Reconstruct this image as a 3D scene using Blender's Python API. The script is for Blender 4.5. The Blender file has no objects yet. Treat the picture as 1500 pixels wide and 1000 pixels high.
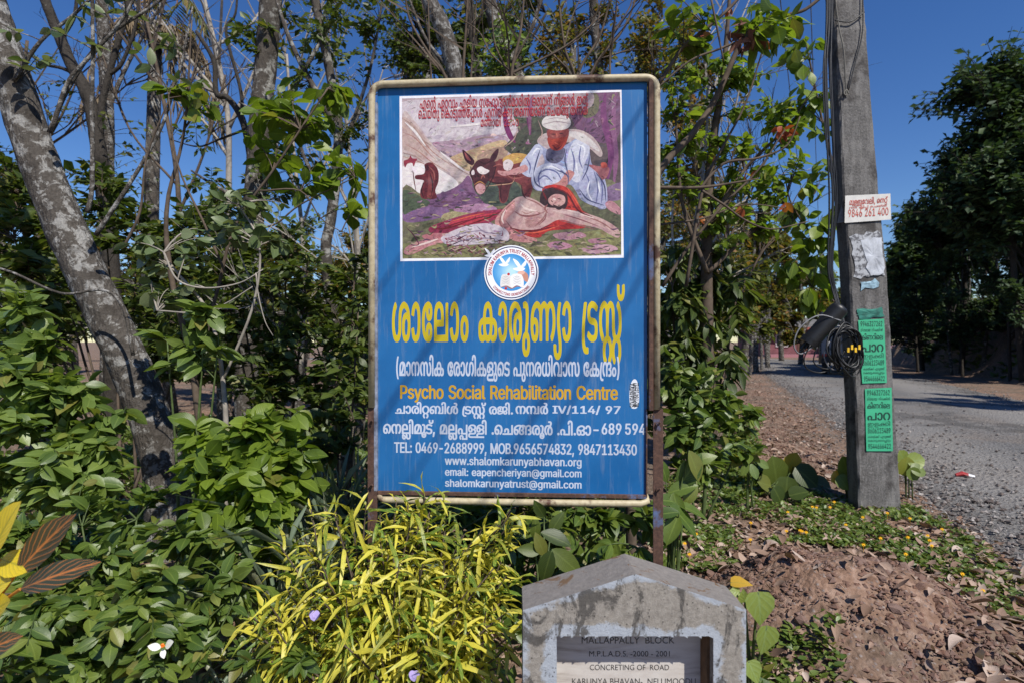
import bpy, math, random
import numpy as np
from mathutils import Vector, Matrix
random.seed(7)
rng = np.random.default_rng(11)
S = bpy.context.scene
COL = S.collection
R = math.radians
# ------------------------------------------------------------------ camera
EYE = 1.4
FPX = 1500*20/36.0
cam = bpy.data.cameras.new('camera')
cam.lens = 20; cam.sensor_width = 36; cam.clip_start = .05; cam.clip_end = 4000
cam.dof.use_dof = True; cam.dof.focus_distance = 2.4; cam.dof.aperture_fstop = 4.0
co = bpy.data.objects.new('camera', cam); COL.objects.link(co)
co.location = (0, 0, EYE); co.rotation_euler = (R(90), 0, 0)
S.camera = co
# ------------------------------------------------------------------ light
SUNV = Vector((.347, -.545, .763)).normalized()
w = bpy.data.worlds.new('World'); S.world = w; w.use_nodes = True
nt = w.node_tree; nt.nodes.clear()
sky = nt.nodes.new('ShaderNodeTexSky'); sky.sky_type = 'NISHITA'; sky.sun_disc = False
sky.sun_elevation = math.asin(SUNV.z); sky.sun_rotation = math.atan2(SUNV.x, SUNV.y)
sky.altitude = 0; sky.air_density = 1.0; sky.dust_density = .1; sky.ozone_density = 4.0
bg = nt.nodes.new('ShaderNodeBackground'); bg.inputs['Strength'].default_value = .10
wo = nt.nodes.new('ShaderNodeOutputWorld')
hs = nt.nodes.new('ShaderNodeHueSaturation'); hs.inputs['Saturation'].default_value = 1.25; hs.inputs['Hue'].default_value = .512; nt.links.new(sky.outputs[0], hs.inputs['Color']); nt.links.new(hs.outputs[0], bg.inputs[0]); nt.links.new(bg.outputs[0], wo.inputs[0])
sl = bpy.data.lights.new('sun', 'SUN'); sl.energy = 4.8; sl.angle = R(.53); sl.color = (1, .95, .87)
so = bpy.data.objects.new('sun', sl); COL.objects.link(so); so.location = (3, -5, 8)
so.rotation_euler = (-SUNV).to_track_quat('-Z', 'Y').to_euler()
S.view_settings.view_transform = 'Standard'; S.view_settings.look = 'None'
S.view_settings.exposure = 0.22; S.view_settings.gamma = 1; S.view_settings.use_curve_mapping = False
S.cycles.max_bounces = 6; S.cycles.transparent_max_bounces = 4; S.cycles.transmission_bounces = 3

# ------------------------------------------------------------------ helpers
def PX(px, py, d):
    return np.array(((px-750)/FPX*d, d, EYE-(py-500)/FPX*d))
def tag(o, label=None, cat=None, group=None, kind=None):
    if label: o['label'] = label
    if cat: o['category'] = cat
    if group: o['group'] = group
    if kind: o['kind'] = kind
    return o
def empty(name, loc, label, cat, group=None):
    o = bpy.data.objects.new(name, None); COL.objects.link(o); o.location = [float(v) for v in loc]
    o.empty_display_size = .1
    return tag(o, label, cat, group)
def srgb(h):
    if isinstance(h, str):
        h = h.lstrip('#'); h = [int(h[i:i+2], 16)/255 for i in (0, 2, 4)]
    return tuple((c/12.92 if c <= .04045 else ((c+.055)/1.055)**2.4) for c in h)
class G:
    """a growing mesh"""
    def __init__(s): s.v = []; s.f = []; s.n = 0; s.uv = []; s.c = []; s.r = []
    def add(s, V, F, uv=None, rnd=None):
        V = np.asarray(V, float); s.v.append(V)
        s.f.extend([[int(i)+s.n for i in f] for f in F]); s.n += len(V)
        return s
    def box(s, c, size, M=None):
        x, y, z = [k/2 for k in size]
        V = np.array([(a*x, b*y, e*z) for a in (-1, 1) for b in (-1, 1) for e in (-1, 1)])
        if M is not None: V = V @ np.array(M)[:3, :3].T
        V = V+np.array(c)
        return s.add(V, [(0, 1, 3, 2), (4, 6, 7, 5), (0, 4, 5, 1), (2, 3, 7, 6), (0, 2, 6, 4), (1, 5, 7, 3)])
    def tube(s, P, rad, n=8, cap=True, rough=0, flat=1.0):
        P = np.asarray(P, float); M = len(P); rad = np.broadcast_to(np.asarray(rad, float), (M,))
        T = np.gradient(P, axis=0); T /= np.linalg.norm(T, axis=1)[:, None]+1e-12
        ref = np.array((0, 0, 1.)) if abs(T[0, 2]) < .8 else np.array((0, 1., 0))
        x = np.cross(T[0], ref); x /= np.linalg.norm(x)+1e-12; XX = []
        for tt in T:
            x = x-tt*x.dot(tt); x = x/(np.linalg.norm(x)+1e-12); XX.append(x)
        X = np.array(XX); Y = np.cross(X, T)
        a = np.arange(n)/n*2*math.pi
        rr = rad[:, None]*(1+rough*rng.normal(size=(M, n))*.5) if rough else np.repeat(rad[:, None], n, 1)
        V = P[:, None, :]+rr[..., None]*(np.cos(a)[None, :, None]*X[:, None, :]+flat*np.sin(a)[None, :, None]*Y[:, None, :])
        F = [(i*n+j, i*n+(j+1) % n, (i+1)*n+(j+1) % n, (i+1)*n+j) for i in range(M-1) for j in range(n)]
        if cap: F += [tuple(range(n))[::-1], tuple((M-1)*n+j for j in range(n))]
        return s.add(V.reshape(-1, 3), F)
    def build(s, name, mat, parent=None, smooth=False, uvs=None, bevel=0, seg=2):
        me = bpy.data.meshes.new(name)
        V = np.concatenate(s.v) if s.v else np.zeros((0, 3))
        if parent is not None: V = V-np.array(parent_world(parent))
        me.from_pydata(V.tolist(), [], s.f); me.update()
        if smooth: me.polygons.foreach_set('use_smooth', [True]*len(me.polygons))
        o = bpy.data.objects.new(name, me); COL.objects.link(o)
        if mat: me.materials.append(mat)
        if parent is not None: o.parent = parent
        if bevel:
            b = o.modifiers.new('edge', 'BEVEL'); b.width = bevel; b.segments = seg; b.limit_method = 'ANGLE'
        return o
def parent_world(o):
    L = Vector((0, 0, 0))
    while o is not None: L = L+Vector(o.location); o = o.parent
    return tuple(L)
def smooth_path(P, k=6):
    P = np.asarray(P, float)
    if len(P) < 3: 
        t = np.linspace(0, 1, k+1)[:, None]; return P[0]*(1-t)+P[-1]*t
    Q = np.vstack([2*P[0]-P[1], P, 2*P[-1]-P[-2]]); out = []
    for i in range(1, len(Q)-2):
        for t in np.arange(k)/k:
            out.append(.5*((2*Q[i])+(-Q[i-1]+Q[i+1])*t+(2*Q[i-1]-5*Q[i]+4*Q[i+1]-Q[i+2])*t*t+(-Q[i-1]+3*Q[i]-3*Q[i+1]+Q[i+2])*t**3))
    out.append(P[-1]); return np.array(out)
def norm(v): return v/(np.linalg.norm(v, axis=-1, keepdims=True)+1e-12)
# value noise for geometry
_tab = rng.random((64, 64))
def vnoise(x, y):
    x = np.asarray(x, float); y = np.asarray(y, float)
    xi = np.floor(x).astype(int); yi = np.floor(y).astype(int); fx = x-xi; fy = y-yi
    fx = fx*fx*(3-2*fx); fy = fy*fy*(3-2*fy); g = lambda a, b: _tab[a % 64, b % 64]
    return (g(xi, yi)*(1-fx)+g(xi+1, yi)*fx)*(1-fy)+(g(xi, yi+1)*(1-fx)+g(xi+1, yi+1)*fx)*fy-.5
def fbm(x, y, o=4):
    r = 0; a = 1.
    for k in range(o): r = r+a*vnoise(x*2**k+17*k, y*2**k+5*k); a *= .5
    return r

# ------------------------------------------------------------------ materials
class N:
    def __init__(s, name):
        s.m = bpy.data.materials.new(name); s.m.use_nodes = True; s.t = s.m.node_tree
        s.b = s.t.nodes['Principled BSDF']; s.out = s.t.nodes['Material Output']
    def n(s, ty, **kw):
        x = s.t.nodes.new('ShaderNode'+ty)
        for k, v in kw.items():
            if k.startswith('_'): setattr(x, k[1:], v)
            else:
                key = int(k[1:]) if k[0] == 'i' and k[1:].isdigit() else k
                sock = x.inputs[key]
                if isinstance(v, bpy.types.NodeSocket): s.t.links.new(v, sock)
                else: sock.default_value = v
        return x
    def link(s, a, b): s.t.links.new(a, b)
    def co(s, kind='Object', scale=(1, 1, 1)):
        c = s.n('TexCoord'); m = s.n('Mapping', i0=c.outputs[kind]); m.inputs['Scale'].default_value = scale
        return m.outputs[0]
    def noise(s, vec, scale, detail=6, rough=.6, dist=0):
        x = s.n('TexNoise', Vector=vec, Scale=scale, Detail=detail, Roughness=rough, Distortion=dist); return x.outputs['Fac']
    def ramp(s, fac, stops, interp='LINEAR'):
        r = s.n('ValToRGB', i0=fac); e = r.color_ramp; e.interpolation = interp
        while len(e.elements) < len(stops): e.elements.new(.5)
        for el, (p, c) in zip(e.elements, stops):
            el.position = p; el.color = (*c, 1) if len(c) == 3 else c
        return r.outputs[0]
    def math(s, op, a, b=0., c=0., clamp=False):
        x = s.n('Math', _operation=op); x.use_clamp = clamp
        for i, v in enumerate((a, b, c)):
            if isinstance(v, bpy.types.NodeSocket): s.link(v, x.inputs[i])
            else: x.inputs[i].default_value = v
        return x.outputs[0]
    def mix(s, f, a, b, mode='MIX'):
        x = s.n('Mix', _data_type='RGBA', _blend_type=mode)
        for i, v in ((0, f), (6, a), (7, b)):
            if isinstance(v, bpy.types.NodeSocket): s.link(v, x.inputs[i])
            else: x.inputs[i].default_value = v if i == 0 else (*v[:3], 1)
        return x.outputs[2]
    def bump(s, h, strength=.3, dist=.01):
        b = s.n('Bump', Height=h, Strength=strength, Distance=dist); s.link(b.outputs[0], s.b.inputs['Normal']); return b
    def set(s, col=None, rough=None, spec=None, metal=None):
        for k, v in (('Base Color', col), ('Roughness', rough), ('Specular IOR Level', spec), ('Metallic', metal)):
            if v is None: continue
            if isinstance(v, bpy.types.NodeSocket): s.link(v, s.b.inputs[k])
            else: s.b.inputs[k].default_value = (*v, 1) if k == 'Base Color' else v
        return s.m
def plain(name, col, rough=.6, spec=.4, metal=0, var=.25, scale=30, bump=.15):
    k = N(name); c = k.co('Object'); f = k.noise(c, scale, 5)
    lo = tuple(max(0, x*(1-var)) for x in col); hi = tuple(min(1, x*(1+var)) for x in col)
    k.bump(f, bump, .003); return k.set(k.ramp(f, [(.3, lo), (.7, hi)]), rough, spec, metal)
def leafmat(name, cols, transl=.35, rough=.42, spec=.5, vein=.35, veincol=None, freq=34, blotch=None, under=None, tint=True):
    cols = [(c[0]*1.9, c[1]*1.32, c[2]*1.0) for c in cols]+[(.17, .16, .035)] if tint else cols
    k = N(name)
    a = k.n('Attribute', _attribute_name='rnd'); oi = k.n('ObjectInfo')
    r = k.math('FRACT', k.math('ADD', a.outputs['Fac'], oi.outputs['Random']))
    n = len(cols); n = len(cols); col = k.ramp(r, [((i/(n-2)*.9+.02) if i < n-1 else .985, c) for i, c in enumerate(cols)] if tint else [(i/(n-1)*.94+.03, c) for i, c in enumerate(cols)])
    uv = k.n('UVMap', _uv_map='UVMap'); sp = k.n('SeparateXYZ', i0=uv.outputs[0])
    au = k.math('ABSOLUTE', k.math('SUBTRACT', sp.outputs[0], .5))
    mid = k.math('SUBTRACT', 1, k.math('MULTIPLY', au, 16), clamp=True)
    sv = k.math('SINE', k.math('MULTIPLY', k.math('SUBTRACT', sp.outputs[1], k.math('MULTIPLY', au, .9)), freq*2))
    sv2 = k.math('POWER', k.math('MAXIMUM', sv, 0), 6)
    vn = k.math('MAXIMUM', mid, k.math('MULTIPLY', sv2, .7))
    vc = veincol or tuple(min(1, c*1.9+.02) for c in cols[len(cols)//2])
    if blotch:
        nz = k.noise(uv.outputs[0], blotch[1], 3)
        f = k.ramp(k.math('ADD', nz, k.math('MULTIPLY', k.math('SUBTRACT', r, .5), .3)), [(blotch[2], (0, 0, 0)), (blotch[2]+.08, (1, 1, 1))])
        col = k.mix(f, col, blotch[0])
    if vein: col = k.mix(k.math('MULTIPLY', vn, vein), col, vc)
    pos = k.n('NewGeometry'); ln = k.noise(k.co('Object'), 9, 2)
    col = k.mix(.25, col, k.mix(ln, (.2, .2, .2), (1, 1, 1)), 'SOFT_LIGHT')
    k.set(col, rough, spec)
    if vein: k.bump(sv, .12, .002)
    if transl:
        tr = k.n('BsdfTranslucent'); tc = k.mix(.55, col, (.35, .5, .02), 'MIX') if under is None else k.mix(.6, col, under)
        k.link(k.mix(1., col, (1.9, 1.9, .9), 'MULTIPLY') if under is None else tc, tr.inputs[0])
        mx = k.n('MixShader', i0=transl); k.link(k.b.outputs[0], mx.inputs[1]); k.link(tr.outputs[0], mx.inputs[2])
        k.link(mx.outputs[0], k.out.inputs[0])
    return k.m
def barkmat(name, dark, mid, light, patch=.55, scale=9, stripes=0):
    k = N(name); c = k.co('Object'); a = k.noise(c, scale, 8, .7, .4); b = k.noise(c, scale*5, 5, .7)
    fine = k.mix(b, dark, mid)
    f = k.ramp(a, [(patch-.03, (0, 0, 0)), (patch+.03, (1, 1, 1))])
    col = k.mix(f, fine, k.mix(b, tuple(x*.7 for x in light), light))
    a2 = k.noise(c, scale*.45, 4); col = k.mix(k.ramp(a2, [(.52, (0, 0, 0)), (.7, (1, 1, 1))]), col, dark)
    v = k.n('TexVoronoi', Vector=k.co('Object', (1, 1, .35)), Scale=scale*4)
    k.bump(k.math('ADD', b, v.outputs['Distance']), .6, .02); return k.set(col, .9, .2)

# ------------------------------------------------------------------ leaves
def leaf_tmpl(prof, fold=.18, curl=.25, tipcurl=0., lod=2, wave=0.):
    """unit-long leaf along +Y, prof = [(t, halfwidth)]"""
    if lod == 0:
        w = max(p[1] for p in prof); t = max(prof, key=lambda p: p[1])[0]
        z = lambda t: -curl*t*t
        V = [(0, 0, 0), (w, t, z(t)+fold*w), (0, 1, z(1)), (-w, t, z(t)+fold*w)]
        return np.array(V), [(0, 1, 2), (0, 2, 3)], np.array([(.5, 0), (1, t), (.5, 1), (0, t)])
    V = [(0, 0, 0)]; U = [(.5, 0)]
    for i, (t, w) in enumerate(prof):
        z = -curl*t*t-tipcurl*max(0, t-.6)**2*3; wz = wave*(1 if i % 2 else -1)
        V += [(-w, t, z+fold*w+wz), (0, t, z), (w, t, z+fold*w-wz)]; U += [(0, t), (.5, t), (1, t)]
    V.append((0, 1, -curl-tipcurl*.48)); U.append((.5, 1)); n = len(prof); F = [(0, 2, 1), (0, 3, 2)]
    for i in range(n-1):
        a = 1+3*i; F += [(a, a+1, a+4, a+3), (a+1, a+2, a+5, a+4)]
    a = 1+3*(n-1); F += [(a, a+1, 3*n+1), (a+1, a+2, 3*n+1)]
    return np.array(V), F, np.array(U)
def prof(w_, p_, q_, n=6): return [(t, w_*math.sin(math.pi*t**p_)**q_) for t in (.07, .2, .36, .54, .72, .88)]
OVAL = prof(.26, .9, .85)
LANCE = prof(.14, .85, .9)
OBOV = prof(.25, 1.35, .95)
STRAP = [(.1, .05), (.35, .068), (.6, .065), (.85, .045)]
HEART = [(.02, .3), (.2, .44), (.45, .42), (.75, .2)]
ROUND = [(.06, .3), (.28, .47), (.55, .48), (.82, .32)]
def rot_frames(pos, d, up, size):
    Y = norm(d); X = norm(np.cross(Y, up)); Z = np.cross(X, Y); return X, Y, Z
def foliage(name, pos, d, up, size, tmpl, mat, parent, parts=0, smooth=True, partname='leaf', rest=None, wid=1.0):
    """leaves as child objects (those that show largest) and the rest as one mesh of kind stuff"""
    tl = tmpl if isinstance(tmpl, list) else [tmpl]
    X, Y, Z = rot_frames(pos, d, up, size)
    N_ = len(pos); base = np.array(parent_world(parent)) if parent is not None else np.zeros(3)
    which = rng.integers(0, len(tl), N_)
    if parts:
        app = size/np.maximum(.3, pos[:, 1])
        sx = 750+pos[:, 0]/np.maximum(pos[:, 1], .1)*FPX; sy = 500-(pos[:, 2]-EYE)/np.maximum(pos[:, 1], .1)*FPX
        vis = (sx > -20) & (sx < 1520) & (sy > -20) & (sy < 1020)
        app = app*np.where(vis, 1, .01)-pos[:, 1]*.004
        idx = np.argsort(-app)[:parts]
        meshes = []
        for ti, (V, F, U) in enumerate(tl):
            me = bpy.data.meshes.new(partname); me.from_pydata((V*[wid, 1, 1]).tolist(), [], F); me.update()
            if smooth: me.polygons.foreach_set('use_smooth', [True]*len(me.polygons))
            ul = me.uv_layers.new(name='UVMap'); li = np.array([l.vertex_index for l in me.loops])
            ul.data.foreach_set('uv', U[li].ravel().astype(np.float32)); me.materials.append(mat); meshes.append(me)
        for i in idx:
            o = bpy.data.objects.new(partname, meshes[which[i]]); COL.objects.link(o)
            o.parent = parent; s = size[i]; p = pos[i]-base
            o.matrix_basis = Matrix(((X[i][0]*s, Y[i][0]*s, Z[i][0]*s, p[0]), (X[i][1]*s, Y[i][1]*s, Z[i][1]*s, p[1]), (X[i][2]*s, Y[i][2]*s, Z[i][2]*s, p[2]), (0, 0, 0, 1)))
        keep = np.ones(N_, bool); keep[idx] = False
        pos, X, Y, Z, size, which = pos[keep], X[keep], Y[keep], Z[keep], size[keep], which[keep]
    if len(pos) == 0: return None
    VV = []; LI = []; LS = []; UU = []; RR = []; n0 = 0
    for ti, (V, F, U) in enumerate(tl):
        m = which == ti
        if not m.any(): continue
        p, x, y, z, s = pos[m], X[m], Y[m], Z[m], size[m]; k = len(p); nv = len(V)
        W = p[:, None]+s[:, None, None]*(V[None, :, 0:1]*wid*x[:, None]+V[None, :, 1:2]*y[:, None]+V[None, :, 2:3]*z[:, None])
        VV.append(W.reshape(-1, 3)-base); fl = np.concatenate([np.array(f) for f in F]); fs = np.array([len(f) for f in F])
        LI.append((fl[None]+(np.arange(k)*nv)[:, None]+n0).ravel()); LS.append(np.tile(fs, k)); UU.append(np.tile(U[fl], (k, 1)))
        RR.append(np.repeat(rng.random(k), nv)); n0 += k*nv
    VV = np.concatenate(VV); LI = np.concatenate(LI); LS = np.concatenate(LS); UU = np.concatenate(UU); RR = np.concatenate(RR)
    me = bpy.data.meshes.new(rest or name); me.vertices.add(len(VV)); me.vertices.foreach_set('co', VV.ravel().astype(np.float32))
    me.loops.add(len(LI)); me.loops.foreach_set('vertex_index', LI.astype(np.int32))
    me.polygons.add(len(LS)); st = np.concatenate([[0], np.cumsum(LS)[:-1]]); me.polygons.foreach_set('loop_start', st.astype(np.int32))
    me.polygons.foreach_set('use_smooth', np.full(len(LS), smooth))
    me.update(calc_edges=True)
    ul = me.uv_layers.new(name='UVMap'); ul.data.foreach_set('uv', UU.ravel().astype(np.float32))
    at = me.attributes.new('rnd', 'FLOAT', 'POINT'); at.data.foreach_set('value', RR.astype(np.float32))
    me.materials.append(mat)
    o = bpy.data.objects.new(rest or name, me); COL.objects.link(o)
    if parent is not None: o.parent = parent
    o['kind'] = 'stuff'
    return o
def paths(Rt, T, bow=.15, M=6, jit=.08):
    """N curved paths from roots to targets"""
    Rt = np.asarray(Rt, float); T = np.asarray(T, float); L = np.linalg.norm(T-Rt, axis=1, keepdims=True)
    mid = (Rt+T)/2+np.array((0, 0, 1.))*bow*L+rng.normal(size=T.shape)*jit*L
    t = np.linspace(0, 1, M)[None, :, None]
    return (1-t)**2*Rt[:, None]+2*t*(1-t)*mid[:, None]+t*t*T[:, None]
def tubes(g, Pth, r0, r1, n=4):
    N_, M, _ = Pth.shape; T = norm(np.gradient(Pth, axis=1)); X = norm(np.cross(T, np.array((.31, .2, .93)))); Y = np.cross(X, T)
    a = np.arange(n)/n*2*math.pi
    r = (np.asarray(r0).reshape(-1, 1)*(1-np.linspace(0, 1, M))+np.asarray(r1).reshape(-1, 1)*np.linspace(0, 1, M))
    r = np.broadcast_to(r, (N_, M))
    V = Pth[:, :, None]+r[:, :, None, None]*(np.cos(a)[None, None, :, None]*X[:, :, None]+np.sin(a)[None, None, :, None]*Y[:, :, None])
    F = []
    for q in range(N_):
        b = q*M*n
        for i in range(M-1):
            for j in range(n): F.append((b+i*n+j, b+i*n+(j+1) % n, b+(i+1)*n+(j+1) % n, b+(i+1)*n+j))
    g.add(V.reshape(-1, 3), F)
def on_twigs(Pth, K, t0=.4, size=.1, var=.3, out=.9, fwd=.6, droop=.25, face=.5, pairs=True):
    N_, M, _ = Pth.shape; t = t0+(1-t0)*((np.arange(K)//(2 if pairs else 1))+.7)/((K/(2 if pairs else 1))+.2)
    t = np.clip(t, 0, 1)*(M-1); i = np.minimum(t.astype(int), M-2); f = (t-i)[None, :, None]
    P = Pth[:, i]*(1-f)+Pth[:, i+1]*f; T = norm(Pth[:, i+1]-Pth[:, i])
    P = P.reshape(-1, 3); T = T.reshape(-1, 3); n = len(P)
    side = norm(np.cross(T, np.array((0, 0, 1.))+rng.normal(size=(N_, 1, 3)).repeat(K, 1).reshape(-1, 3)*.4))
    sg = np.tile(np.where(np.arange(K) % 2, 1., -1.), N_)[:, None]
    d = norm(T*fwd+side*sg*out+rng.normal(size=(n, 3))*.25+np.array((0, 0, -droop)))
    up = norm(np.array((0, 0, 1.))+rng.normal(size=(n, 3))*face+SUN*.25)
    s = size*(1+var*rng.normal(size=n)).clip(.35, 1.8)
    return P, d, up, s
SUN = np.array(SUNV)
def blob(c, rad, n, clump=0, shell=.45):
    c = np.asarray(c, float); rad = np.broadcast_to(np.asarray(rad, float), (3,))
    if clump:
        u = norm(rng.normal(size=(clump, 3)))*rng.uniform(.45, 1, (clump, 1)); k = rng.integers(0, clump, n)
        p = u[k]+rng.normal(size=(n, 3))*.17
    else: p = norm(rng.normal(size=(n, 3)))*(shell+(1-shell)*rng.random((n, 1)))**.6
    return c+p*rad
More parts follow.
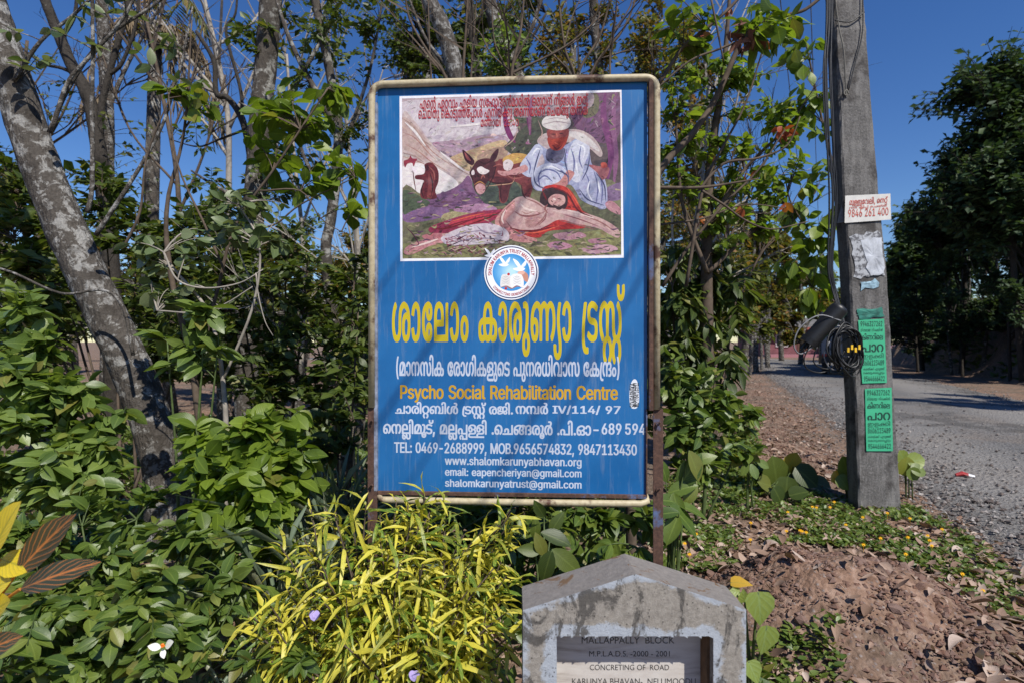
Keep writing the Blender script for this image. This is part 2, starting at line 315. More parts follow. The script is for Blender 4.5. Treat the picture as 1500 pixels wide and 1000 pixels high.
# lettering outlines: advance, then closed outlines as a first point and steps from point to point
GLYPHS = [
[208,[46,-4,20,0,10,2,12,5,8,8,6,8,3,10,1,8,0,23,4,19,4,8,5,4,5,3,10,3,7,0,10,-3,10,-5,5,-5,-11,1,-19,-5,-9,-5,-8,-8,-4,-9,-2,-9,0,-19,2,-8,4,-8,9,-10,3,-2,9,-4,10,-2,16,0,6,1,10,3,11,6,7,8,6,14,2,13,0,16,-2,13,-7,17,-6,8,-12,10,-13,6,-22,6,-18,0,-17,-4,-17,-8,-10,-9,-7,-15,-2,-10,-1,-33,-2,-10,-4,-6,-6,-6,-10,0,-6,3,-8,10,-4,12,-1,18,2,11,5,12,4,7,12,11,1,3,-7,8,-6,4,-5,1,-5,-1,-5,-3,-13,-12,-10,-18,-4,-16,-1,-13,1,-14,3,-12,5,-10,10,-11,13,-7],[154,16,-5,4,-5,11,0,17,4,10,6,5,5,2,6,-1,8,-5,4,-5,0,-14,-1,-6,-5,-12,-5,-5,-4,-1]],
[101,[37,-4,19,0,11,2,14,7,8,8,6,11,4,17,1,21,-3,20,-8,18,-11,9,-12,5,-11,3,-13,0,-14,-4,-10,-5,-4,-2,-9,-10,-5,-11,-2,-8,2,-1,12,-2,9,-2,8,2,6,14,4,5,6,4,9,-2,7,-6,5,-13,2,-12,-1,-24,-6,-16,-7,-7,-3,-1,-10,0,-6,7,-7,15,-2,1,-7,1,-19,-4,-2,-1,0,-5,5,-12,4,-6,6,-7,12,-6]],
[119,[60,-4,25,0,9,2,11,4,9,9,3,4,1,4,0,14,-6,11,-6,4,-9,4,-11,3,-8,0,-14,-4,-7,-4,-5,-4,-3,-7,-1,-13,-1,0,-7,8,-6,15,-1,13,3,15,5,10,7,6,1,-9,2,-7,2,-4,5,-5,10,-5,10,-2,8,0,13,2,11,5,6,8,3,6,0,14,-3,7,-7,8,-12,5,-15,4,-18,0,-17,-4,-12,-4,-15,-9,-8,-7,-6,-11,-4,-14,0,-23,6,-19,4,-6,13,-12,14,-7],[79,14,-2,4,-1,8,3,8,2,1,3,0,4,-5,1,-5,-3,-6,-3,-4],[82,77,-4,6,-1,5,3,9,3,0,4,-3,3,-8,-3,-6,-3,-3]],
[172,[13,-3,143,0,8,2,0,112,-8,3,-20,-1,-2,-3,-1,-92,-58,-1,-37,0,0,24,70,1,8,2,1,26,-5,20,-5,10,-5,6,-18,8,-18,3,-9,0,-18,-3,-12,-5,-7,-5,-8,-11,-4,-11,-2,-20,0,-62,2,-2],[38,62,0,10,1,6,3,8,5,6,6,4,10,1,7,-1,8,-6,4,-8,2,-7,0,-13]],
[91,[36,-4,19,0,12,3,8,4,9,8,7,15,0,19,-3,9,-3,6,-10,8,-8,4,-12,3,-18,0,-12,-3,-10,-5,-10,-10,-4,-12,0,-19,2,-7,4,-7,3,-4,8,-6,6,-3],[43,15,-8,6,-3,7,-2,9,5,14,8,5,5,1,6,-4,5,-7,1,-4,0,-13,-5,-10,-6,-4]],
[208,[34,-4,21,0,9,2,12,4,7,-3,12,-3,19,0,16,4,11,6,-1,-6,4,-2,10,-2,21,0,13,3,8,4,9,10,3,9,0,16,-2,8,-3,6,-6,5,-11,6,-10,3,-18,3,-2,9,-2,8,-8,15,-9,7,-14,6,-11,3,-14,-1,-14,-3,-14,-7,-7,-7,-4,-7,-5,-13,-3,-10,-21,-4,-16,-7,-5,-3,-4,-5,-4,-10,0,-18,2,-7,3,-5,5,-6,10,-5],[39,16,-6,7,-2,4,1,9,2,5,4,4,8,3,5,0,3,-16,4,-13,-7,-3],[99,16,-9,8,-5,11,-2,13,28,1,16,-1,-3,-16,-4,-8,-7,-7,-3,-1],[150,16,6,16,3,16,3,0,6,-2,4,-3,5,-10,0,-6,-2,-6,-5,-5],[84,69,-1,2,3,9,4,9,6,5,4,2,10,0,4,-2,5,-4,6,-13,1,-5,0,-3]],
[147,[40,-4,8,2,10,13,-16,15,-6,11,-3,16,2,16,5,11,5,6,13,8,11,3,8,0,12,-3,12,-6,4,-4,-10,1,-20,-5,-10,-6,-7,-7,-3,-7,-3,-13,0,-16,3,-11,3,-6,2,-3,10,-9,13,-5,6,-1,17,0,16,4,9,5,5,6,6,8,4,12,1,27,-2,12,-6,15,-10,13,-18,11,-11,4,-10,2,-27,2,-13,-3,-13,-4,-16,-9,-12,-14,-3,-6,-4,-14,0,-24,3,-12,6,-12,12,-14,8,-6],[93,16,-5,4,-3,5,-2,8,0,14,4,11,6,5,5,2,6,-1,7,-4,5,-5,0,-16,-1,-6,-4,-8,-6,-8,-4,-1]],
[66,[22,-47,17,0,6,1,7,2,10,5,6,7,5,8,2,10,0,8,-2,10,-7,11,-8,6,-8,4,6,21,4,24,0,18,-2,9,-4,7,-6,6,-7,3,-14,4,-9,0,-17,-3,-4,-2,0,-2,3,-13,7,-2,14,1,4,-3,3,-8,0,-19,-2,-13,-7,-27,-7,-2,-11,-6,-8,-9,-4,-10,0,-18,4,-11,8,-9,9,-5],[28,-28,-3,2,-4,5,-2,7,0,8,3,8,5,5,2,1,5,0,7,-6,2,-3,1,-15,-4,-7,-3,-4,-3,-1]],
[274,[40,-4,17,0,16,5,10,9,4,7,2,8,0,15,-1,6,-2,5,-6,8,-10,6,-11,3,-16,1,-7,-2,6,14,8,8,7,4,12,4,12,-2,5,-2,8,-8,3,-10,1,-10,1,-65,8,-2,14,0,6,1,2,2,0,71,3,10,3,7,8,6,8,2,6,-3,5,-4,3,-7,2,-12,1,-71,8,-2,14,0,6,1,2,2,0,68,3,13,5,10,3,2,7,3,7,-2,4,-2,6,-5,5,-10,3,-12,0,-16,-6,-19,-4,-6,-14,-14,10,-12,9,-2,8,2,18,19,6,11,3,9,2,13,0,15,-5,21,-6,11,-12,10,-14,6,-11,3,-13,0,-15,-4,-14,-7,-13,7,-15,4,-12,0,-17,-5,-13,-7,-13,7,-7,2,-12,3,-16,0,-17,-4,-18,-8,-13,-10,-7,-11,-4,-9,-4,-14,0,-26,5,-15,7,-11,6,-6,9,-4],[45,16,-4,3,-6,10,-3,12,6,5,4,2,4,1,5,-1,5,-5,2,-6,0,-10,-5,-10,-2,-1]],
[49,[0,-56,19,0,10,2,11,5,9,8,4,9,1,6,0,16,-1,6,-16,44,-3,14,0,16,2,10,4,12,9,19,-8,3,-15,0,-6,-1,-4,-3,-8,-18,-4,-13,-2,-13,1,-20,7,-23,11,-28,2,-9,-1,-12,-2,-5,-5,-5,-10,0,-4,3,-4,7,-1,4,1,10,-13,3,-10,0,-6,-1,-3,-2,0,-16,7,-14,4,-4,12,-7]],
[49,[41,-39,25,0,6,1,4,4,-1,12,-2,2,-8,2,-14,-1,-6,3,-6,5,-2,5,-3,12,0,20,5,32,9,29,10,23,-1,2,-8,2,-16,0,-8,-3,-8,-20,-7,-22,-7,-37,0,-32,3,-12,5,-10,8,-8,5,-4]],
[113,[43,-4,27,0,21,5,10,5,7,7,5,12,0,14,-2,8,-5,7,-5,4,-15,6,-11,2,-32,2,-6,2,-3,3,-2,4,0,7,2,5,5,4,5,2,6,2,19,-2,12,-4,12,-5,5,-1,5,1,3,2,8,10,-1,4,-25,10,-20,4,-24,1,-21,-6,-12,-6,-5,-4,-5,-12,0,-17,1,-4,4,-7,9,-7,8,-3,19,-4,30,-2,6,-3,3,-5,1,-6,-2,-7,-6,-6,-7,-2,-17,0,-6,1,-12,4,-14,6,-4,1,-8,-2,-8,-12,1,-3,19,-9]],
[245,[67,-69,9,2,9,9,0,3,-11,11,-3,9,0,9,2,8,4,8,4,3,9,4,5,-1,9,-4,5,-6,3,-8,1,-9,-2,-9,-4,-6,-8,-10,2,-5,8,-7,6,-1,10,3,9,11,6,10,5,-9,12,-13,8,-2,9,2,7,9,1,2,-7,7,-5,8,-2,10,1,9,4,10,7,6,7,3,8,-2,5,-2,5,-5,5,-13,-1,-14,-6,-9,-7,-6,0,-4,11,-10,6,-1,8,2,12,14,5,8,2,8,0,15,-2,9,-6,10,-9,8,8,6,4,6,6,10,3,13,0,26,-4,16,-10,17,-13,13,-6,3,-5,1,-7,-2,-9,-9,-1,-4,15,-16,5,-9,3,-13,1,-14,-2,-12,-3,-8,-5,-6,-7,-6,-3,-1,-9,0,-7,6,-4,10,-2,25,0,22,-3,13,-6,10,-10,8,-10,4,-9,2,-14,1,-14,-4,-14,-7,-5,3,-11,5,-11,3,-13,0,-15,-4,-15,-8,-9,-8,-8,-17,-2,-10,0,-24,4,-16,5,-10,4,-6,18,-17,5,-1,8,2,11,13,-15,16,-7,15,-2,12,0,9,4,16,4,8,7,6,7,4,5,-1,5,-2,5,-5,4,-6,2,-11,0,-58,-16,-6,-10,-7,-6,-11,-3,-12,0,-15,4,-13,10,-13,5,-4],[140,-12,-3,7,-6,8,-14,8,-10,3,0,53,1,11,2,7,3,6,4,3,5,3,8,-2,4,-4,3,-5,3,-14,0,-33,1,-9,2,-8,4,-8,9,-9,-11,-9]],
[0,[-32,116,19,0,10,2,11,5,5,5,5,7,4,11,-2,17,-3,3,-6,1,-16,-3,-4,-2,0,-15,-4,-9,-5,-3,-6,0,-4,2,-4,3,-3,8,0,14,-4,2,-16,3,-8,-2,-1,-5,0,-17,3,-10,8,-8,3,-3,9,-4]],
[78,[52,-30,15,0,5,1,3,2,-8,17,-11,30,-4,17,-2,19,2,28,6,27,7,21,9,19,-1,5,-7,2,-15,0,-5,-1,-3,-2,-3,-5,-8,-18,-6,-18,-7,-37,0,-34,5,-26,6,-18,11,-23,3,-4]],
[145,[13,-3,119,0,7,2,1,67,-1,7,-3,10,-4,9,-12,12,-11,6,-12,4,-11,2,-20,1,-19,-3,-11,-4,-11,-6,-12,-14,-5,-12,-2,-10,-1,-68,3,-2],[68,17,14,15,8,12,8,14,3,9,1,14,2,-3,3,-7,2,-13,0,-40],[38,26,-1,36,4,16,7,12,7,5,3,1,6,0,3,-3,3,-6,1,-7,-4,-16,-11,-19]],
[182,[37,-3,9,2,11,11,0,3,-10,7,-8,12,-4,10,-2,12,1,16,5,13,9,10,6,3,7,0,6,-3,4,-6,4,-7,1,-8,0,-71,2,-2,6,-2,14,0,9,3,0,67,2,15,3,6,4,5,3,2,9,1,7,-2,7,-8,5,-7,3,-10,0,-21,-6,-17,-5,-7,-9,-9,-4,-3,0,-2,10,-11,7,-2,6,1,5,2,12,12,10,15,4,11,2,10,0,20,-4,17,-5,8,-6,8,-14,10,-19,5,-16,0,-10,-2,-10,-4,-6,-4,-11,6,-15,4,-16,0,-11,-2,-14,-6,-8,-6,-5,-6,-5,-8,-4,-11,-2,-18,3,-23,7,-16,5,-8,14,-13]],
[245,[38,-4,8,2,11,13,-12,12,-7,11,-4,12,-1,18,2,10,4,10,9,9,6,3,6,0,5,-2,5,-5,4,-6,2,-11,0,-71,2,-2,5,-1,15,0,9,2,0,67,1,11,2,7,3,6,8,5,9,-1,5,-5,4,-10,1,-8,0,-33,2,-14,3,-8,10,-12,14,-7,10,-2,21,0,12,3,14,7,9,11,7,13,2,10,0,25,-4,17,-10,17,-13,13,-6,3,-5,1,-7,-2,-9,-9,-1,-5,12,-11,8,-13,4,-17,-1,-18,-4,-12,-8,-10,-6,-3,-10,0,-7,6,-4,10,-2,25,0,22,-3,13,-6,10,-9,8,-11,4,-9,2,-14,1,-14,-4,-14,-7,-13,7,-14,4,-13,0,-15,-4,-15,-8,-11,-12,-5,-10,-3,-12,0,-25,4,-16,9,-16,16,-16]],
[46,[15,-3,16,0,5,1,3,2,0,130,-4,20,-6,9,-6,5,-9,5,-14,3,-12,0,-11,-2,-13,-6,-5,-5,-4,-6,-3,-9,0,-17,3,-3,7,-1,20,5,1,2,0,11,3,7,5,4,5,0,3,-2,5,-6,3,-11,1,-11,0,-122,2,-2]],
[179,[46,-4,20,0,10,2,12,5,8,8,5,6,4,12,1,8,0,27,2,16,3,9,6,5,4,2,9,-1,8,-6,7,-12,3,-16,-1,-14,-4,-13,-8,-11,-12,-11,0,-2,11,-12,7,-2,5,1,9,6,13,16,7,12,4,17,0,22,-4,16,-7,12,-8,8,-12,6,-15,4,-16,1,-15,-4,-10,-5,-8,-6,-5,-9,-4,-14,-1,-41,-2,-10,-4,-6,-7,-6,-10,0,-9,7,-6,11,-3,14,0,12,4,16,7,13,12,11,1,3,-10,11,-8,2,-5,-1,-5,-3,-16,-16,-7,-14,-4,-15,-1,-14,3,-23,6,-13,10,-11,13,-7]],
[145,[52,-43,80,0,9,2,0,16,-3,2,-6,1,-88,0,-6,2,-3,4,0,7,1,3,5,3,5,1,62,0,18,4,8,4,6,6,4,9,0,15,-1,4,-3,7,-6,5,-6,3,1,2,7,6,6,11,0,13,-2,7,-4,6,-6,6,-16,7,-14,3,-22,1,-27,-3,-16,-5,-8,-4,-15,-11,-5,-8,-5,-13,0,-21,5,-15,7,-8,16,-7,6,-1,14,0,10,2,11,5,7,7,6,13,19,-3,5,-3,4,-5,1,-4,-1,-9,-3,-4,-5,-2,-62,0,-8,-1,-12,-3,-10,-6,-4,-3,-4,-11,0,-15,4,-7,4,-5,10,-5,16,-4],[41,40,-5,5,-4,6,-1,8,4,5,7,4,4,-1,4,-4,2,-4,0,-9,-2,-5,-5,-5],[82,62,-4,11,-7,7,-10,5,-17,2,10,6,18,4,16,0,11,-2,9,-6,3,-8,-1,-7,-6,-7,-3,-1,-15,-1]],
[143,[39,-4,17,0,16,5,8,6,8,13,1,5,0,17,-4,11,-6,7,-10,5,-11,3,-22,0,4,9,11,11,8,5,13,4,13,-2,12,-6,9,-11,5,-16,0,-13,-3,-13,-8,-12,-12,-11,-1,-3,9,-12,2,-1,5,-1,5,1,8,5,14,14,8,12,3,9,2,12,0,14,-5,21,-7,11,-8,8,-16,8,-23,6,-17,0,-23,-6,-11,-5,-9,-6,-8,-7,-5,-8,-5,-10,-3,-10,-1,-6,0,-25,3,-12,4,-8,3,-4,8,-7,8,-4],[44,16,-5,4,-5,9,-2,12,5,5,4,2,5,1,4,-1,5,-4,4,-13,-1,-6,-4,-6,-3,-3]],
[179,[26,-3,8,2,8,10,0,3,-5,5,-5,9,-2,8,3,8,3,6,8,5,7,-1,2,-1,5,-4,3,-8,1,-6,-1,-9,-8,-13,6,-11,2,-1,6,-1,97,0,8,2,0,111,-2,2,-5,1,-15,1,-8,-3,-1,-94,-51,0,2,8,0,16,-1,5,-4,9,-9,8,-10,5,-15,4,-13,0,-17,-5,-10,-5,-6,-6,-5,-10,-2,-5,1,-18,5,-12,3,-4,7,-8]],
[182,[46,-4,20,0,6,1,13,5,6,4,5,-3,14,-6,6,-1,19,0,15,4,8,4,12,11,8,12,3,10,1,7,0,19,-2,12,-7,16,-9,12,-7,7,-7,4,-5,1,-6,-1,-2,-1,-10,-11,0,-3,12,-11,5,-7,4,-9,2,-9,0,-18,-1,-6,-6,-11,-7,-9,-7,-3,-8,0,-2,1,-8,9,-3,11,-1,37,0,38,-9,3,-14,0,-8,-3,0,-75,-1,-6,-5,-8,-5,-6,-5,-1,-7,0,-6,3,-5,5,-5,8,-4,15,0,11,2,12,6,13,7,10,9,6,0,3,-10,11,-8,2,-9,-3,-14,-13,-10,-18,-3,-10,-1,-6,0,-24,1,-6,6,-15,4,-6,8,-8,13,-7]],
[192,[39,-4,9,3,7,8,2,5,-14,12,-6,11,-4,18,1,12,4,12,3,5,9,9,7,4,5,1,13,0,12,-5,9,-11,6,-13,1,-16,-3,-14,-8,-13,-11,-10,0,-4,6,-10,8,-3,81,0,8,2,1,112,-3,2,-3,0,-3,1,-14,0,-8,-2,0,-93,-2,-2,-30,1,9,15,3,10,1,9,-1,18,-4,14,-6,9,-6,8,-7,5,-13,6,-17,4,-24,0,-18,-4,-17,-9,-10,-10,-8,-16,-2,-9,0,-25,4,-14,8,-15,16,-14]],
[191,[38,-4,8,2,11,13,-13,13,-4,6,-5,12,-2,11,0,11,4,15,5,9,10,8,9,0,4,-2,5,-5,5,-10,1,-7,0,-71,2,-2,6,-1,14,0,9,2,0,55,2,16,5,13,9,8,7,4,15,0,6,-3,3,-3,3,-6,0,-7,-2,-5,-4,-4,-6,-2,-12,0,-8,-2,0,-15,2,-2,5,-1,16,-1,6,-4,5,-8,0,-9,-3,-4,-4,-4,-16,1,-9,-1,-3,-2,-2,-14,2,-2,12,-2,20,0,14,3,10,5,6,6,3,6,2,9,-1,12,-6,11,-12,8,7,4,4,5,5,9,0,16,-5,10,-6,6,-10,6,-9,3,-13,2,-12,0,-17,-3,-14,-6,-6,-5,-11,8,-10,4,-12,2,-10,0,-12,-2,-7,-2,-10,-5,-11,-10,-8,-15,-3,-12,0,-25,5,-19,5,-9,7,-9,12,-11]],
[78,[12,-30,15,0,9,2,9,17,10,27,4,17,2,18,-1,29,-7,35,-8,23,-8,16,-4,3,-4,0,-16,1,-5,-1,-3,-3,9,-21,7,-21,5,-21,3,-23,-1,-25,-5,-24,-9,-25,-10,-20,1,-2]],
[187,[4,-3,167,0,8,2,0,112,-8,3,-15,0,-5,-1,-3,-3,0,-92,-33,-1,-4,0,0,1,2,6,2,8,0,11,-2,9,-5,10,-9,8,-9,4,-10,2,-18,0,-13,-3,-9,-5,-7,-6,-6,-13,-2,-7,2,-14,7,-3,6,0,16,3,1,2,1,13,3,8,5,5,8,0,7,-6,3,-9,0,-9,-2,-7,-2,-4,-4,-4,-71,0,-6,-1,-2,-2,0,-14]],
[135,[43,-69,10,2,8,9,-1,4,-6,5,-5,8,-2,12,2,9,3,7,6,5,4,2,11,1,4,-2,6,-5,5,-9,1,-5,-1,-13,-6,-9,-7,-8,0,-2,9,-9,7,-2,6,1,3,1,12,14,5,8,2,8,0,16,-2,8,-4,8,-9,9,18,17,9,14,4,19,-1,12,-2,14,-9,16,-6,6,-7,4,-10,5,-10,3,-13,3,-17,0,-17,-4,-11,-4,-9,-5,-13,-12,-5,-11,-3,-12,0,-21,2,-10,9,-17,12,-12,8,-5,-10,-9,-5,-13,-1,-7,1,-16,4,-10,5,-7,9,-9],[56,14,1,4,-5,3,-11,11,-5,9,-3,15,2,15,7,14,11,8,12,4,14,-2,11,-6,3,-3,7,-11,3,-13,-1,-15,-8,-15,-9,-10,-6,-3,0,-5,-6,1]],
[261,[40,-4,16,0,13,3,7,4,7,7,4,7,2,9,0,15,-3,10,-6,8,-10,6,-11,3,-16,1,-7,-2,6,14,8,8,7,4,12,4,8,-1,9,-3,6,-5,4,-9,1,-6,1,-73,8,-2,15,0,8,2,1,74,2,9,4,8,5,4,5,2,8,-2,8,-5,7,-13,3,-14,0,-11,-4,-16,-7,-12,-10,-12,0,-2,6,-10,9,-2,80,0,8,2,0,112,-8,3,-14,0,-8,-3,-1,-94,-30,0,-1,0,7,13,4,14,0,26,-4,15,-3,6,-4,7,-7,6,-15,8,-15,4,-13,0,-15,-4,-14,-8,-13,7,-7,2,-12,3,-16,0,-23,-6,-12,-6,-8,-5,-5,-5,-7,-11,-6,-16,-2,-7,0,-26,7,-19,5,-7,6,-6,9,-4],[45,16,-4,3,-6,10,-3,12,6,5,4,2,4,1,5,-1,5,-5,2,-6,0,-10,-5,-10,-2,-1]],
[209,[46,-4,20,0,10,2,12,5,8,8,5,6,4,12,1,8,0,23,4,19,4,8,5,4,5,3,8,3,6,-1,-14,-17,-5,-10,-4,-15,0,-22,3,-12,5,-9,7,-7,12,-6,10,-2,17,0,11,2,7,3,7,4,8,9,5,12,2,15,-2,22,-5,14,-5,8,-4,6,-13,12,9,12,5,9,1,12,-2,8,-3,5,-6,6,-13,5,-6,2,-18,0,-7,-2,-11,-3,3,-15,8,-2,9,2,9,-1,5,-7,0,-8,-2,-5,-6,-6,-12,2,-16,0,-16,-4,-14,-6,-10,-7,-5,-8,-6,-15,-2,-21,0,-18,-2,-10,-4,-6,-7,-6,-10,0,-9,7,-6,11,-3,14,0,12,4,16,7,13,12,11,0,4,-10,10,-7,2,-5,-1,-5,-3,-13,-12,-5,-8,-5,-10,-4,-16,-1,-13,1,-13,3,-13,7,-13,8,-8,13,-7],[157,16,-6,6,-3,6,-2,18,5,21,10,16,1,0,2,-1,6,-9,5,-13,2,-12,0,-9,-3,-14,-5,-6,-4,-3]],
[188,[30,-4,23,0,16,3,16,5,24,10,9,-11,9,-5,9,-2,19,0,11,3,8,4,4,5,3,7,1,15,-5,10,-6,4,8,7,6,10,3,11,-1,8,-3,12,-4,8,-9,8,-16,7,-10,2,-21,-2,-8,-2,-14,-7,-11,5,-10,3,-12,3,-18,0,-23,-6,-13,-7,-7,-6,-4,-9,-1,-4,0,-16,2,-7,4,-6,5,-4,8,-4,-10,-5,-7,-5,-3,-8,-1,-6,1,-9,3,-7,4,-4,9,-5],[143,14,-2,1,-3,4,-1,11,4,3,5,1,4,-2,2,-5,0,-7,-3,-6],[37,15,-3,2,-2,5,1,6,4,2,49,1,5,-1,-6,-3,-27,-10,-11,-2],[62,50,10,9,2,4,2,16,-4,9,-5,5,-9,4,6,1,9,-3,8,-6,3,-6,3,-10,0,-21,6,-2],[116,51,2,2,0,21,1,7,4,10,4,3,5,3,10,-1,8,-5,3,-5,3,-7,-1,-11,-3,-7,-5,-6,-8,-3,-6,-1],[37,64,-2,1,-3,4,-1,12,4,2,5,1,3,-2,2,-3,1,-8,-1,-3,-3,-4]],
[54,[24,-3,8,0,9,3,5,4,2,5,0,6,-1,5,-7,6,-8,2,-5,1,-9,-2,-5,-3,-5,-6,0,-11,3,-4,8,-5]],
[239,[37,-3,9,2,11,11,0,3,-10,7,-8,12,-4,10,-2,12,1,16,5,13,9,10,6,3,7,0,6,-3,4,-6,4,-7,1,-8,0,-71,2,-2,20,-2,9,3,0,67,1,11,6,13,8,5,10,-1,10,-9,5,-7,3,-11,0,-19,-2,-9,-8,-15,-11,-12,1,-5,6,-8,8,-3,79,0,6,2,3,2,0,29,0,81,-3,2,-20,1,-8,-2,0,-94,-30,-1,-1,1,8,14,3,10,1,7,0,19,-2,11,-6,14,-7,8,-6,6,-13,6,-14,3,-16,0,-10,-2,-10,-4,-6,-4,-16,8,-11,2,-16,0,-16,-4,-8,-4,-8,-6,-10,-14,-5,-17,-1,-12,1,-13,4,-16,10,-18,14,-13]],
[147,[40,-4,8,2,10,13,-16,15,-6,11,-2,7,-1,13,2,12,4,9,5,8,7,5,6,3,8,3,11,-1,-13,-15,-8,-19,-2,-11,0,-14,2,-12,7,-15,8,-7,8,-4,12,-3,17,0,11,2,13,6,9,11,5,10,2,11,0,17,-1,7,-3,11,-11,19,-13,12,1,4,8,8,5,13,0,12,-6,12,-11,7,-13,4,-18,0,-16,-4,-2,-1,4,-15,8,-2,8,2,8,-1,4,-3,3,-8,-5,-11,-4,-5,-14,3,-25,-2,-18,-5,-8,-4,-6,-4,-10,-9,-7,-14,-3,-11,0,-25,3,-12,6,-12,12,-14,8,-6],[96,16,-6,5,-4,8,-1,6,0,16,4,15,4,8,7,9,2,-1,5,-7,6,-14,2,-10,0,-15,-2,-9,-4,-6,-6,-5]],
[88,[10,-3,68,0,9,3,-1,18,-8,2,-16,0,-1,2,0,104,17,1,9,3,0,16,-8,3,-69,0,-8,-3,1,-17,7,-2,16,0,2,-1,0,-105,-18,-1,-8,-3,0,-17]],
[138,[60,-3,19,0,5,1,4,3,52,143,-1,3,-7,2,-17,0,-9,-3,-34,-99,-3,-6,-6,20,-30,85,-9,3,-16,0,-9,-3,0,-3,52,-141,2,-3]],
[72,[5,-25,15,0,8,3,47,174,0,2,-7,2,-15,0,-8,-2,-47,-174,0,-3]],
[130,[23,-3,87,0,9,3,-1,17,-8,2,-23,1,0,126,-9,3,-20,0,-9,-3,-31,-23,0,-19,3,-3,4,-1,5,1,22,15,1,1,1,-1,0,-96,-31,-1,-7,-2,-1,-17]],
[130,[81,-3,16,0,9,3,0,26,11,1,8,3,0,16,-3,2,-16,2,0,41,-9,3,-15,0,-8,-3,-1,-42,-32,1,37,64,15,26,2,6,-9,3,-15,0,-8,-3,-56,-97,-2,-5,0,-14,2,-2,6,-1,60,0,1,-27]],
[130,[38,-3,18,0,6,1,4,3,36,53,7,13,5,11,5,16,0,12,-3,11,-4,10,-9,11,-5,4,-16,7,-12,2,-12,-1,-16,-3,-15,-9,-8,-11,-4,-8,-2,-7,0,-22,2,-7,6,-12,7,-7,13,-7,13,-3,12,0,-35,-53,0,-2],[60,74,-4,2,-7,8,-4,9,-1,11,2,8,7,12,8,5,9,-1,6,-2,5,-6,4,-9,2,-5,-1,-11,-4,-10,-5,-7,-6,-4]],
[130,[28,-3,18,0,9,3,65,130,0,16,-3,2,-6,1,-73,0,-19,0,-8,-2,0,-17,2,-2,6,-1,66,-1,-64,-125,0,-2]],
[172,[38,-69,16,0,8,2,9,4,7,10,2,11,2,-7,3,-6,7,-7,10,-5,10,-2,17,0,13,3,10,5,6,7,3,5,4,10,0,20,-4,10,-3,7,4,1,3,2,-1,111,-8,3,-14,0,-8,-3,-1,-94,-56,0,-39,0,0,23,70,1,8,2,1,26,-2,10,-2,8,-5,11,-10,9,-16,6,-12,3,-17,0,-15,-4,-13,-6,-10,-8,-5,-10,-3,-11,-1,-15,0,-62,2,-2,10,-2,-2,-3,-5,-11,-1,-6,0,-18,2,-8,5,-9,5,-5,8,-4],[45,-51,-4,4,-3,10,1,3,5,3,4,-1,4,-7,-1,-7,-2,-4,-1,-1],[118,-50,-5,4,-3,7,-2,23,-4,13,17,1,3,-1,4,-4,5,-10,3,-16,-4,-10,-8,-7],[79,-32,-6,10,-10,6,-10,3,-11,-1,5,6,2,2,8,4,8,-1,6,-2,3,-3,3,-7,3,-12],[38,62,0,11,2,9,3,7,5,4,6,3,13,1,6,-3,5,-4,4,-7,2,-8,0,-13]],
[66,[22,-47,17,0,6,1,9,3,8,4,6,7,5,8,2,10,0,8,-2,10,-7,11,-8,6,-8,4,6,21,4,24,0,18,-2,9,-4,7,-6,6,-7,3,-14,4,-9,0,-17,-3,-4,-2,0,-2,3,-13,7,-2,14,1,4,-3,3,-8,0,-19,-2,-13,-7,-27,-7,-2,-11,-6,-8,-9,-4,-10,0,-18,4,-11,8,-9,9,-5],[28,-29,-6,3,-4,5,16,-1,7,2,3,-1,-5,-6,-5,-2],[29,-2,-3,4,0,5,1,1,6,1,3,-1,1,-5,-3,-5]],
[54,[11,-38,18,1,3,4,15,51,-1,4,-7,2,-18,0,-8,-3,-9,-56,2,-2]],
[179,[50,-66,8,2,8,9,0,2,-5,6,-3,7,2,7,6,6,6,-1,4,-7,0,-8,-4,-9,-1,-2,4,-9,3,-2,6,-1,80,0,8,3,0,173,-2,3,-6,1,-14,0,-8,-3,-1,-94,-51,0,2,9,0,16,-2,7,-4,8,-6,5,-11,7,-11,3,-12,1,-19,-3,-11,-5,-8,-7,-5,-9,-3,-7,0,-16,2,-5,6,-12,10,-11,8,-2,5,1,5,4,6,9,0,2,-6,6,-3,6,-3,10,2,5,3,7,5,5,4,2,4,0,4,-1,5,-4,4,-9,1,-5,-1,-9,-2,-5,-6,-8,6,-12,9,-3,72,0,1,-1,0,-40,-1,-2,-35,0,0,15,-4,9,-6,6,-11,6,-10,2,-12,0,-11,-2,-11,-6,-3,-3,-5,-7,-3,-8,1,-9,2,-7,3,-6,7,-8]],
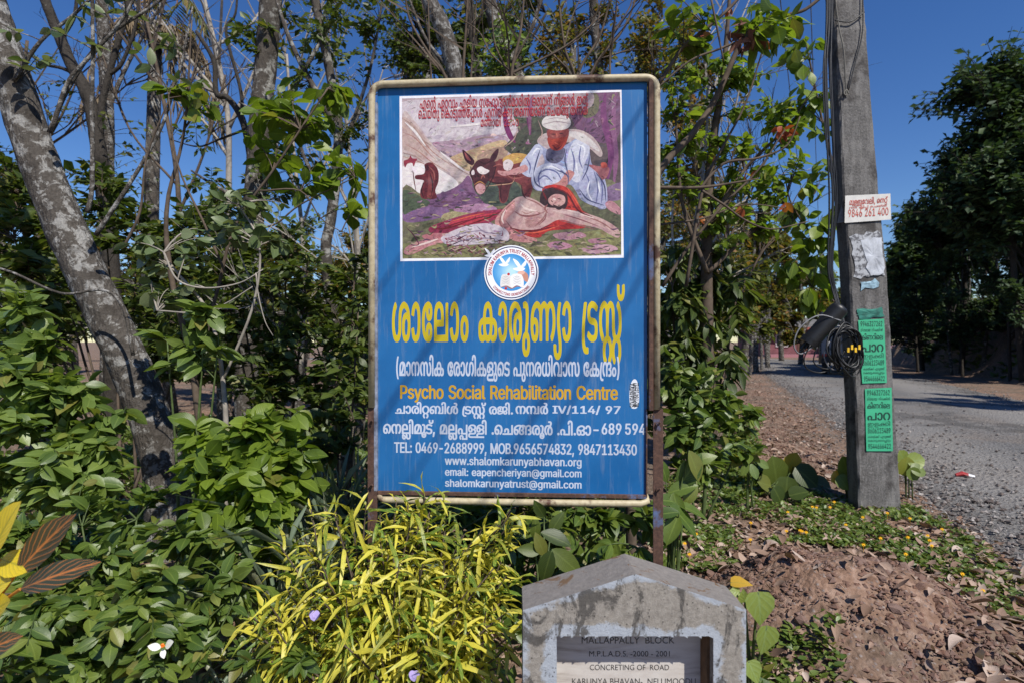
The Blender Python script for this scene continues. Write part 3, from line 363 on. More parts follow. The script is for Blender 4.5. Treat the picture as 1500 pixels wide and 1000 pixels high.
[286,[52,-43,222,0,8,2,0,16,-3,2,-5,1,-88,0,-5,1,-3,4,-2,4,2,7,4,3,6,1,62,0,17,4,11,7,7,10,1,15,-4,12,-8,7,-5,3,9,8,5,8,0,16,-3,10,-8,7,-10,6,-22,5,-28,1,-19,-3,-14,-4,-18,-10,-9,-9,-8,-16,-1,-5,0,-16,1,-6,4,-10,9,-10,11,-5,10,-2,14,0,9,2,10,4,7,6,7,15,20,-3,7,-5,2,-5,0,-9,-2,-4,-7,-4,-51,0,-10,0,-18,-3,-11,-6,-7,-6,-2,-6,-1,-5,0,-14,-101,0,-5,2,-4,4,0,6,1,4,5,3,5,1,62,0,12,2,8,3,6,3,6,6,3,6,1,4,0,14,-4,11,-6,5,-6,3,1,2,7,6,5,7,1,5,0,11,-2,8,-4,6,-5,5,-17,8,-24,4,-28,-1,-15,-3,-12,-4,-19,-12,-8,-10,-5,-10,-1,-5,0,-21,5,-14,7,-8,10,-5,12,-3,14,0,10,2,11,5,7,7,6,13,19,-3,7,-4,3,-8,-1,-9,-3,-4,-5,-2,-62,0,-8,-1,-12,-3,-10,-6,-4,-3,-4,-11,0,-15,4,-7,4,-5,10,-5,16,-4],[41,40,-5,5,-4,6,-1,8,4,5,7,4,4,-1,4,-4,2,-4,0,-9,-2,-5,-5,-5],[183,40,-3,1,-5,6,-3,13,7,6,5,2,2,0,4,-3,4,-8,0,-4,-1,-5,-3,-5,-5,-3],[82,62,-4,11,-7,7,-10,5,-17,2,10,6,18,4,16,0,11,-2,9,-6,3,-8,-1,-7,-6,-7,-3,-1,-15,-1],[224,64,-4,8,-6,7,-12,6,-17,2,10,6,19,4,16,0,10,-2,5,-3,5,-4,2,-5,0,-7,-4,-7,-6,-3,-10,0]],
[312,[39,-4,16,0,6,1,7,2,11,6,8,12,2,7,0,10,3,-10,6,-11,7,-7,10,-6,16,-4,19,0,14,3,12,6,6,7,3,8,0,14,-4,9,-11,9,8,7,5,9,0,13,-3,7,-7,8,1,1,3,-1,7,-3,6,-6,6,-13,1,-7,0,-67,8,-2,14,0,9,2,0,47,2,23,2,7,4,8,7,6,8,4,13,1,10,-4,4,-6,0,-9,-3,-5,-6,-5,-4,-1,-11,0,-8,-3,0,-15,8,-2,12,-1,7,-2,6,-6,2,-8,-1,-4,-2,-4,-5,-5,-13,0,-7,1,-7,-2,-3,-12,0,-3,4,-2,12,-2,19,0,9,2,11,4,9,9,3,4,2,8,-1,16,-4,7,-6,6,-8,4,7,4,6,6,4,11,0,11,-6,13,-4,4,-11,6,-21,6,-16,0,-21,-6,-8,-4,-9,-6,-14,9,-8,3,-16,4,-18,0,-22,-5,-25,5,-28,0,-29,-6,-24,-10,-6,-4,-12,-11,-7,-14,-3,-12,0,-25,4,-15,4,-7,9,-9,9,-5],[136,15,-7,4,-7,11,-3,16,1,12,3,10,5,10,9,10,3,2,3,-1,6,-5,2,-4,1,-10,-5,-7,-3,-1,-12,-2,-5,-2,0,-15,7,-2,11,-1,4,-2,3,-2,3,-7,-1,-6,-5,-7,-4,-1],[45,16,-2,1,-7,8,-4,14,0,4,5,3,4,2,4,1,5,-1,5,-4,4,-11,-1,-8,-4,-6,-3,-3],[88,43,-1,6,-5,8,-6,5,-9,4,-10,3,-20,-1,5,9,7,6,13,8,6,2,17,4,24,-1,-10,-10,-6,-12,-4,-14]],
[252,[39,-4,16,0,10,2,14,7,4,5,-1,-10,4,-2,12,-2,18,0,6,1,8,2,12,6,5,6,4,11,5,-8,6,-7,4,-3,16,-7,6,-1,20,0,12,3,11,5,9,10,8,15,3,16,0,22,-3,16,-8,16,-9,9,-12,6,-13,3,-14,0,-16,-5,-12,-7,-4,-3,-5,-8,-6,-12,-1,10,-7,10,-4,4,-11,5,-16,4,-9,2,-22,0,-15,-3,-21,-6,-12,-6,-7,-5,-10,-9,-8,-15,-4,-15,0,-24,3,-12,7,-12,8,-7,8,-4],[44,16,-4,3,-6,10,-2,12,1,2,6,4,7,2,4,-1,5,-4,4,-13,-1,-6,-4,-6,-3,-3],[86,16,3,9,0,16,-2,6,8,-1,11,-1,7,-3,4,-4,3,-7,-1,-8,-4,-6,-4,-1,-12,0,-7,1],[193,16,-7,6,-7,16,-9,3,-20,-4,-4,9,-6,6,-7,4,9,7,4,4,3,9,21,-4,3,0,7,2,6,15,7,6,3,2,6,-1,6,-3,5,-6,4,-9,2,-10,0,-24,-3,-13,-6,-9,-3,-4,-4,-2],[86,50,-7,10,-10,5,-12,4,-20,-1,4,8,10,9,13,7,6,2,14,3,19,-2,7,-2,7,-8,1,-6,-1,-4,-4,-5,-8,-4,-11,-1,-7,-2]],
[255,[152,-47,15,-1,9,3,8,4,4,3,5,11,1,7,0,101,-2,2,-6,1,-14,0,-8,-2,-1,-63,-1,-2,-22,1,-1,21,3,15,4,14,5,10,5,7,10,8,9,3,11,0,8,-2,7,-4,8,-8,4,-6,6,-16,2,-13,0,-23,-1,-8,-6,-22,-7,-15,-11,-14,2,-3,12,-8,5,-1,6,1,8,6,12,20,8,22,4,25,0,19,-4,24,-8,18,-5,7,-10,9,-13,7,-22,5,-19,0,-12,-2,-7,-2,-13,-6,-14,-13,-6,-9,-6,-13,-6,-23,0,-30,-18,0,2,9,0,16,-2,7,-8,11,-11,7,-16,4,-16,0,-11,-2,-15,-7,-7,-8,-5,-12,0,-19,5,-13,9,-10,6,-3,5,-1,6,1,2,1,7,8,1,5,-5,4,-5,11,-2,6,2,7,3,6,6,6,10,0,7,-6,4,-12,-2,-12,-7,-11,6,-11,8,-3,43,0,1,-1,5,-15,7,-13,10,-8,10,-5],[158,-28,-9,7,-5,11,-1,7,5,0,15,0,0,-14,-1,-6,-2,-5]],
[212,[137,-69,9,2,9,9,0,3,-9,8,-3,5,-2,7,0,10,2,8,3,6,5,4,4,2,8,2,7,-3,7,-6,4,-7,1,-5,0,-12,-1,-4,-4,-6,-9,-10,0,-2,9,-9,8,-2,5,1,6,3,8,10,7,12,1,5,0,18,-1,5,-6,11,-9,9,9,10,6,12,1,6,0,21,-1,7,-4,13,-5,9,-8,11,-10,8,9,12,5,12,0,14,-4,9,-5,5,-8,4,-13,4,-18,0,-18,-5,0,-2,4,-13,8,-2,8,2,8,-1,5,-4,2,-6,-1,-7,-8,-10,-12,3,-18,-1,-21,-5,-13,-7,-6,5,-7,3,-16,4,-14,1,-16,-4,-14,-8,-9,-8,-5,-9,-5,-17,0,-25,4,-16,9,-16,16,-16,7,-2,8,2,11,13,-12,12,-6,9,-4,10,-2,12,0,9,2,11,6,13,7,6,6,3,9,-1,7,-6,5,-10,1,-7,0,-72,8,-2,14,0,9,2,0,51,1,3,0,14,2,10,5,10,7,5,4,2,8,2,7,-1,-12,-14,-5,-10,-4,-11,-2,-13,0,-10,2,-13,4,-10,7,-8,-13,-10,-5,-10,-2,-8,0,-18,5,-13,11,-13,5,-3],[161,16,-6,5,-3,6,-2,9,0,13,2,11,5,12,6,10,2,1,2,-1,7,-10,4,-10,2,-10,0,-18,-3,-10,-3,-3,-5,-5]],
[254,[209,-48,19,3,13,6,8,8,4,8,2,9,0,14,-2,9,-3,6,-6,7,-11,8,12,10,6,12,2,9,0,12,-3,13,-5,9,-9,9,-13,7,-10,3,-12,2,-22,0,-17,-3,-9,-3,-17,-9,-12,-13,-10,-19,-6,-22,0,-29,-18,0,2,9,0,17,-3,8,-4,6,-9,7,-5,3,-10,3,-6,1,-16,0,-11,-2,-11,-5,-11,-10,-5,-12,0,-19,5,-13,9,-10,6,-3,5,-1,6,1,2,1,7,8,1,5,-5,4,-5,11,-2,6,2,7,4,7,5,5,10,0,7,-6,4,-12,-2,-12,-7,-11,6,-11,8,-3,43,0,1,-1,5,-15,7,-13,6,-6,14,-7,10,-3,15,1,8,2,11,6,0,-5,2,-1,8,-2],[158,-28,-9,7,-5,11,-1,7,5,0,15,0,0,-14,-1,-6,-2,-5],[194,-27,1,47,15,-3,6,-5,3,-3,4,-11,0,-11,-4,-9,-6,-5,-12,-1,-3,1],[140,18,-1,20,4,19,3,9,8,14,7,8,7,4,14,4,13,0,9,-2,7,-4,6,-7,4,-10,0,-13,-3,-8,-3,-6,-6,-4,-14,-5,-1,45,-8,2,-20,-1,-3,-2,0,-63]],
[207,[63,-4,24,0,18,4,17,-4,22,0,7,1,15,4,12,6,13,11,6,7,7,16,2,11,0,23,-5,19,-10,17,-5,4,-5,1,-6,-1,-14,-9,-1,-2,10,-16,4,-13,1,-17,-3,-15,-8,-13,-8,-9,-11,-5,-9,-1,-3,0,13,16,4,8,4,16,0,23,-1,6,-6,13,-9,10,-12,6,-14,4,-14,-1,-19,-5,-10,3,-11,3,-13,0,-11,-3,-12,-5,-7,-5,-9,-12,-4,-14,0,-23,1,-7,7,-19,6,-9,9,-9,18,-10],[70,15,-10,3,-9,6,-10,12,-6,14,-2,11,1,18,5,11,7,5,9,1,6,-4,-5,-17,0,-14,3,-17,4,-10,7,-11,8,-8],[104,25,-8,10,-7,17,-1,6,0,17,2,8,4,8,4,3,4,2,4,1,7,-3,7,-9,3,-12,0,-13,-2,-11,-5,-12,-5,-6]],
[238,[26,-4,7,3,9,11,0,2,-7,7,-2,5,-3,10,2,6,3,6,4,5,4,1,9,0,6,-6,3,-6,1,-7,-1,-8,-8,-14,5,-10,4,-3,6,-1,75,0,8,3,7,11,0,3,-13,12,-4,8,-4,14,-1,13,4,12,7,12,7,7,11,4,14,0,12,-6,9,-11,5,-14,0,-18,-2,-9,-8,-15,-12,-10,0,-5,8,-10,8,-2,8,3,13,11,8,9,5,11,4,16,0,22,-2,9,-5,12,-4,6,-8,8,-14,8,-21,5,-23,0,-20,-5,-14,-7,-8,-8,-9,-15,-5,-18,0,-14,4,-14,9,-18,-27,1,2,9,0,16,-2,7,-2,4,-7,8,-12,7,-13,3,-19,0,-12,-3,-15,-8,-4,-6,-4,-8,-3,-13,2,-10,4,-10,6,-9,8,-7]],
[128,[69,-4,24,0,16,4,7,4,7,7,4,9,0,16,-1,4,-3,6,-7,6,-6,4,10,8,4,7,1,5,0,13,-1,4,-3,7,-7,6,-7,5,-12,4,-13,2,-14,0,-13,-2,-11,-3,-12,-6,-11,-9,-6,-8,-5,-11,-5,-19,-2,-15,1,-3,0,-14,3,-16,3,-11,3,-2,6,-1,19,3,2,1,-4,22,-1,26,3,14,3,9,5,10,10,10,9,4,18,0,6,-4,4,-6,1,-7,-3,-8,-5,-4,-3,-1,-17,0,-8,-2,0,-16,7,-2,14,0,9,-2,7,-9,1,-9,-3,-7,-4,-3,-23,1,-8,-3,-3,-14,3,-2]],
[212,[38,-4,8,2,11,13,-12,12,-7,11,-4,12,-1,18,2,10,4,10,9,9,6,3,6,0,4,-1,6,-6,5,-10,1,-7,0,-71,2,-2,20,-1,9,2,0,59,1,11,2,8,5,10,4,3,7,4,8,2,7,-1,-12,-14,-5,-10,-4,-11,-2,-13,0,-10,2,-13,4,-10,7,-9,12,-7,7,-2,6,-1,18,0,12,3,12,6,6,8,5,8,3,13,0,20,-2,11,-3,9,-9,15,-7,8,-7,5,8,12,5,8,1,5,0,12,-1,4,-4,7,-4,4,-8,4,-13,4,-19,-1,-15,-3,-2,-1,0,-2,4,-13,8,-2,8,2,8,-1,4,-3,3,-7,-1,-7,-8,-10,-12,3,-18,-1,-21,-5,-13,-7,-7,5,-12,5,-11,3,-13,0,-15,-4,-9,-4,-6,-4,-9,-8,-5,-9,-5,-16,0,-26,1,-7,3,-9,9,-16,16,-16],[161,16,-6,5,-3,6,-2,9,0,13,2,11,5,12,6,10,2,1,2,-1,7,-10,4,-10,2,-10,0,-18,-3,-10,-3,-3,-5,-5]],
[240,[40,-4,8,2,10,13,-16,15,-6,11,-3,16,1,12,2,7,7,13,13,9,8,3,15,-1,-14,-13,-8,-17,-3,-17,0,-10,4,-19,3,-6,8,-9,11,-6,13,-3,18,0,12,3,8,4,9,8,7,14,6,-13,8,-8,12,-6,10,-2,17,0,13,3,8,4,4,2,7,8,4,8,3,11,0,24,-6,19,-4,7,-7,9,-13,10,11,14,5,10,0,15,-2,6,-3,4,-7,6,-16,5,-19,1,-16,-4,-2,-1,0,-4,3,-11,8,-2,9,2,7,-1,3,-1,3,-4,1,-4,-1,-8,-3,-4,-6,-7,-25,4,-25,0,-30,-6,-17,4,-25,2,-13,-3,-13,-4,-14,-8,-12,-13,-5,-10,-3,-11,0,-24,3,-13,8,-15,10,-11,8,-6],[98,16,-7,6,-3,6,-2,9,0,14,1,7,4,11,4,7,8,7,1,-1,7,-9,6,-15,1,-6,0,-16,-2,-9,-4,-6,-6,-5],[188,16,-5,4,-3,5,-3,13,0,10,4,17,5,10,5,7,3,-2,5,-6,5,-9,3,-10,1,-14,-1,-9,-5,-10,-6,-6],[147,64,-7,16,-8,11,-4,3,2,2,17,1,16,-1,4,-2,-11,-12]],
[151,[39,-4,16,0,10,2,14,7,4,5,-1,-8,0,-2,4,-2,12,-2,18,0,14,3,9,4,5,5,7,13,0,15,-5,10,-6,6,-7,4,8,5,5,6,3,8,0,12,-5,12,-8,7,-10,5,-17,5,-30,1,-9,-2,-15,-3,-12,-4,-15,-8,-14,-12,-8,-15,-4,-14,0,-25,1,-6,6,-14,7,-8,12,-7],[44,16,-4,3,-6,10,-2,12,1,2,6,4,7,2,4,-1,5,-4,4,-13,-1,-6,-4,-6,-3,-3],[86,16,3,9,0,16,-2,6,8,-1,11,-1,7,-3,4,-4,3,-7,-1,-8,-4,-6,-4,-1,-12,0,-7,1],[86,50,-7,10,-10,5,-12,4,-20,-1,4,8,10,9,13,7,6,2,14,3,19,-2,7,-2,7,-8,1,-6,-1,-4,-4,-5,-8,-4,-11,-1,-7,-2]],
[197,[52,-43,132,0,7,2,1,15,-3,3,-5,1,-140,0,-8,4,-1,2,0,6,3,5,8,3,88,0,23,4,15,6,6,4,10,11,5,10,3,11,1,24,-5,20,-6,11,-7,6,-11,7,-9,3,-11,2,-17,-1,-11,-3,-12,-7,-11,6,-10,3,-13,2,-14,0,-17,-3,-9,-3,-12,-7,-8,-7,-6,-7,-3,-7,-2,-9,-1,-2,0,-21,2,-8,3,-6,7,-8,10,-5,12,-3,14,0,10,2,11,5,7,7,5,13,-1,17,-4,8,-8,8,-9,4,-10,2,-11,-1,9,7,6,3,5,1,17,-1,9,-7,6,-12,1,-6,0,-47,9,-2,14,0,8,2,0,43,2,15,4,9,7,5,10,0,9,-7,6,-10,3,-12,0,-16,-2,-10,-7,-11,-7,-7,-5,-2,-12,-3,-90,0,-20,-4,-10,-6,-4,-3,-4,-11,0,-15,4,-7,4,-5,10,-5,16,-4],[41,40,-5,3,-3,5,-2,11,4,5,7,4,4,-1,4,-4,2,-4,0,-9,-2,-5,-5,-5]],
[203,[40,-4,8,2,10,13,-16,15,-6,11,-3,16,1,12,2,7,6,12,6,5,8,5,7,3,16,-1,-8,-6,-11,-17,-5,-15,-1,-19,2,-13,5,-12,8,-9,11,-6,13,-3,17,0,13,3,12,6,5,6,7,11,3,15,0,14,-2,12,-4,11,-4,6,-8,11,-6,5,17,0,10,-4,7,-6,9,-16,2,-11,0,-9,-2,-11,-5,-9,-5,-7,-10,-9,-2,-3,9,-13,7,-2,5,1,14,9,11,13,6,12,3,11,1,19,-4,20,-9,15,-6,6,-17,9,-22,6,-19,0,-17,-4,-7,-2,-22,5,-18,1,-13,-3,-13,-4,-14,-8,-12,-13,-5,-10,-3,-11,0,-24,3,-13,8,-15,10,-11,8,-6],[98,16,-7,6,-3,6,-2,9,0,14,2,11,6,13,8,9,2,-1,7,-10,6,-15,1,-6,0,-16,-2,-9,-4,-6,-6,-5]],
[352,[40,-4,8,2,10,13,-16,15,-6,11,-3,16,1,12,2,7,6,12,12,9,10,4,15,-1,-8,-6,-7,-9,-6,-13,-4,-19,1,-18,4,-13,6,-9,15,-10,13,-3,18,0,10,2,14,7,5,6,7,11,3,15,0,14,-2,12,-4,11,-4,6,-8,11,-6,5,1,1,12,0,4,-2,9,-6,6,-10,3,-16,0,-63,8,-2,14,0,9,2,0,65,1,7,5,14,7,6,9,5,14,-1,-15,-15,-4,-8,-5,-15,-1,-9,1,-18,3,-11,3,-6,8,-9,3,-2,8,-4,12,-3,19,0,12,3,7,3,5,3,5,6,7,11,3,15,0,15,-3,15,-6,13,-14,16,15,0,11,-4,6,-5,5,-7,6,-14,1,-16,-3,-13,-5,-10,-5,-5,-11,-10,0,-3,9,-11,7,-2,5,1,9,5,13,14,9,15,4,20,0,10,-3,17,-10,18,-6,6,-7,4,-16,7,-16,4,-19,0,-22,-5,-23,5,-18,0,-21,-6,-15,-9,-6,5,-11,5,-19,5,-16,-1,-22,-5,-22,5,-18,1,-13,-3,-13,-4,-14,-8,-12,-13,-5,-10,-3,-11,0,-25,3,-12,6,-12,12,-14,8,-6],[98,16,-7,6,-3,6,-2,9,0,14,2,11,6,13,8,9,2,-1,7,-10,6,-15,1,-6,0,-16,-2,-9,-4,-6,-6,-5],[247,16,-7,6,-3,6,-2,9,0,14,2,11,6,13,8,9,1,0,1,-1,6,-7,7,-17,1,-6,0,-17,-2,-9,-6,-8,-4,-3]],
[301,[34,-4,21,0,9,2,11,4,11,-4,10,-2,18,0,16,4,10,6,7,7,4,6,5,13,3,16,0,-14,4,-14,5,-9,9,-9,10,-4,10,-2,18,0,9,2,9,4,8,7,5,10,1,17,-3,12,-8,10,-11,6,-17,4,-13,1,5,10,11,11,9,4,10,3,13,-2,9,-4,9,-8,4,-8,4,-18,-2,-17,-7,-14,-15,-15,1,-2,8,-11,8,-2,2,1,3,0,8,5,13,13,8,14,4,14,0,25,-4,15,-5,10,-12,11,-16,8,-20,5,-18,0,-16,-4,-17,-7,-12,-8,-7,-8,-5,-9,-5,-12,-3,0,-2,1,-3,13,-6,13,-8,9,-4,3,-14,6,-11,3,-13,0,-15,-4,-14,-7,-7,-7,-4,-7,-5,-13,-3,-10,-17,-3,-10,-3,-11,-5,-5,-4,-3,-5,-5,-10,0,-16,4,-10,2,-3,9,-8,9,-4],[202,15,-7,6,-3,6,-3,17,2,4,13,0,5,-2,4,-4,3,-7,0,-9,-2,-6,-4,-4,-2,-1],[39,16,-6,7,-2,4,1,9,2,5,4,4,8,3,5,0,3,-16,4,-13,-7,-3],[99,16,-9,8,-5,11,-2,13,28,1,16,-1,-3,-16,-4,-8,-7,-7,-3,-1],[84,69,-1,2,3,9,4,9,6,5,4,2,10,0,4,-2,5,-4,6,-13,1,-5,0,-3]],
[251,[37,-3,9,2,11,12,0,2,-10,7,-8,12,-4,10,-2,12,0,9,3,14,5,9,10,9,4,1,8,-1,5,-4,6,-8,2,-11,0,-71,2,-2,6,-2,14,0,9,3,0,67,1,9,3,10,7,8,4,2,9,0,7,-5,5,-7,2,-9,0,-74,2,-2,5,-1,15,-1,9,3,1,76,4,12,7,7,11,1,10,-7,6,-9,3,-6,2,-13,-2,-18,-9,-18,-13,-14,9,-12,7,-2,10,2,15,15,10,17,4,17,0,21,-3,14,-7,12,-7,9,-7,5,-13,5,-11,2,-16,0,-10,-2,-13,-6,-3,-2,-13,7,-14,3,-15,0,-10,-2,-10,-4,-7,-4,-11,6,-16,4,-15,0,-17,-4,-8,-4,-8,-6,-9,-12,-5,-13,-2,-18,3,-23,7,-16,5,-8,14,-13]],
[208,[81,-69,16,0,15,5,8,9,3,12,2,-6,6,-10,14,-8,10,-2,17,0,13,3,10,6,7,8,3,6,2,8,0,19,-3,10,-7,12,8,10,3,9,0,16,-2,8,-3,6,-6,5,-11,6,-10,3,-18,3,-4,17,-5,11,-7,8,-13,7,-16,4,-14,1,-15,-4,-14,-7,-7,-7,-7,-14,-5,-16,-21,-4,-16,-7,-6,-4,-6,-11,-2,-4,0,-16,2,-5,4,-8,5,-6,10,-5,14,-3,19,0,7,1,-5,-9,-3,-9,-2,-11,3,-15,5,-10,5,-6,9,-4],[87,-51,-5,8,-2,7,1,2,7,3,2,-1,2,-2,2,-4,0,-6,-1,-4,-3,-3],[160,-50,-5,5,-2,5,-2,23,-4,14,16,-1,5,-1,6,-8,3,-8,1,-10,-1,-7,-3,-6,-7,-6],[121,-30,-3,6,-6,5,-4,2,-11,3,-11,1,4,5,8,4,11,0,3,-2,5,-4,3,-7,1,-5],[140,4,-2,1,2,2,1,0],[39,16,-6,7,-2,4,1,9,2,5,4,4,8,3,5,0,3,-16,4,-13,-7,-3],[99,16,-9,8,-5,11,-2,13,28,1,16,-1,-3,-16,-4,-8,-7,-7,-3,-1],[150,16,5,12,4,20,3,0,6,-2,4,-3,5,-10,0,-6,-2,-6,-5,-5],[84,69,-1,2,3,9,4,9,6,5,4,2,10,0,4,-2,5,-4,6,-13,1,-5,0,-3]],
[135,[39,-4,9,3,7,8,2,5,-14,12,-6,11,-4,18,1,12,4,12,3,5,9,9,11,5,14,0,12,-5,9,-11,6,-13,1,-16,-3,-14,-7,-12,-9,-9,-5,-3,0,-3,2,-4,7,-7,2,-2,5,-1,6,1,9,6,13,14,7,12,3,9,2,14,0,10,-2,13,-3,9,-6,9,-10,11,-19,9,-15,3,-23,0,-11,-2,-18,-7,-6,-4,-10,-10,-7,-13,-3,-12,0,-25,4,-14,4,-8,4,-7,12,-11,8,-6]],
[100,[9,43,81,-1,6,2,3,2,0,17,-8,2,-81,0,-6,-1,-3,-2,0,-17]],
[130,[55,-4,19,0,18,5,8,5,7,6,5,8,4,9,3,10,-1,13,-3,13,-6,11,-5,6,-13,7,-12,3,-14,2,32,47,2,5,-7,3,-18,0,-8,-2,-39,-57,-10,-20,-3,-9,-1,-5,0,-20,2,-8,5,-11,9,-9,6,-5,6,-3],[64,17,-8,4,-8,8,-3,8,-1,12,2,8,4,8,7,6,4,2,5,0,6,-1,9,-8,5,-13,1,-11,-3,-7,-5,-9,-8,-6]],
[130,[53,-4,23,0,14,3,11,5,6,4,8,8,4,6,3,9,0,17,-5,12,-10,12,-10,5,7,4,6,6,5,9,2,9,0,10,-2,8,-7,11,-4,5,-15,8,-12,3,-7,1,-17,-1,-12,-3,-10,-5,-10,-9,-4,-7,-3,-9,0,-14,2,-8,7,-11,10,-7,-12,-7,-8,-11,-4,-11,0,-18,6,-14,9,-8,13,-8],[57,18,-5,3,-7,5,-4,10,0,9,5,11,7,6,9,3,10,-1,7,-3,7,-8,4,-11,-1,-8,-4,-7,-5,-5,-7,-4],[61,86,-6,4,-6,6,-3,7,0,9,2,6,5,7,7,4,9,0,6,-2,6,-7,4,-9,0,-6,-3,-8,-5,-6,-9,-5]],
[130,[53,-4,20,0,6,1,10,3,12,8,8,7,6,11,3,9,1,17,-2,11,-6,13,-3,5,-10,9,-13,6,-15,3,-6,0,-15,-3,-2,2,4,26,1,3,52,0,6,1,2,3,0,15,-8,3,-61,0,-13,0,-8,-3,-8,-72,10,-4,13,-1,6,1,12,6,12,0,4,-1,10,-9,4,-9,2,-10,-2,-11,-6,-11,-6,-4,-5,-3,-9,0,-7,4,-5,5,-3,7,-1,3,-2,2,-6,1,-15,0,-6,-1,-2,-2,-1,-6,6,-14,8,-9,11,-7]],
[130,[19,-3,91,0,8,3,0,16,-2,3,-6,1,-55,0,29,31,19,22,10,18,3,13,0,8,-2,9,-6,12,-10,9,-10,5,-15,3,-14,1,-18,-4,-16,-9,-9,-15,-3,-11,0,-7,7,-3,16,0,8,2,2,10,4,8,3,4,8,3,7,0,7,-3,7,-8,2,-8,-1,-11,-8,-15,-63,-70,0,-14]],
[54,[24,-3,8,0,9,3,5,4,2,5,0,6,-1,5,-7,6,-8,2,-5,1,-9,-2,-5,-3,-5,-6,0,-11,3,-4,8,-5],[24,76,8,0,9,3,5,4,2,5,0,6,-1,5,-7,6,-8,2,-5,1,-9,-2,-5,-3,-5,-6,0,-11,3,-4,8,-5]],
[130,[56,-4,17,0,11,2,18,10,7,8,8,14,3,9,3,17,0,35,-1,7,-5,18,-5,10,-5,7,-12,11,-13,5,-9,1,-13,1,-12,-2,-12,-5,-6,-4,-7,-7,-9,-17,-4,-13,-2,-12,0,-35,1,-8,5,-18,5,-10,5,-8,11,-8,8,-5],[61,18,-4,3,-8,7,-6,14,-3,15,-1,22,2,17,6,18,4,7,8,7,4,1,6,0,6,-3,4,-5,8,-14,4,-17,1,-21,-3,-23,-7,-16,-9,-10,-4,-2]],
[128,[18,-3,17,0,8,3,1,50,30,0,17,3,16,7,6,6,5,7,3,7,4,14,-2,18,-6,16,-10,10,-10,6,-22,5,-56,0,-8,-3,0,-146,2,-2],[44,72,0,54,27,1,5,-1,9,-6,5,-10,2,-16,-2,-5,-6,-10,-8,-6,-9,-1]],
[106,[42,-4,21,0,14,3,17,9,4,6,4,9,2,8,-2,9,-4,9,-5,5,-19,9,-26,6,-5,3,-3,5,0,6,2,5,8,5,11,0,7,-7,3,-6,7,-2,18,4,4,2,0,4,-4,9,-8,8,-11,6,-15,3,-16,0,-6,-1,-8,-2,-10,-5,-9,-8,-5,-12,0,-14,3,-8,5,-6,14,-8,30,-7,7,-4,3,-6,0,-6,-3,-5,-9,-5,-9,0,-4,1,-6,5,-4,8,-3,2,-7,1,-18,-4,-2,-2,0,-6,6,-11,5,-5,13,-7]],
[112,[18,-43,17,-1,9,3,11,6,10,14,49,130,-2,2,-6,1,-16,0,-9,-2,-23,-65,-1,-2,-2,2,-23,65,-8,2,-16,0,-9,-2,2,-9,39,-101,-6,-16,-6,-6,-9,1,-8,-2,-4,-13,0,-4]],
[114,[51,-4,19,0,16,4,12,7,7,7,5,8,2,6,0,3,-22,6,-9,-3,-3,-7,-7,-7,-6,-3,-8,0,-5,2,-5,3,-5,6,-5,12,-2,16,2,13,7,14,10,9,10,1,7,-4,6,-5,3,-8,3,-1,7,-1,17,4,4,2,0,4,-6,12,-7,6,-15,9,-14,3,-18,0,-15,-4,-8,-4,-12,-11,-8,-13,-4,-15,0,-25,3,-13,8,-13,9,-10,12,-6]],
[118,[16,-3,16,0,8,3,1,70,1,5,4,9,5,6,6,2,8,0,4,-2,5,-6,4,-10,1,-74,8,-3,15,0,8,2,0,69,0,8,-3,14,-5,10,-5,4,-11,7,-14,3,-12,0,-19,-6,-1,38,-8,3,-15,0,-8,-2,-1,-147,3,-2]],
[120,[51,-4,19,0,6,1,12,4,10,6,10,11,5,10,4,16,0,19,-1,8,-3,10,-8,15,-10,9,-12,6,-13,2,-19,1,-15,-4,-9,-5,-14,-14,-5,-9,-4,-14,0,-27,3,-12,6,-10,14,-15,9,-4],[57,17,-10,5,-5,6,-5,12,-2,16,2,13,7,14,10,9,9,0,8,-3,6,-5,5,-10,3,-12,0,-15,-4,-15,-3,-5,-10,-9]],
[128,[52,-4,26,0,10,2,17,7,12,10,5,10,2,9,0,13,-2,8,-4,7,-7,7,-19,10,-38,12,-7,4,-5,6,-1,10,4,8,4,5,11,4,12,0,8,-3,7,-7,3,-9,3,-1,6,-2,15,0,8,3,-1,11,-6,11,-7,7,-17,9,-17,3,-19,0,-10,-2,-15,-6,-7,-4,-6,-7,-5,-6,-3,-10,0,-15,1,-5,5,-9,7,-7,18,-9,38,-12,7,-4,6,-7,1,-10,-4,-10,-7,-5,-11,-5,-11,1,-7,2,-6,3,-6,7,-2,9,-2,1,-6,1,-16,0,-9,-2,0,-7,2,-7,5,-9,9,-9,12,-6]],
[48,[17,-3,15,0,5,1,3,2,0,110,-3,2,-5,1,-15,0,-5,-1,-3,-2,0,-110,3,-2],[21,125,13,1,6,4,4,6,0,6,-1,4,-5,4,-9,3,-5,1,-9,-2,-5,-2,-4,-6,0,-8,2,-4,4,-4]],
[112,[37,-4,19,0,16,5,3,-2,6,-2,15,0,9,3,0,74,-2,14,-6,10,-9,8,-12,5,-19,3,-17,-2,-13,-4,-10,-6,-6,-7,-5,-7,0,-4,17,-6,6,-1,7,2,2,3,7,7,7,3,9,0,3,-1,5,-5,3,-4,1,-10,-4,-3,-28,-4,-19,-5,-13,-8,-5,-8,-1,-4,0,-17,2,-7,3,-6,9,-7,8,-4],[45,17,-5,2,-5,7,-1,6,2,6,4,4,4,2,19,3,10,2,0,-12,-4,-10,-7,-7,-7,-3]],
[55,[32,-3,18,0,8,2,2,3,-3,14,-8,3,-5,-1,-2,3,-1,4,-1,121,-3,2,-20,1,-6,-1,-3,-2,0,-121,2,-9,3,-7,3,-5,6,-4]],
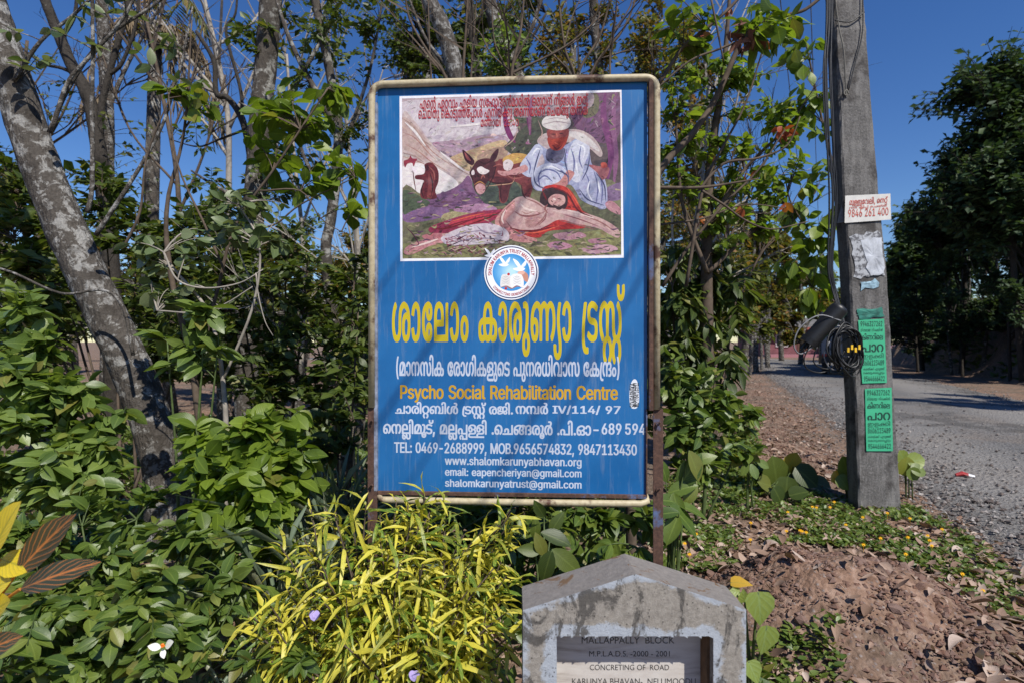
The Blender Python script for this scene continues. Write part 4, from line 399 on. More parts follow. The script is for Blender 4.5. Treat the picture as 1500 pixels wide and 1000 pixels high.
[129,[18,-3,17,0,8,3,1,52,1,2,19,0,2,-1,29,-54,8,-2,19,0,8,2,0,2,-31,58,11,7,8,8,3,8,2,7,2,5,-1,14,-3,12,-4,8,-3,5,-6,5,-16,8,-17,3,-56,0,-8,-2,0,-147,2,-2],[44,76,0,50,27,1,6,-1,8,-6,4,-6,3,-6,-1,-13,-5,-12,-9,-6,-10,-1]],
[117,[52,-4,21,0,15,4,8,4,8,6,4,5,3,5,1,6,-6,4,-17,4,-7,-2,-3,-6,-7,-7,-6,-2,-9,0,-9,4,-5,6,-6,10,-1,8,70,1,6,1,2,2,0,19,-4,16,-7,13,-12,9,-12,6,-11,2,-16,0,-14,-3,-14,-8,-8,-8,-8,-13,-4,-15,0,-25,3,-13,8,-13,8,-9,13,-7],[37,67,0,6,5,9,7,7,7,4,11,-1,7,-7,6,-10,2,-8]],
[122,[58,-4,17,0,13,3,11,6,10,10,5,9,4,12,1,7,0,25,-4,15,-4,8,-2,4,-13,11,-6,4,-16,4,-16,0,-9,-2,-8,-4,-1,10,0,29,-8,2,-15,0,-8,-3,0,-146,8,-2,14,0,8,2,1,2,9,-4],[61,17,-10,5,-6,10,-5,16,0,14,4,13,5,10,9,7,9,1,5,-3,7,-5,6,-12,2,-9,0,-18,-3,-12,-6,-10,-8,-6]],
[65,[41,-3,17,0,8,2,3,2,-4,16,-8,2,-8,-1,-3,1,-2,4,-1,8,0,60,14,1,8,2,1,15,-3,3,-5,1,-15,0,0,21,-1,3,-8,2,-14,0,-7,-2,-1,-24,-14,-1,-3,-3,0,-15,8,-2,9,-1,0,-70,1,-5,7,-11,12,-6]],
[118,[16,-3,16,0,8,3,1,70,1,5,4,9,5,6,5,2,9,0,4,-2,5,-6,4,-10,1,-74,8,-3,15,0,8,3,0,32,0,44,-1,7,-5,13,-7,8,-11,7,-14,3,-17,-1,-15,-6,-1,4,-7,2,-15,0,-6,-1,-3,-2,0,-110,3,-2]],
[146,[67,-4,21,0,10,2,17,7,7,5,9,9,9,15,3,11,-1,2,-8,2,-16,0,-5,-1,-3,-2,-1,-4,-6,-10,-7,-7,-12,-6,-14,0,-13,7,-8,7,-6,11,-5,19,0,22,4,15,4,9,6,8,14,9,8,2,6,0,11,-3,7,-4,7,-10,3,-4,2,-7,3,-2,5,-1,16,0,8,2,0,7,-4,11,-9,13,-14,12,-10,4,-21,5,-14,0,-21,-5,-16,-8,-13,-13,-9,-17,-5,-20,0,-28,2,-12,4,-12,9,-16,14,-12,15,-8]],
[75,[16,-3,16,0,8,3,1,72,3,9,6,7,6,3,15,-1,7,3,0,18,-2,2,-9,1,-16,-1,-11,-5,-1,3,-8,2,-14,0,-8,-3,-1,-110,3,-2]],
[129,[56,-3,17,0,8,3,1,126,36,1,6,1,3,2,-1,16,-2,2,-6,1,-45,0,-62,0,-6,-1,-2,-2,0,-16,2,-2,6,-1,37,-1,1,-126,2,-2]],
[120,[18,-3,88,0,8,3,1,16,-3,3,-6,1,-61,0,-1,2,0,41,56,0,6,1,3,2,-1,16,-8,3,-55,0,-1,1,0,4,0,37,61,0,8,3,0,16,-7,3,-87,0,-8,-3,0,-146,2,-2]],
[113,[18,-3,84,0,8,3,1,16,-3,3,-6,1,-58,1,0,69,-1,56,-8,3,-16,0,-8,-3,0,-146,2,-2]],
[130,[33,51,62,0,6,1,3,3,-1,16,-7,3,-62,0,-6,-1,-2,-2,0,-17]],
[181,[18,-3,16,0,8,3,1,82,32,-80,3,-4,6,-1,13,0,9,3,32,82,1,-82,8,-3,15,0,8,2,1,91,-1,56,-8,3,-24,0,-8,-2,-39,-102,-40,101,-8,3,-24,0,-8,-2,0,-147,2,-2]],
[153,[67,-4,20,0,6,1,16,5,13,8,11,11,5,7,8,19,2,12,1,17,-1,13,-5,19,-7,13,-10,13,-9,6,-12,6,-18,4,-16,1,-12,-2,-10,-3,-17,-9,-7,-6,-9,-13,-7,-16,-3,-14,0,-29,4,-18,5,-12,6,-9,10,-9,6,-4,13,-7],[70,19,-13,7,-8,7,-6,11,-5,19,0,22,4,15,4,8,12,14,11,5,5,1,9,-1,11,-4,6,-4,7,-10,5,-9,4,-15,0,-23,-2,-10,-5,-12,-5,-7,-7,-7,-13,-7]],
[131,[18,-3,52,0,20,2,11,3,10,5,8,7,7,16,1,18,-2,5,-6,12,-4,5,-13,6,12,9,6,12,2,15,-2,6,-3,9,-3,5,-11,10,-19,6,-7,1,-58,0,-8,-3,0,-146,2,-2],[44,20,0,44,27,0,8,-1,5,-3,4,-4,5,-8,2,-8,-3,-10,-6,-8,-8,-2],[44,85,0,42,26,0,7,-1,7,-4,3,-6,2,-6,1,-6,-2,-4,-5,-10,-5,-3,-6,-2]],
[130,[52,-4,21,0,17,4,13,8,9,8,5,10,2,8,0,16,-2,7,-5,10,-12,11,-11,5,-14,3,2,3,37,42,0,15,-8,3,-84,0,-6,-1,-3,-2,0,-16,9,-3,51,0,-33,-39,-1,-16,3,-3,5,-1,22,-1,8,-4,5,-5,3,-6,2,-7,-1,-11,-3,-7,-10,-8,-4,-1,-12,0,-9,4,-5,5,-4,7,0,3,-2,2,-6,1,-16,0,-9,-3,0,-6,2,-7,5,-8,8,-8,17,-9]],
[164,[41,-3,15,0,9,3,17,61,18,-61,8,-3,14,0,9,3,33,106,0,4,-9,3,-15,0,-8,-3,-14,-50,-2,-7,-2,1,-14,54,-4,4,-6,1,-16,0,-8,-3,-15,-56,-2,-2,-16,58,-9,3,-15,0,-8,-2,0,-5,32,-105,3,-3]],
[175,[16,-3,16,0,8,3,1,73,2,7,3,6,3,4,7,3,8,-3,5,-4,3,-9,1,-78,8,-2,14,0,8,3,0,70,2,8,5,10,8,5,8,-1,3,-2,6,-11,0,-63,1,-16,2,-2,6,-1,15,0,8,3,0,80,-2,10,-4,9,-5,5,-10,7,-19,4,-19,-3,-15,-9,-13,9,-16,3,-13,-2,-9,-4,-4,3,-5,1,-17,0,-5,-1,-3,-2,0,-110,3,-2]],
[110,[16,-3,16,0,8,3,0,38,4,5,34,-43,9,-3,19,0,8,3,-1,4,-46,58,40,42,4,5,0,1,-2,2,-6,1,-19,0,-6,-1,-3,-2,-34,-35,-1,71,-8,3,-15,0,-8,-3,-1,-146,3,-2]],
[118,[44,-3,18,0,11,3,5,3,4,-4,6,-1,14,0,8,2,0,110,-8,3,-15,0,-8,-3,-1,-71,-1,-5,-5,-9,-4,-4,-4,-2,-8,-1,-6,2,-5,6,-2,4,-3,8,0,72,-8,3,-15,0,-8,-3,-1,-69,3,-17,4,-10,7,-9,10,-5]],
[112,[48,-3,17,0,8,3,41,107,0,4,-8,2,-16,0,-9,-3,-22,-61,-2,-6,-2,2,-23,65,-8,3,-16,0,-9,-3,1,-6,39,-102,2,-3]],
[123,[48,-45,23,0,18,4,15,9,8,12,2,6,1,10,0,114,-8,3,-15,0,-6,-1,-4,-4,-7,4,-10,2,-14,0,-11,-2,-17,-9,-10,-11,-4,-8,-5,-16,0,-25,3,-13,5,-8,6,-8,15,-10,15,-4,10,-1,9,1,9,2,7,3,0,-11,-4,-10,-5,-5,-7,-3,-14,0,-7,3,-9,11,-7,2,-9,-3,-12,-8,-1,-3,6,-7,9,-8,12,-5],[55,21,-8,4,-3,4,-6,9,-3,16,1,11,4,13,8,10,6,4,10,0,4,-2,7,-5,5,-10,3,-12,0,-15,-3,-12,-4,-7,-5,-5,-6,-3]],
[122,[16,-44,16,0,8,3,1,43,9,-5,11,-2,11,0,11,2,14,7,10,8,3,5,6,12,3,13,0,25,-3,14,-6,12,-8,9,-7,5,-9,4,-15,3,-9,0,-11,-2,-10,-5,-4,4,-6,1,-14,0,-8,-2,-1,-150,3,-3],[59,17,-5,3,-5,5,-5,10,-4,13,0,14,5,16,3,5,6,7,5,2,10,0,4,-2,7,-7,4,-7,3,-12,0,-18,-2,-9,-5,-11,-7,-6,-4,-3]],
[193,[87,-40,27,-1,18,4,19,6,0,6,-3,9,-9,2,-26,-7,-23,0,-6,2,-20,8,-14,12,-10,20,-4,20,0,21,1,8,5,17,4,8,4,6,11,11,15,8,11,3,24,0,14,-4,11,-6,9,-10,9,-13,5,-19,0,-26,-3,-16,-3,-5,-4,-3,-4,2,-2,7,0,66,-3,2,-19,1,-7,-1,-13,3,-12,0,-15,-4,-15,-10,-8,-13,-2,-8,-2,-13,1,-13,4,-14,6,-11,11,-8,17,-5,14,-1,10,3,10,4,13,-5,10,-3,10,1,10,2,12,6,7,9,4,11,3,23,0,18,-5,23,-10,17,-13,15,-10,6,-15,7,-23,5,-28,0,-28,-7,-14,-7,-8,-5,-15,-16,-9,-18,-5,-22,0,-32,3,-17,5,-14,11,-18,15,-12,17,-8,9,-3],[91,23,-8,5,-3,6,-3,12,0,14,4,11,6,7,4,2,9,0,8,-5,5,-9,1,-6,-1,-20,-5,-11,-5,-5,-4,-2]],
[149,[18,-3,17,0,8,3,1,62,1,2,60,0,1,-64,8,-3,16,0,8,3,1,146,-1,1,-4,1,-20,1,-8,-3,0,-58,-2,-2,-60,0,-1,60,-8,3,-16,0,-8,-3,0,-146,2,-2]],
[138,[6,-3,18,0,8,3,13,37,2,1,45,0,2,-2,13,-36,9,-3,16,0,7,2,1,4,-30,82,-23,61,-8,3,-19,0,-8,-2,-54,-146,1,-2],[54,60,14,44,2,0,3,-10,12,-33]],
[134,[18,-3,17,0,8,3,1,47,12,13,3,-2,42,-58,8,-3,19,0,8,3,-2,5,-55,78,33,36,18,19,5,6,0,2,-8,3,-21,0,-6,-1,-10,-9,-46,-50,-1,57,-8,3,-16,0,-8,-3,0,-146,2,-2]],
[149,[63,-4,23,0,20,5,12,6,9,9,5,7,4,9,3,10,-1,104,-8,3,-15,0,-8,-3,0,-95,-2,-8,-6,-13,-5,-6,-9,-4,-3,-1,-14,0,-8,3,-10,9,-5,11,-1,6,-1,98,-8,3,-16,0,-8,-3,0,-96,3,-19,7,-13,9,-9,14,-8]],
[151,[18,-3,17,0,8,3,1,95,61,-95,8,-3,19,0,8,3,1,146,-3,2,-4,0,-18,1,-8,-3,-1,-94,-60,95,-8,2,-20,0,-8,-3,0,-146,2,-2]],
[136,[60,-3,17,0,8,3,0,60,53,86,-3,2,-5,1,-19,0,-8,-2,-31,-50,-2,-5,-2,0,-34,54,-8,3,-18,0,-6,-1,-3,-2,1,-3,52,-84,0,-59,3,-2]],
[149,[67,-4,21,0,6,1,14,4,15,9,9,9,5,7,5,12,2,10,0,26,-3,2,-6,1,-53,0,-7,-2,0,-19,7,-2,29,0,0,-7,-5,-12,-4,-5,-4,-4,-10,-6,-4,-1,-13,0,-10,4,-12,10,-5,9,-3,7,-3,14,0,22,4,15,9,16,9,7,13,5,6,0,9,-2,12,-9,6,-8,4,-9,3,-2,5,-1,17,0,7,2,1,5,-6,15,-11,15,-8,6,-13,6,-15,4,-20,1,-19,-4,-17,-8,-15,-15,-8,-16,-5,-20,0,-29,4,-18,10,-20,12,-11,18,-10]],
[255,[152,-45,16,0,11,5,6,6,3,8,1,106,-3,2,-14,0,-3,-1,-1,-64,-1,-2,-32,1,-1,24,3,15,4,14,5,10,7,10,10,6,13,3,10,0,13,-3,7,-4,12,-14,6,-16,2,-13,-1,-33,-6,-22,-7,-15,-10,-13,14,-10,8,6,12,20,6,15,5,23,1,26,-2,16,-4,14,-10,17,-6,7,-10,7,-8,4,-16,4,-27,-1,-20,-8,-14,-13,-12,-22,-6,-23,0,-31,-30,0,4,11,0,16,-7,14,-14,10,-11,3,-22,-1,-15,-7,-7,-8,-5,-12,0,-17,5,-13,9,-10,6,-3,3,1,8,11,-7,8,-4,12,1,10,3,6,10,7,16,-1,7,-6,4,-12,-2,-14,-6,-10,5,-10,3,-2,48,0,6,-17,7,-13,9,-8],[157,-30,-7,2,-6,6,-6,14,-1,7,11,0,20,0,-1,-23,-3,-5]],
[143,[39,-2,17,0,11,4,8,6,8,13,1,20,-4,11,-6,7,-17,8,-15,0,-13,-5,0,1,6,15,11,11,8,5,18,5,14,-2,10,-3,10,-8,8,-14,2,-10,0,-14,-3,-13,-8,-12,-13,-12,11,-13,8,4,11,11,11,16,5,21,0,12,-3,16,-9,16,-12,10,-22,9,-25,2,-23,-7,-15,-9,-13,-15,-8,-20,-1,-29,3,-12,4,-8,7,-8],[42,14,-6,3,-4,5,-4,9,-1,12,9,6,12,2,7,-2,5,-4,4,-10,0,-6,-1,-5,-6,-9,-4,-1]],
[212,[137,-67,4,1,9,10,-9,8,-3,5,-2,7,0,13,5,13,11,7,11,2,10,-3,9,-7,4,-7,1,-5,-1,-18,-4,-6,-9,-9,9,-10,2,-1,3,1,9,8,6,7,5,13,0,17,-2,8,-8,12,-8,6,9,8,8,15,1,6,-1,26,-9,22,-8,11,-11,9,10,13,5,12,0,12,-4,9,-9,7,-11,4,-19,1,-13,-4,4,-13,3,-1,8,2,10,-1,8,-5,2,-6,-1,-9,-10,-12,-15,4,-24,-2,-20,-8,-9,-7,-7,8,-16,7,-19,2,-12,-4,-13,-7,-9,-8,-5,-9,-5,-17,0,-23,4,-16,9,-16,18,-17,14,13,-12,11,-7,11,-4,12,-1,19,4,16,4,8,7,6,11,4,11,-1,4,-1,9,-10,3,-13,0,-72,3,-1,14,0,4,2,1,67,5,16,6,7,7,4,13,3,14,-2,-14,-16,-5,-10,-4,-11,-2,-13,1,-16,3,-11,5,-8,6,-5,-15,-11,-5,-10,-2,-8,0,-15,2,-8,9,-14],[158,14,-8,6,-3,6,-2,9,0,15,3,14,7,15,10,10,3,-2,7,-8,8,-16,2,-10,0,-20,-3,-10,-7,-8,-5,-1]],
[254,[209,-46,14,2,13,6,8,8,4,8,2,10,0,11,-5,15,-6,7,-13,9,14,11,6,12,2,9,0,10,-3,13,-5,9,-12,11,-20,8,-29,1,-21,-5,-17,-9,-12,-13,-10,-19,-6,-22,0,-30,-30,0,4,11,0,16,-7,14,-10,8,-15,5,-16,0,-9,-2,-12,-6,-7,-8,-4,-8,-1,-21,8,-17,6,-6,7,-3,9,10,1,2,-5,4,-4,8,-3,12,4,10,8,8,15,1,6,-2,7,-9,2,-14,-2,-8,-6,-10,5,-10,51,-2,9,-23,10,-13,18,-8,19,1,12,7,4,8,2,9,0,101,-3,1,-14,0,-3,-1,-1,-65,-33,0,-1,23,4,19,8,19,10,12,7,4,20,5,20,-1,10,-4,7,-6,4,-7,2,-7,0,-14,-8,-15,-8,-5,-11,-4,0,-13,16,-4,9,-8,4,-10,0,-13,-4,-11,-6,-4,-4,-2,-16,1,-3,-1,-3,-13,5,-2],[157,-30,-7,2,-6,6,-6,14,-1,7,11,0,20,0,-1,-23,-3,-5]],
[135,[43,-67,5,1,8,10,-7,6,-5,8,-2,10,1,10,4,10,6,5,7,3,15,1,6,-3,7,-5,5,-9,1,-5,-1,-15,-6,-9,-7,-6,0,-2,9,-9,3,-1,15,15,6,11,1,19,-6,16,-10,11,9,6,15,17,6,14,2,18,-2,16,-10,19,-12,10,-17,7,-12,3,-17,0,-12,-3,-20,-9,-13,-12,-5,-11,-3,-11,0,-21,4,-14,7,-12,12,-12,9,-6,-8,-6,-6,-11,-3,-19,1,-8,4,-10,5,-7],[90,8,-17,5,-11,0,-16,-4,6,8,-5,3,-13,14,-5,13,-1,14,5,18,4,7,10,8,6,2,12,3,14,-2,7,-2,9,-5,8,-10,5,-17,-1,-17,-8,-15,-15,-14]],
[192,[39,-2,7,5,6,9,-14,11,-6,11,-4,18,1,14,7,17,9,9,7,4,10,2,18,-1,12,-5,9,-11,6,-13,1,-18,-3,-14,-8,-13,-11,-10,6,-12,3,-2,84,1,1,110,-2,2,-16,0,-3,-1,0,-94,-2,-2,-42,1,6,8,7,16,2,21,-2,13,-5,13,-8,10,-9,8,-13,6,-12,3,-24,0,-18,-5,-12,-7,-10,-10,-7,-13,-3,-12,0,-22,4,-15,8,-15,12,-11]],
[66,[22,-45,18,0,17,7,6,7,5,8,2,16,-2,10,-7,11,-16,10,10,47,0,16,-2,9,-4,7,-7,6,-9,4,-15,2,-12,-2,-4,-3,3,-12,21,-1,6,-7,1,-25,-2,-13,-7,-27,-18,-8,-8,-9,-4,-10,0,-16,4,-11,8,-9],[26,-30,-6,3,-4,5,-2,7,0,10,3,8,5,5,7,3,6,-1,6,-2,6,-6,2,-7,0,-12,-4,-7,-3,-4,-5,-2]],
[91,[36,-2,19,0,15,6,9,8,7,15,0,17,-6,15,-10,8,-15,6,-18,0,-17,-7,-8,-7,-5,-11,-2,-20,5,-12,9,-11],[42,13,-6,2,-6,5,-3,7,-1,12,2,8,5,8,9,3,7,1,10,-5,4,-5,2,-6,0,-16,-5,-9,-4,-3,-6,-2]],
[145,[52,-41,80,0,4,1,0,14,-3,2,-89,0,-11,3,-3,5,1,10,7,5,71,1,14,4,11,9,5,9,0,14,-5,10,-13,10,11,8,4,7,1,14,-2,8,-9,11,-21,9,-15,2,-18,0,-16,-2,-24,-9,-14,-11,-9,-14,-2,-8,0,-9,0,-10,3,-10,9,-12,16,-7,16,0,15,6,6,7,6,12,0,12,-4,12,-8,7,-16,6,-8,0,-10,-3,4,4,13,8,14,4,25,1,13,-2,7,-3,7,-9,1,-4,-1,-8,-6,-7,-7,-2,-11,0,-3,-3,1,-12,19,-3,5,-3,3,-4,2,-12,-4,-8,-10,-3,-70,-1,-14,-6,-9,-9,-2,-7,0,-12,3,-8,5,-5,10,-5,11,-3],[41,38,-5,1,-6,5,-3,6,-1,10,8,8,8,2,8,-1,4,-4,3,-5,0,-11,-3,-5,-4,-5]],
[46,[15,-1,15,0,4,3,0,128,-4,19,-9,13,-12,6,-9,2,-12,0,-9,-2,-10,-6,-7,-7,-5,-11,0,-16,3,-3,14,2,3,2,1,13,3,7,5,4,13,1,5,-2,5,-7,4,-21,0,-122]],
[207,[63,-2,24,0,18,4,17,-4,22,0,17,4,20,11,8,10,8,13,4,17,0,20,-5,20,-10,17,-6,4,-15,-10,10,-15,4,-13,1,-19,-5,-20,-6,-8,-12,-11,-11,-4,-14,-1,-7,1,8,8,8,10,4,8,4,16,0,22,-3,11,-6,10,-11,9,-16,6,-15,0,-19,-7,-20,7,-20,-1,-12,-5,-7,-5,-9,-12,-4,-14,1,-28,7,-19,6,-9,9,-9,18,-10],[70,13,-15,4,-9,6,-10,12,-6,14,-2,11,0,14,2,9,9,12,9,4,12,-2,7,-5,-4,-8,-2,-11,2,-24,8,-19,14,-16,-2,-1],[103,20,-8,8,-8,14,-4,15,0,19,4,12,6,7,7,3,7,1,11,-4,6,-7,4,-13,0,-16,-2,-11,-6,-12,-13,-16]],
[245,[38,-2,14,13,-12,11,-7,11,-4,12,-1,19,2,11,4,10,9,9,6,3,6,2,10,-2,5,-2,9,-11,2,-11,0,-71,2,-2,15,0,4,1,1,78,5,13,8,5,5,2,10,-2,4,-1,5,-5,5,-18,0,-33,3,-17,6,-11,6,-6,14,-7,26,-1,21,9,9,11,7,13,2,10,0,22,-4,18,-10,17,-13,13,-6,3,-2,-1,-10,-12,12,-11,8,-13,4,-17,-1,-20,-4,-12,-8,-10,-11,-4,-15,1,-7,6,-4,10,-3,54,-6,13,-8,9,-18,7,-14,1,-9,-3,-10,-5,-9,-8,-6,7,-15,7,-19,2,-10,-3,-15,-8,-9,-8,-7,-14,-3,-13,0,-22,4,-16,9,-16]],
[119,[60,-2,24,0,11,3,8,4,6,7,4,8,0,12,-6,11,-12,7,-9,3,-17,-3,-12,-8,-4,-12,1,-15,-11,6,-8,9,-6,15,-1,15,3,15,5,10,8,7,11,5,-1,-7,1,-12,3,-7,5,-5,14,-6,13,0,15,6,7,8,2,7,0,11,-5,10,-5,5,-9,4,-13,4,-18,0,-12,-3,-12,-4,-11,-6,-12,-10,-4,-6,-6,-19,1,-27,3,-9,6,-10,10,-10,10,-6],[75,12,-4,10,0,5,3,7,5,3,9,-1,6,-8,-2,-10,-7,-5],[79,75,-4,3,-2,4,-1,5,1,7,3,6,9,-1,7,-4,3,-11,-6,-9]],
[238,[26,-2,6,5,5,8,-9,12,-3,9,2,9,7,11,7,2,16,-1,6,-6,3,-6,1,-7,-1,-10,-7,-13,6,-11,78,-1,3,2,7,12,-13,12,-4,8,-5,15,1,15,3,11,7,12,8,7,15,5,13,0,9,-2,9,-5,9,-11,5,-15,-1,-25,-9,-18,-13,-11,9,-11,3,-2,14,11,10,12,5,10,4,15,0,21,-7,21,-12,14,-14,8,-16,4,-23,0,-15,-4,-14,-7,-8,-8,-9,-15,-5,-18,1,-13,5,-18,9,-16,-41,0,4,13,0,14,-2,7,-9,12,-12,7,-8,2,-19,0,-7,-2,-15,-8,-8,-14,-2,-12,1,-9,6,-14,6,-7]],
[101,[37,-2,19,0,9,2,11,6,8,8,6,11,4,16,1,20,-2,16,-7,18,-10,11,-15,7,-19,2,-9,-3,-14,-7,-9,-10,-5,-11,-2,-6,16,-4,4,0,7,14,4,6,5,3,13,2,7,-3,7,-6,6,-17,1,-8,-1,-26,-6,-16,-7,-7,-6,-2,-16,1,-7,7,-7,15,-2,1,-18,-4,3,-11,6,-10,10,-9]],
[128,[69,-2,24,0,11,3,7,4,7,7,4,9,0,14,-2,6,-9,10,-8,5,8,5,8,11,1,5,-1,15,-3,7,-7,6,-19,9,-22,1,-19,-4,-16,-9,-11,-11,-7,-14,-6,-20,0,-29,4,-21,2,-6,3,-2,17,3,-4,20,-1,28,3,14,8,19,9,9,7,4,8,2,20,0,6,-2,5,-5,3,-8,-1,-9,-2,-4,-5,-4,-8,-2,-20,-1,0,-14,3,-1,22,-1,5,-3,7,-8,1,-12,-3,-6,-4,-3,-31,-1,-3,-13]],
[147,[40,-2,13,13,-16,14,-6,11,-3,16,3,21,4,9,10,9,16,6,16,2,17,-4,8,-4,10,-8,4,-6,-11,4,-10,2,-15,-4,-10,-6,-7,-8,-5,-12,-1,-7,1,-19,7,-15,10,-9,13,-5,13,0,10,1,11,5,9,8,5,6,4,10,2,12,-1,25,-7,19,-10,13,-18,11,-11,4,-13,3,-19,0,-21,-6,-16,-9,-10,-10,-5,-10,-4,-15,0,-20,3,-13,12,-20],[90,14,-4,2,-6,8,-2,8,0,16,4,11,6,5,10,3,9,-2,9,-4,5,-5,-1,-24,-4,-8,-6,-8,-7,-2]],
[212,[38,-2,14,13,-12,11,-9,16,-3,15,1,18,7,17,7,6,12,5,14,-3,6,-6,5,-10,1,-79,17,-1,4,1,1,70,2,8,5,10,7,5,8,3,16,2,7,-2,-17,-22,-7,-19,-1,-17,2,-13,4,-10,5,-7,6,-5,11,-5,23,-1,19,8,9,14,5,15,0,18,-2,11,-3,9,-9,15,-15,14,14,21,1,5,-1,14,-4,7,-12,8,-8,3,-18,0,-13,-4,4,-13,3,-1,8,2,10,-1,7,-4,3,-6,-1,-10,-10,-12,-15,4,-24,-2,-20,-8,-9,-7,-7,8,-10,5,-12,4,-13,0,-19,-7,-15,-12,-5,-9,-5,-16,1,-31,3,-9,9,-16],[158,14,-8,6,-3,6,-2,9,0,15,3,14,7,15,10,10,3,-2,7,-8,8,-16,2,-10,0,-20,-3,-10,-7,-8,-5,-1]],
[145,[13,-1,119,0,2,1,0,72,-7,18,-9,10,-19,11,-23,4,-24,-2,-11,-4,-11,-7,-12,-13,-7,-21,-1,-66],[60,15,20,23,13,21,4,15,0,10,-5,12,10,-6,8,-12,3,-11,1,-51],[32,17,0,45,6,21,7,9,10,6,12,0,5,-4,3,-6,1,-10,-2,-10,-5,-11,-13,-18]],
[240,[40,-2,13,13,-6,4,-12,13,-6,15,-1,15,3,15,4,9,7,7,9,6,11,3,20,1,5,-2,-13,-10,-11,-19,-4,-20,2,-21,5,-12,11,-11,15,-6,18,0,16,6,9,8,7,11,3,15,-1,20,-5,15,-8,12,-10,10,9,3,22,1,21,-4,-12,-15,-9,-20,-1,-27,3,-12,4,-8,11,-10,13,-5,12,0,11,1,15,7,7,8,7,20,0,21,-4,15,-6,11,-7,9,-14,10,15,20,2,7,0,13,-5,9,-4,4,-15,7,-18,0,-13,-4,3,-13,3,-1,18,1,6,-2,3,-4,1,-4,-1,-10,-6,-8,-6,-6,-27,6,-25,0,-31,-7,-16,5,-25,2,-12,-3,-17,-7,-16,-13,-7,-14,-3,-11,1,-28,10,-22,10,-11],[95,14,-9,7,-3,6,-2,9,0,17,4,15,5,9,13,11,3,-1,10,-13,6,-15,1,-25,-2,-8,-7,-10,-7,-2],[186,14,-5,2,-6,8,-3,13,0,12,4,17,5,11,9,10,5,-2,9,-10,7,-15,2,-13,-1,-15,-4,-11,-6,-6]],
[151,[39,-2,17,0,7,2,11,6,5,6,4,9,1,19,-7,16,-13,8,-7,3,-15,0,-13,-5,1,4,6,11,13,11,16,7,19,4,24,-3,7,-2,6,-7,2,-9,-4,-9,-9,-4,-18,-3,0,-12,2,-2,12,-1,10,-3,6,-5,3,-7,0,-7,-5,-9,-8,-2,-13,0,-7,1,-2,-1,-3,-11,0,-2,4,-2,25,-1,9,2,14,9,7,13,0,13,-5,10,-6,6,-9,5,10,6,5,6,3,8,0,10,-7,15,-16,9,-20,5,-22,0,-19,-4,-24,-10,-17,-14,-8,-15,-4,-15,0,-22,3,-12,4,-8,7,-8],[42,14,-7,4,-3,4,-4,9,-1,12,9,6,12,2,7,-2,5,-4,4,-10,0,-6,-1,-5,-6,-9,-4,-1]],
[182,[37,-1,4,1,11,12,-10,7,-8,12,-5,14,-1,20,3,13,5,9,10,9,7,2,9,0,7,-2,7,-8,4,-7,1,-80,17,-2,4,2,1,77,4,11,7,7,8,2,15,-2,10,-9,5,-7,3,-11,0,-21,-4,-14,-7,-11,-13,-12,10,-11,3,-1,5,2,17,19,5,8,5,15,1,7,-1,24,-7,18,-7,9,-14,9,-14,4,-16,0,-11,-3,-7,-4,-8,-7,-8,7,-13,6,-6,1,-21,-1,-14,-6,-13,-12,-5,-8,-4,-11,-2,-17,3,-22,7,-16,5,-8]],
[0,[-32,118,24,1,16,9,5,8,4,11,-2,15,-3,3,-12,-2,-4,-2,0,-15,-3,-8,-5,-3,-13,-2,-8,3,-4,3,-3,8,0,14,-14,4,-4,-1,-1,-5,0,-15,3,-9,8,-9]],
[312,[39,-2,17,0,12,4,10,10,6,13,-1,20,-4,8,-5,6,-17,8,-16,-1,-12,-4,8,16,16,12,10,4,22,5,31,-2,-14,-15,-7,-18,-1,-27,3,-12,6,-11,13,-11,14,-5,20,0,9,2,12,6,6,7,3,9,0,12,-3,7,-14,11,8,5,5,6,2,6,0,11,-5,10,-11,9,16,-1,10,-4,10,-10,4,-15,0,-68,3,-1,14,0,4,2,0,46,1,17,3,13,4,8,7,6,5,3,13,3,14,-1,9,-4,4,-6,0,-11,-3,-5,-6,-5,-23,-4,0,-13,3,-1,18,-2,6,-2,6,-6,2,-11,-3,-7,-5,-5,-27,-1,-3,-13,11,-3,18,0,11,3,8,4,6,7,5,12,0,10,-5,11,-6,6,-10,5,9,5,5,6,5,12,-1,12,-4,8,-12,9,-9,4,-10,2,-18,0,-15,-4,-8,-4,-14,-11,-8,8,-9,5,-20,6,-19,1,-22,-5,-25,5,-28,0,-24,-5,-24,-10,-18,-15,-7,-14,-3,-12,0,-23,4,-15,9,-13,7,-5],[135,13,-11,5,-7,11,-3,16,2,18,7,17,13,12,3,2,5,-2,10,-7,3,-6,0,-10,-2,-4,-6,-4,-17,-4,0,-12,2,-2,13,-1,8,-3,4,-6,1,-8,-4,-7,-3,-3,-7,-2],[42,14,-4,2,-7,8,-3,8,-1,11,9,6,12,2,5,-1,7,-5,4,-10,0,-6,-1,-5,-6,-9,-4,-1]],
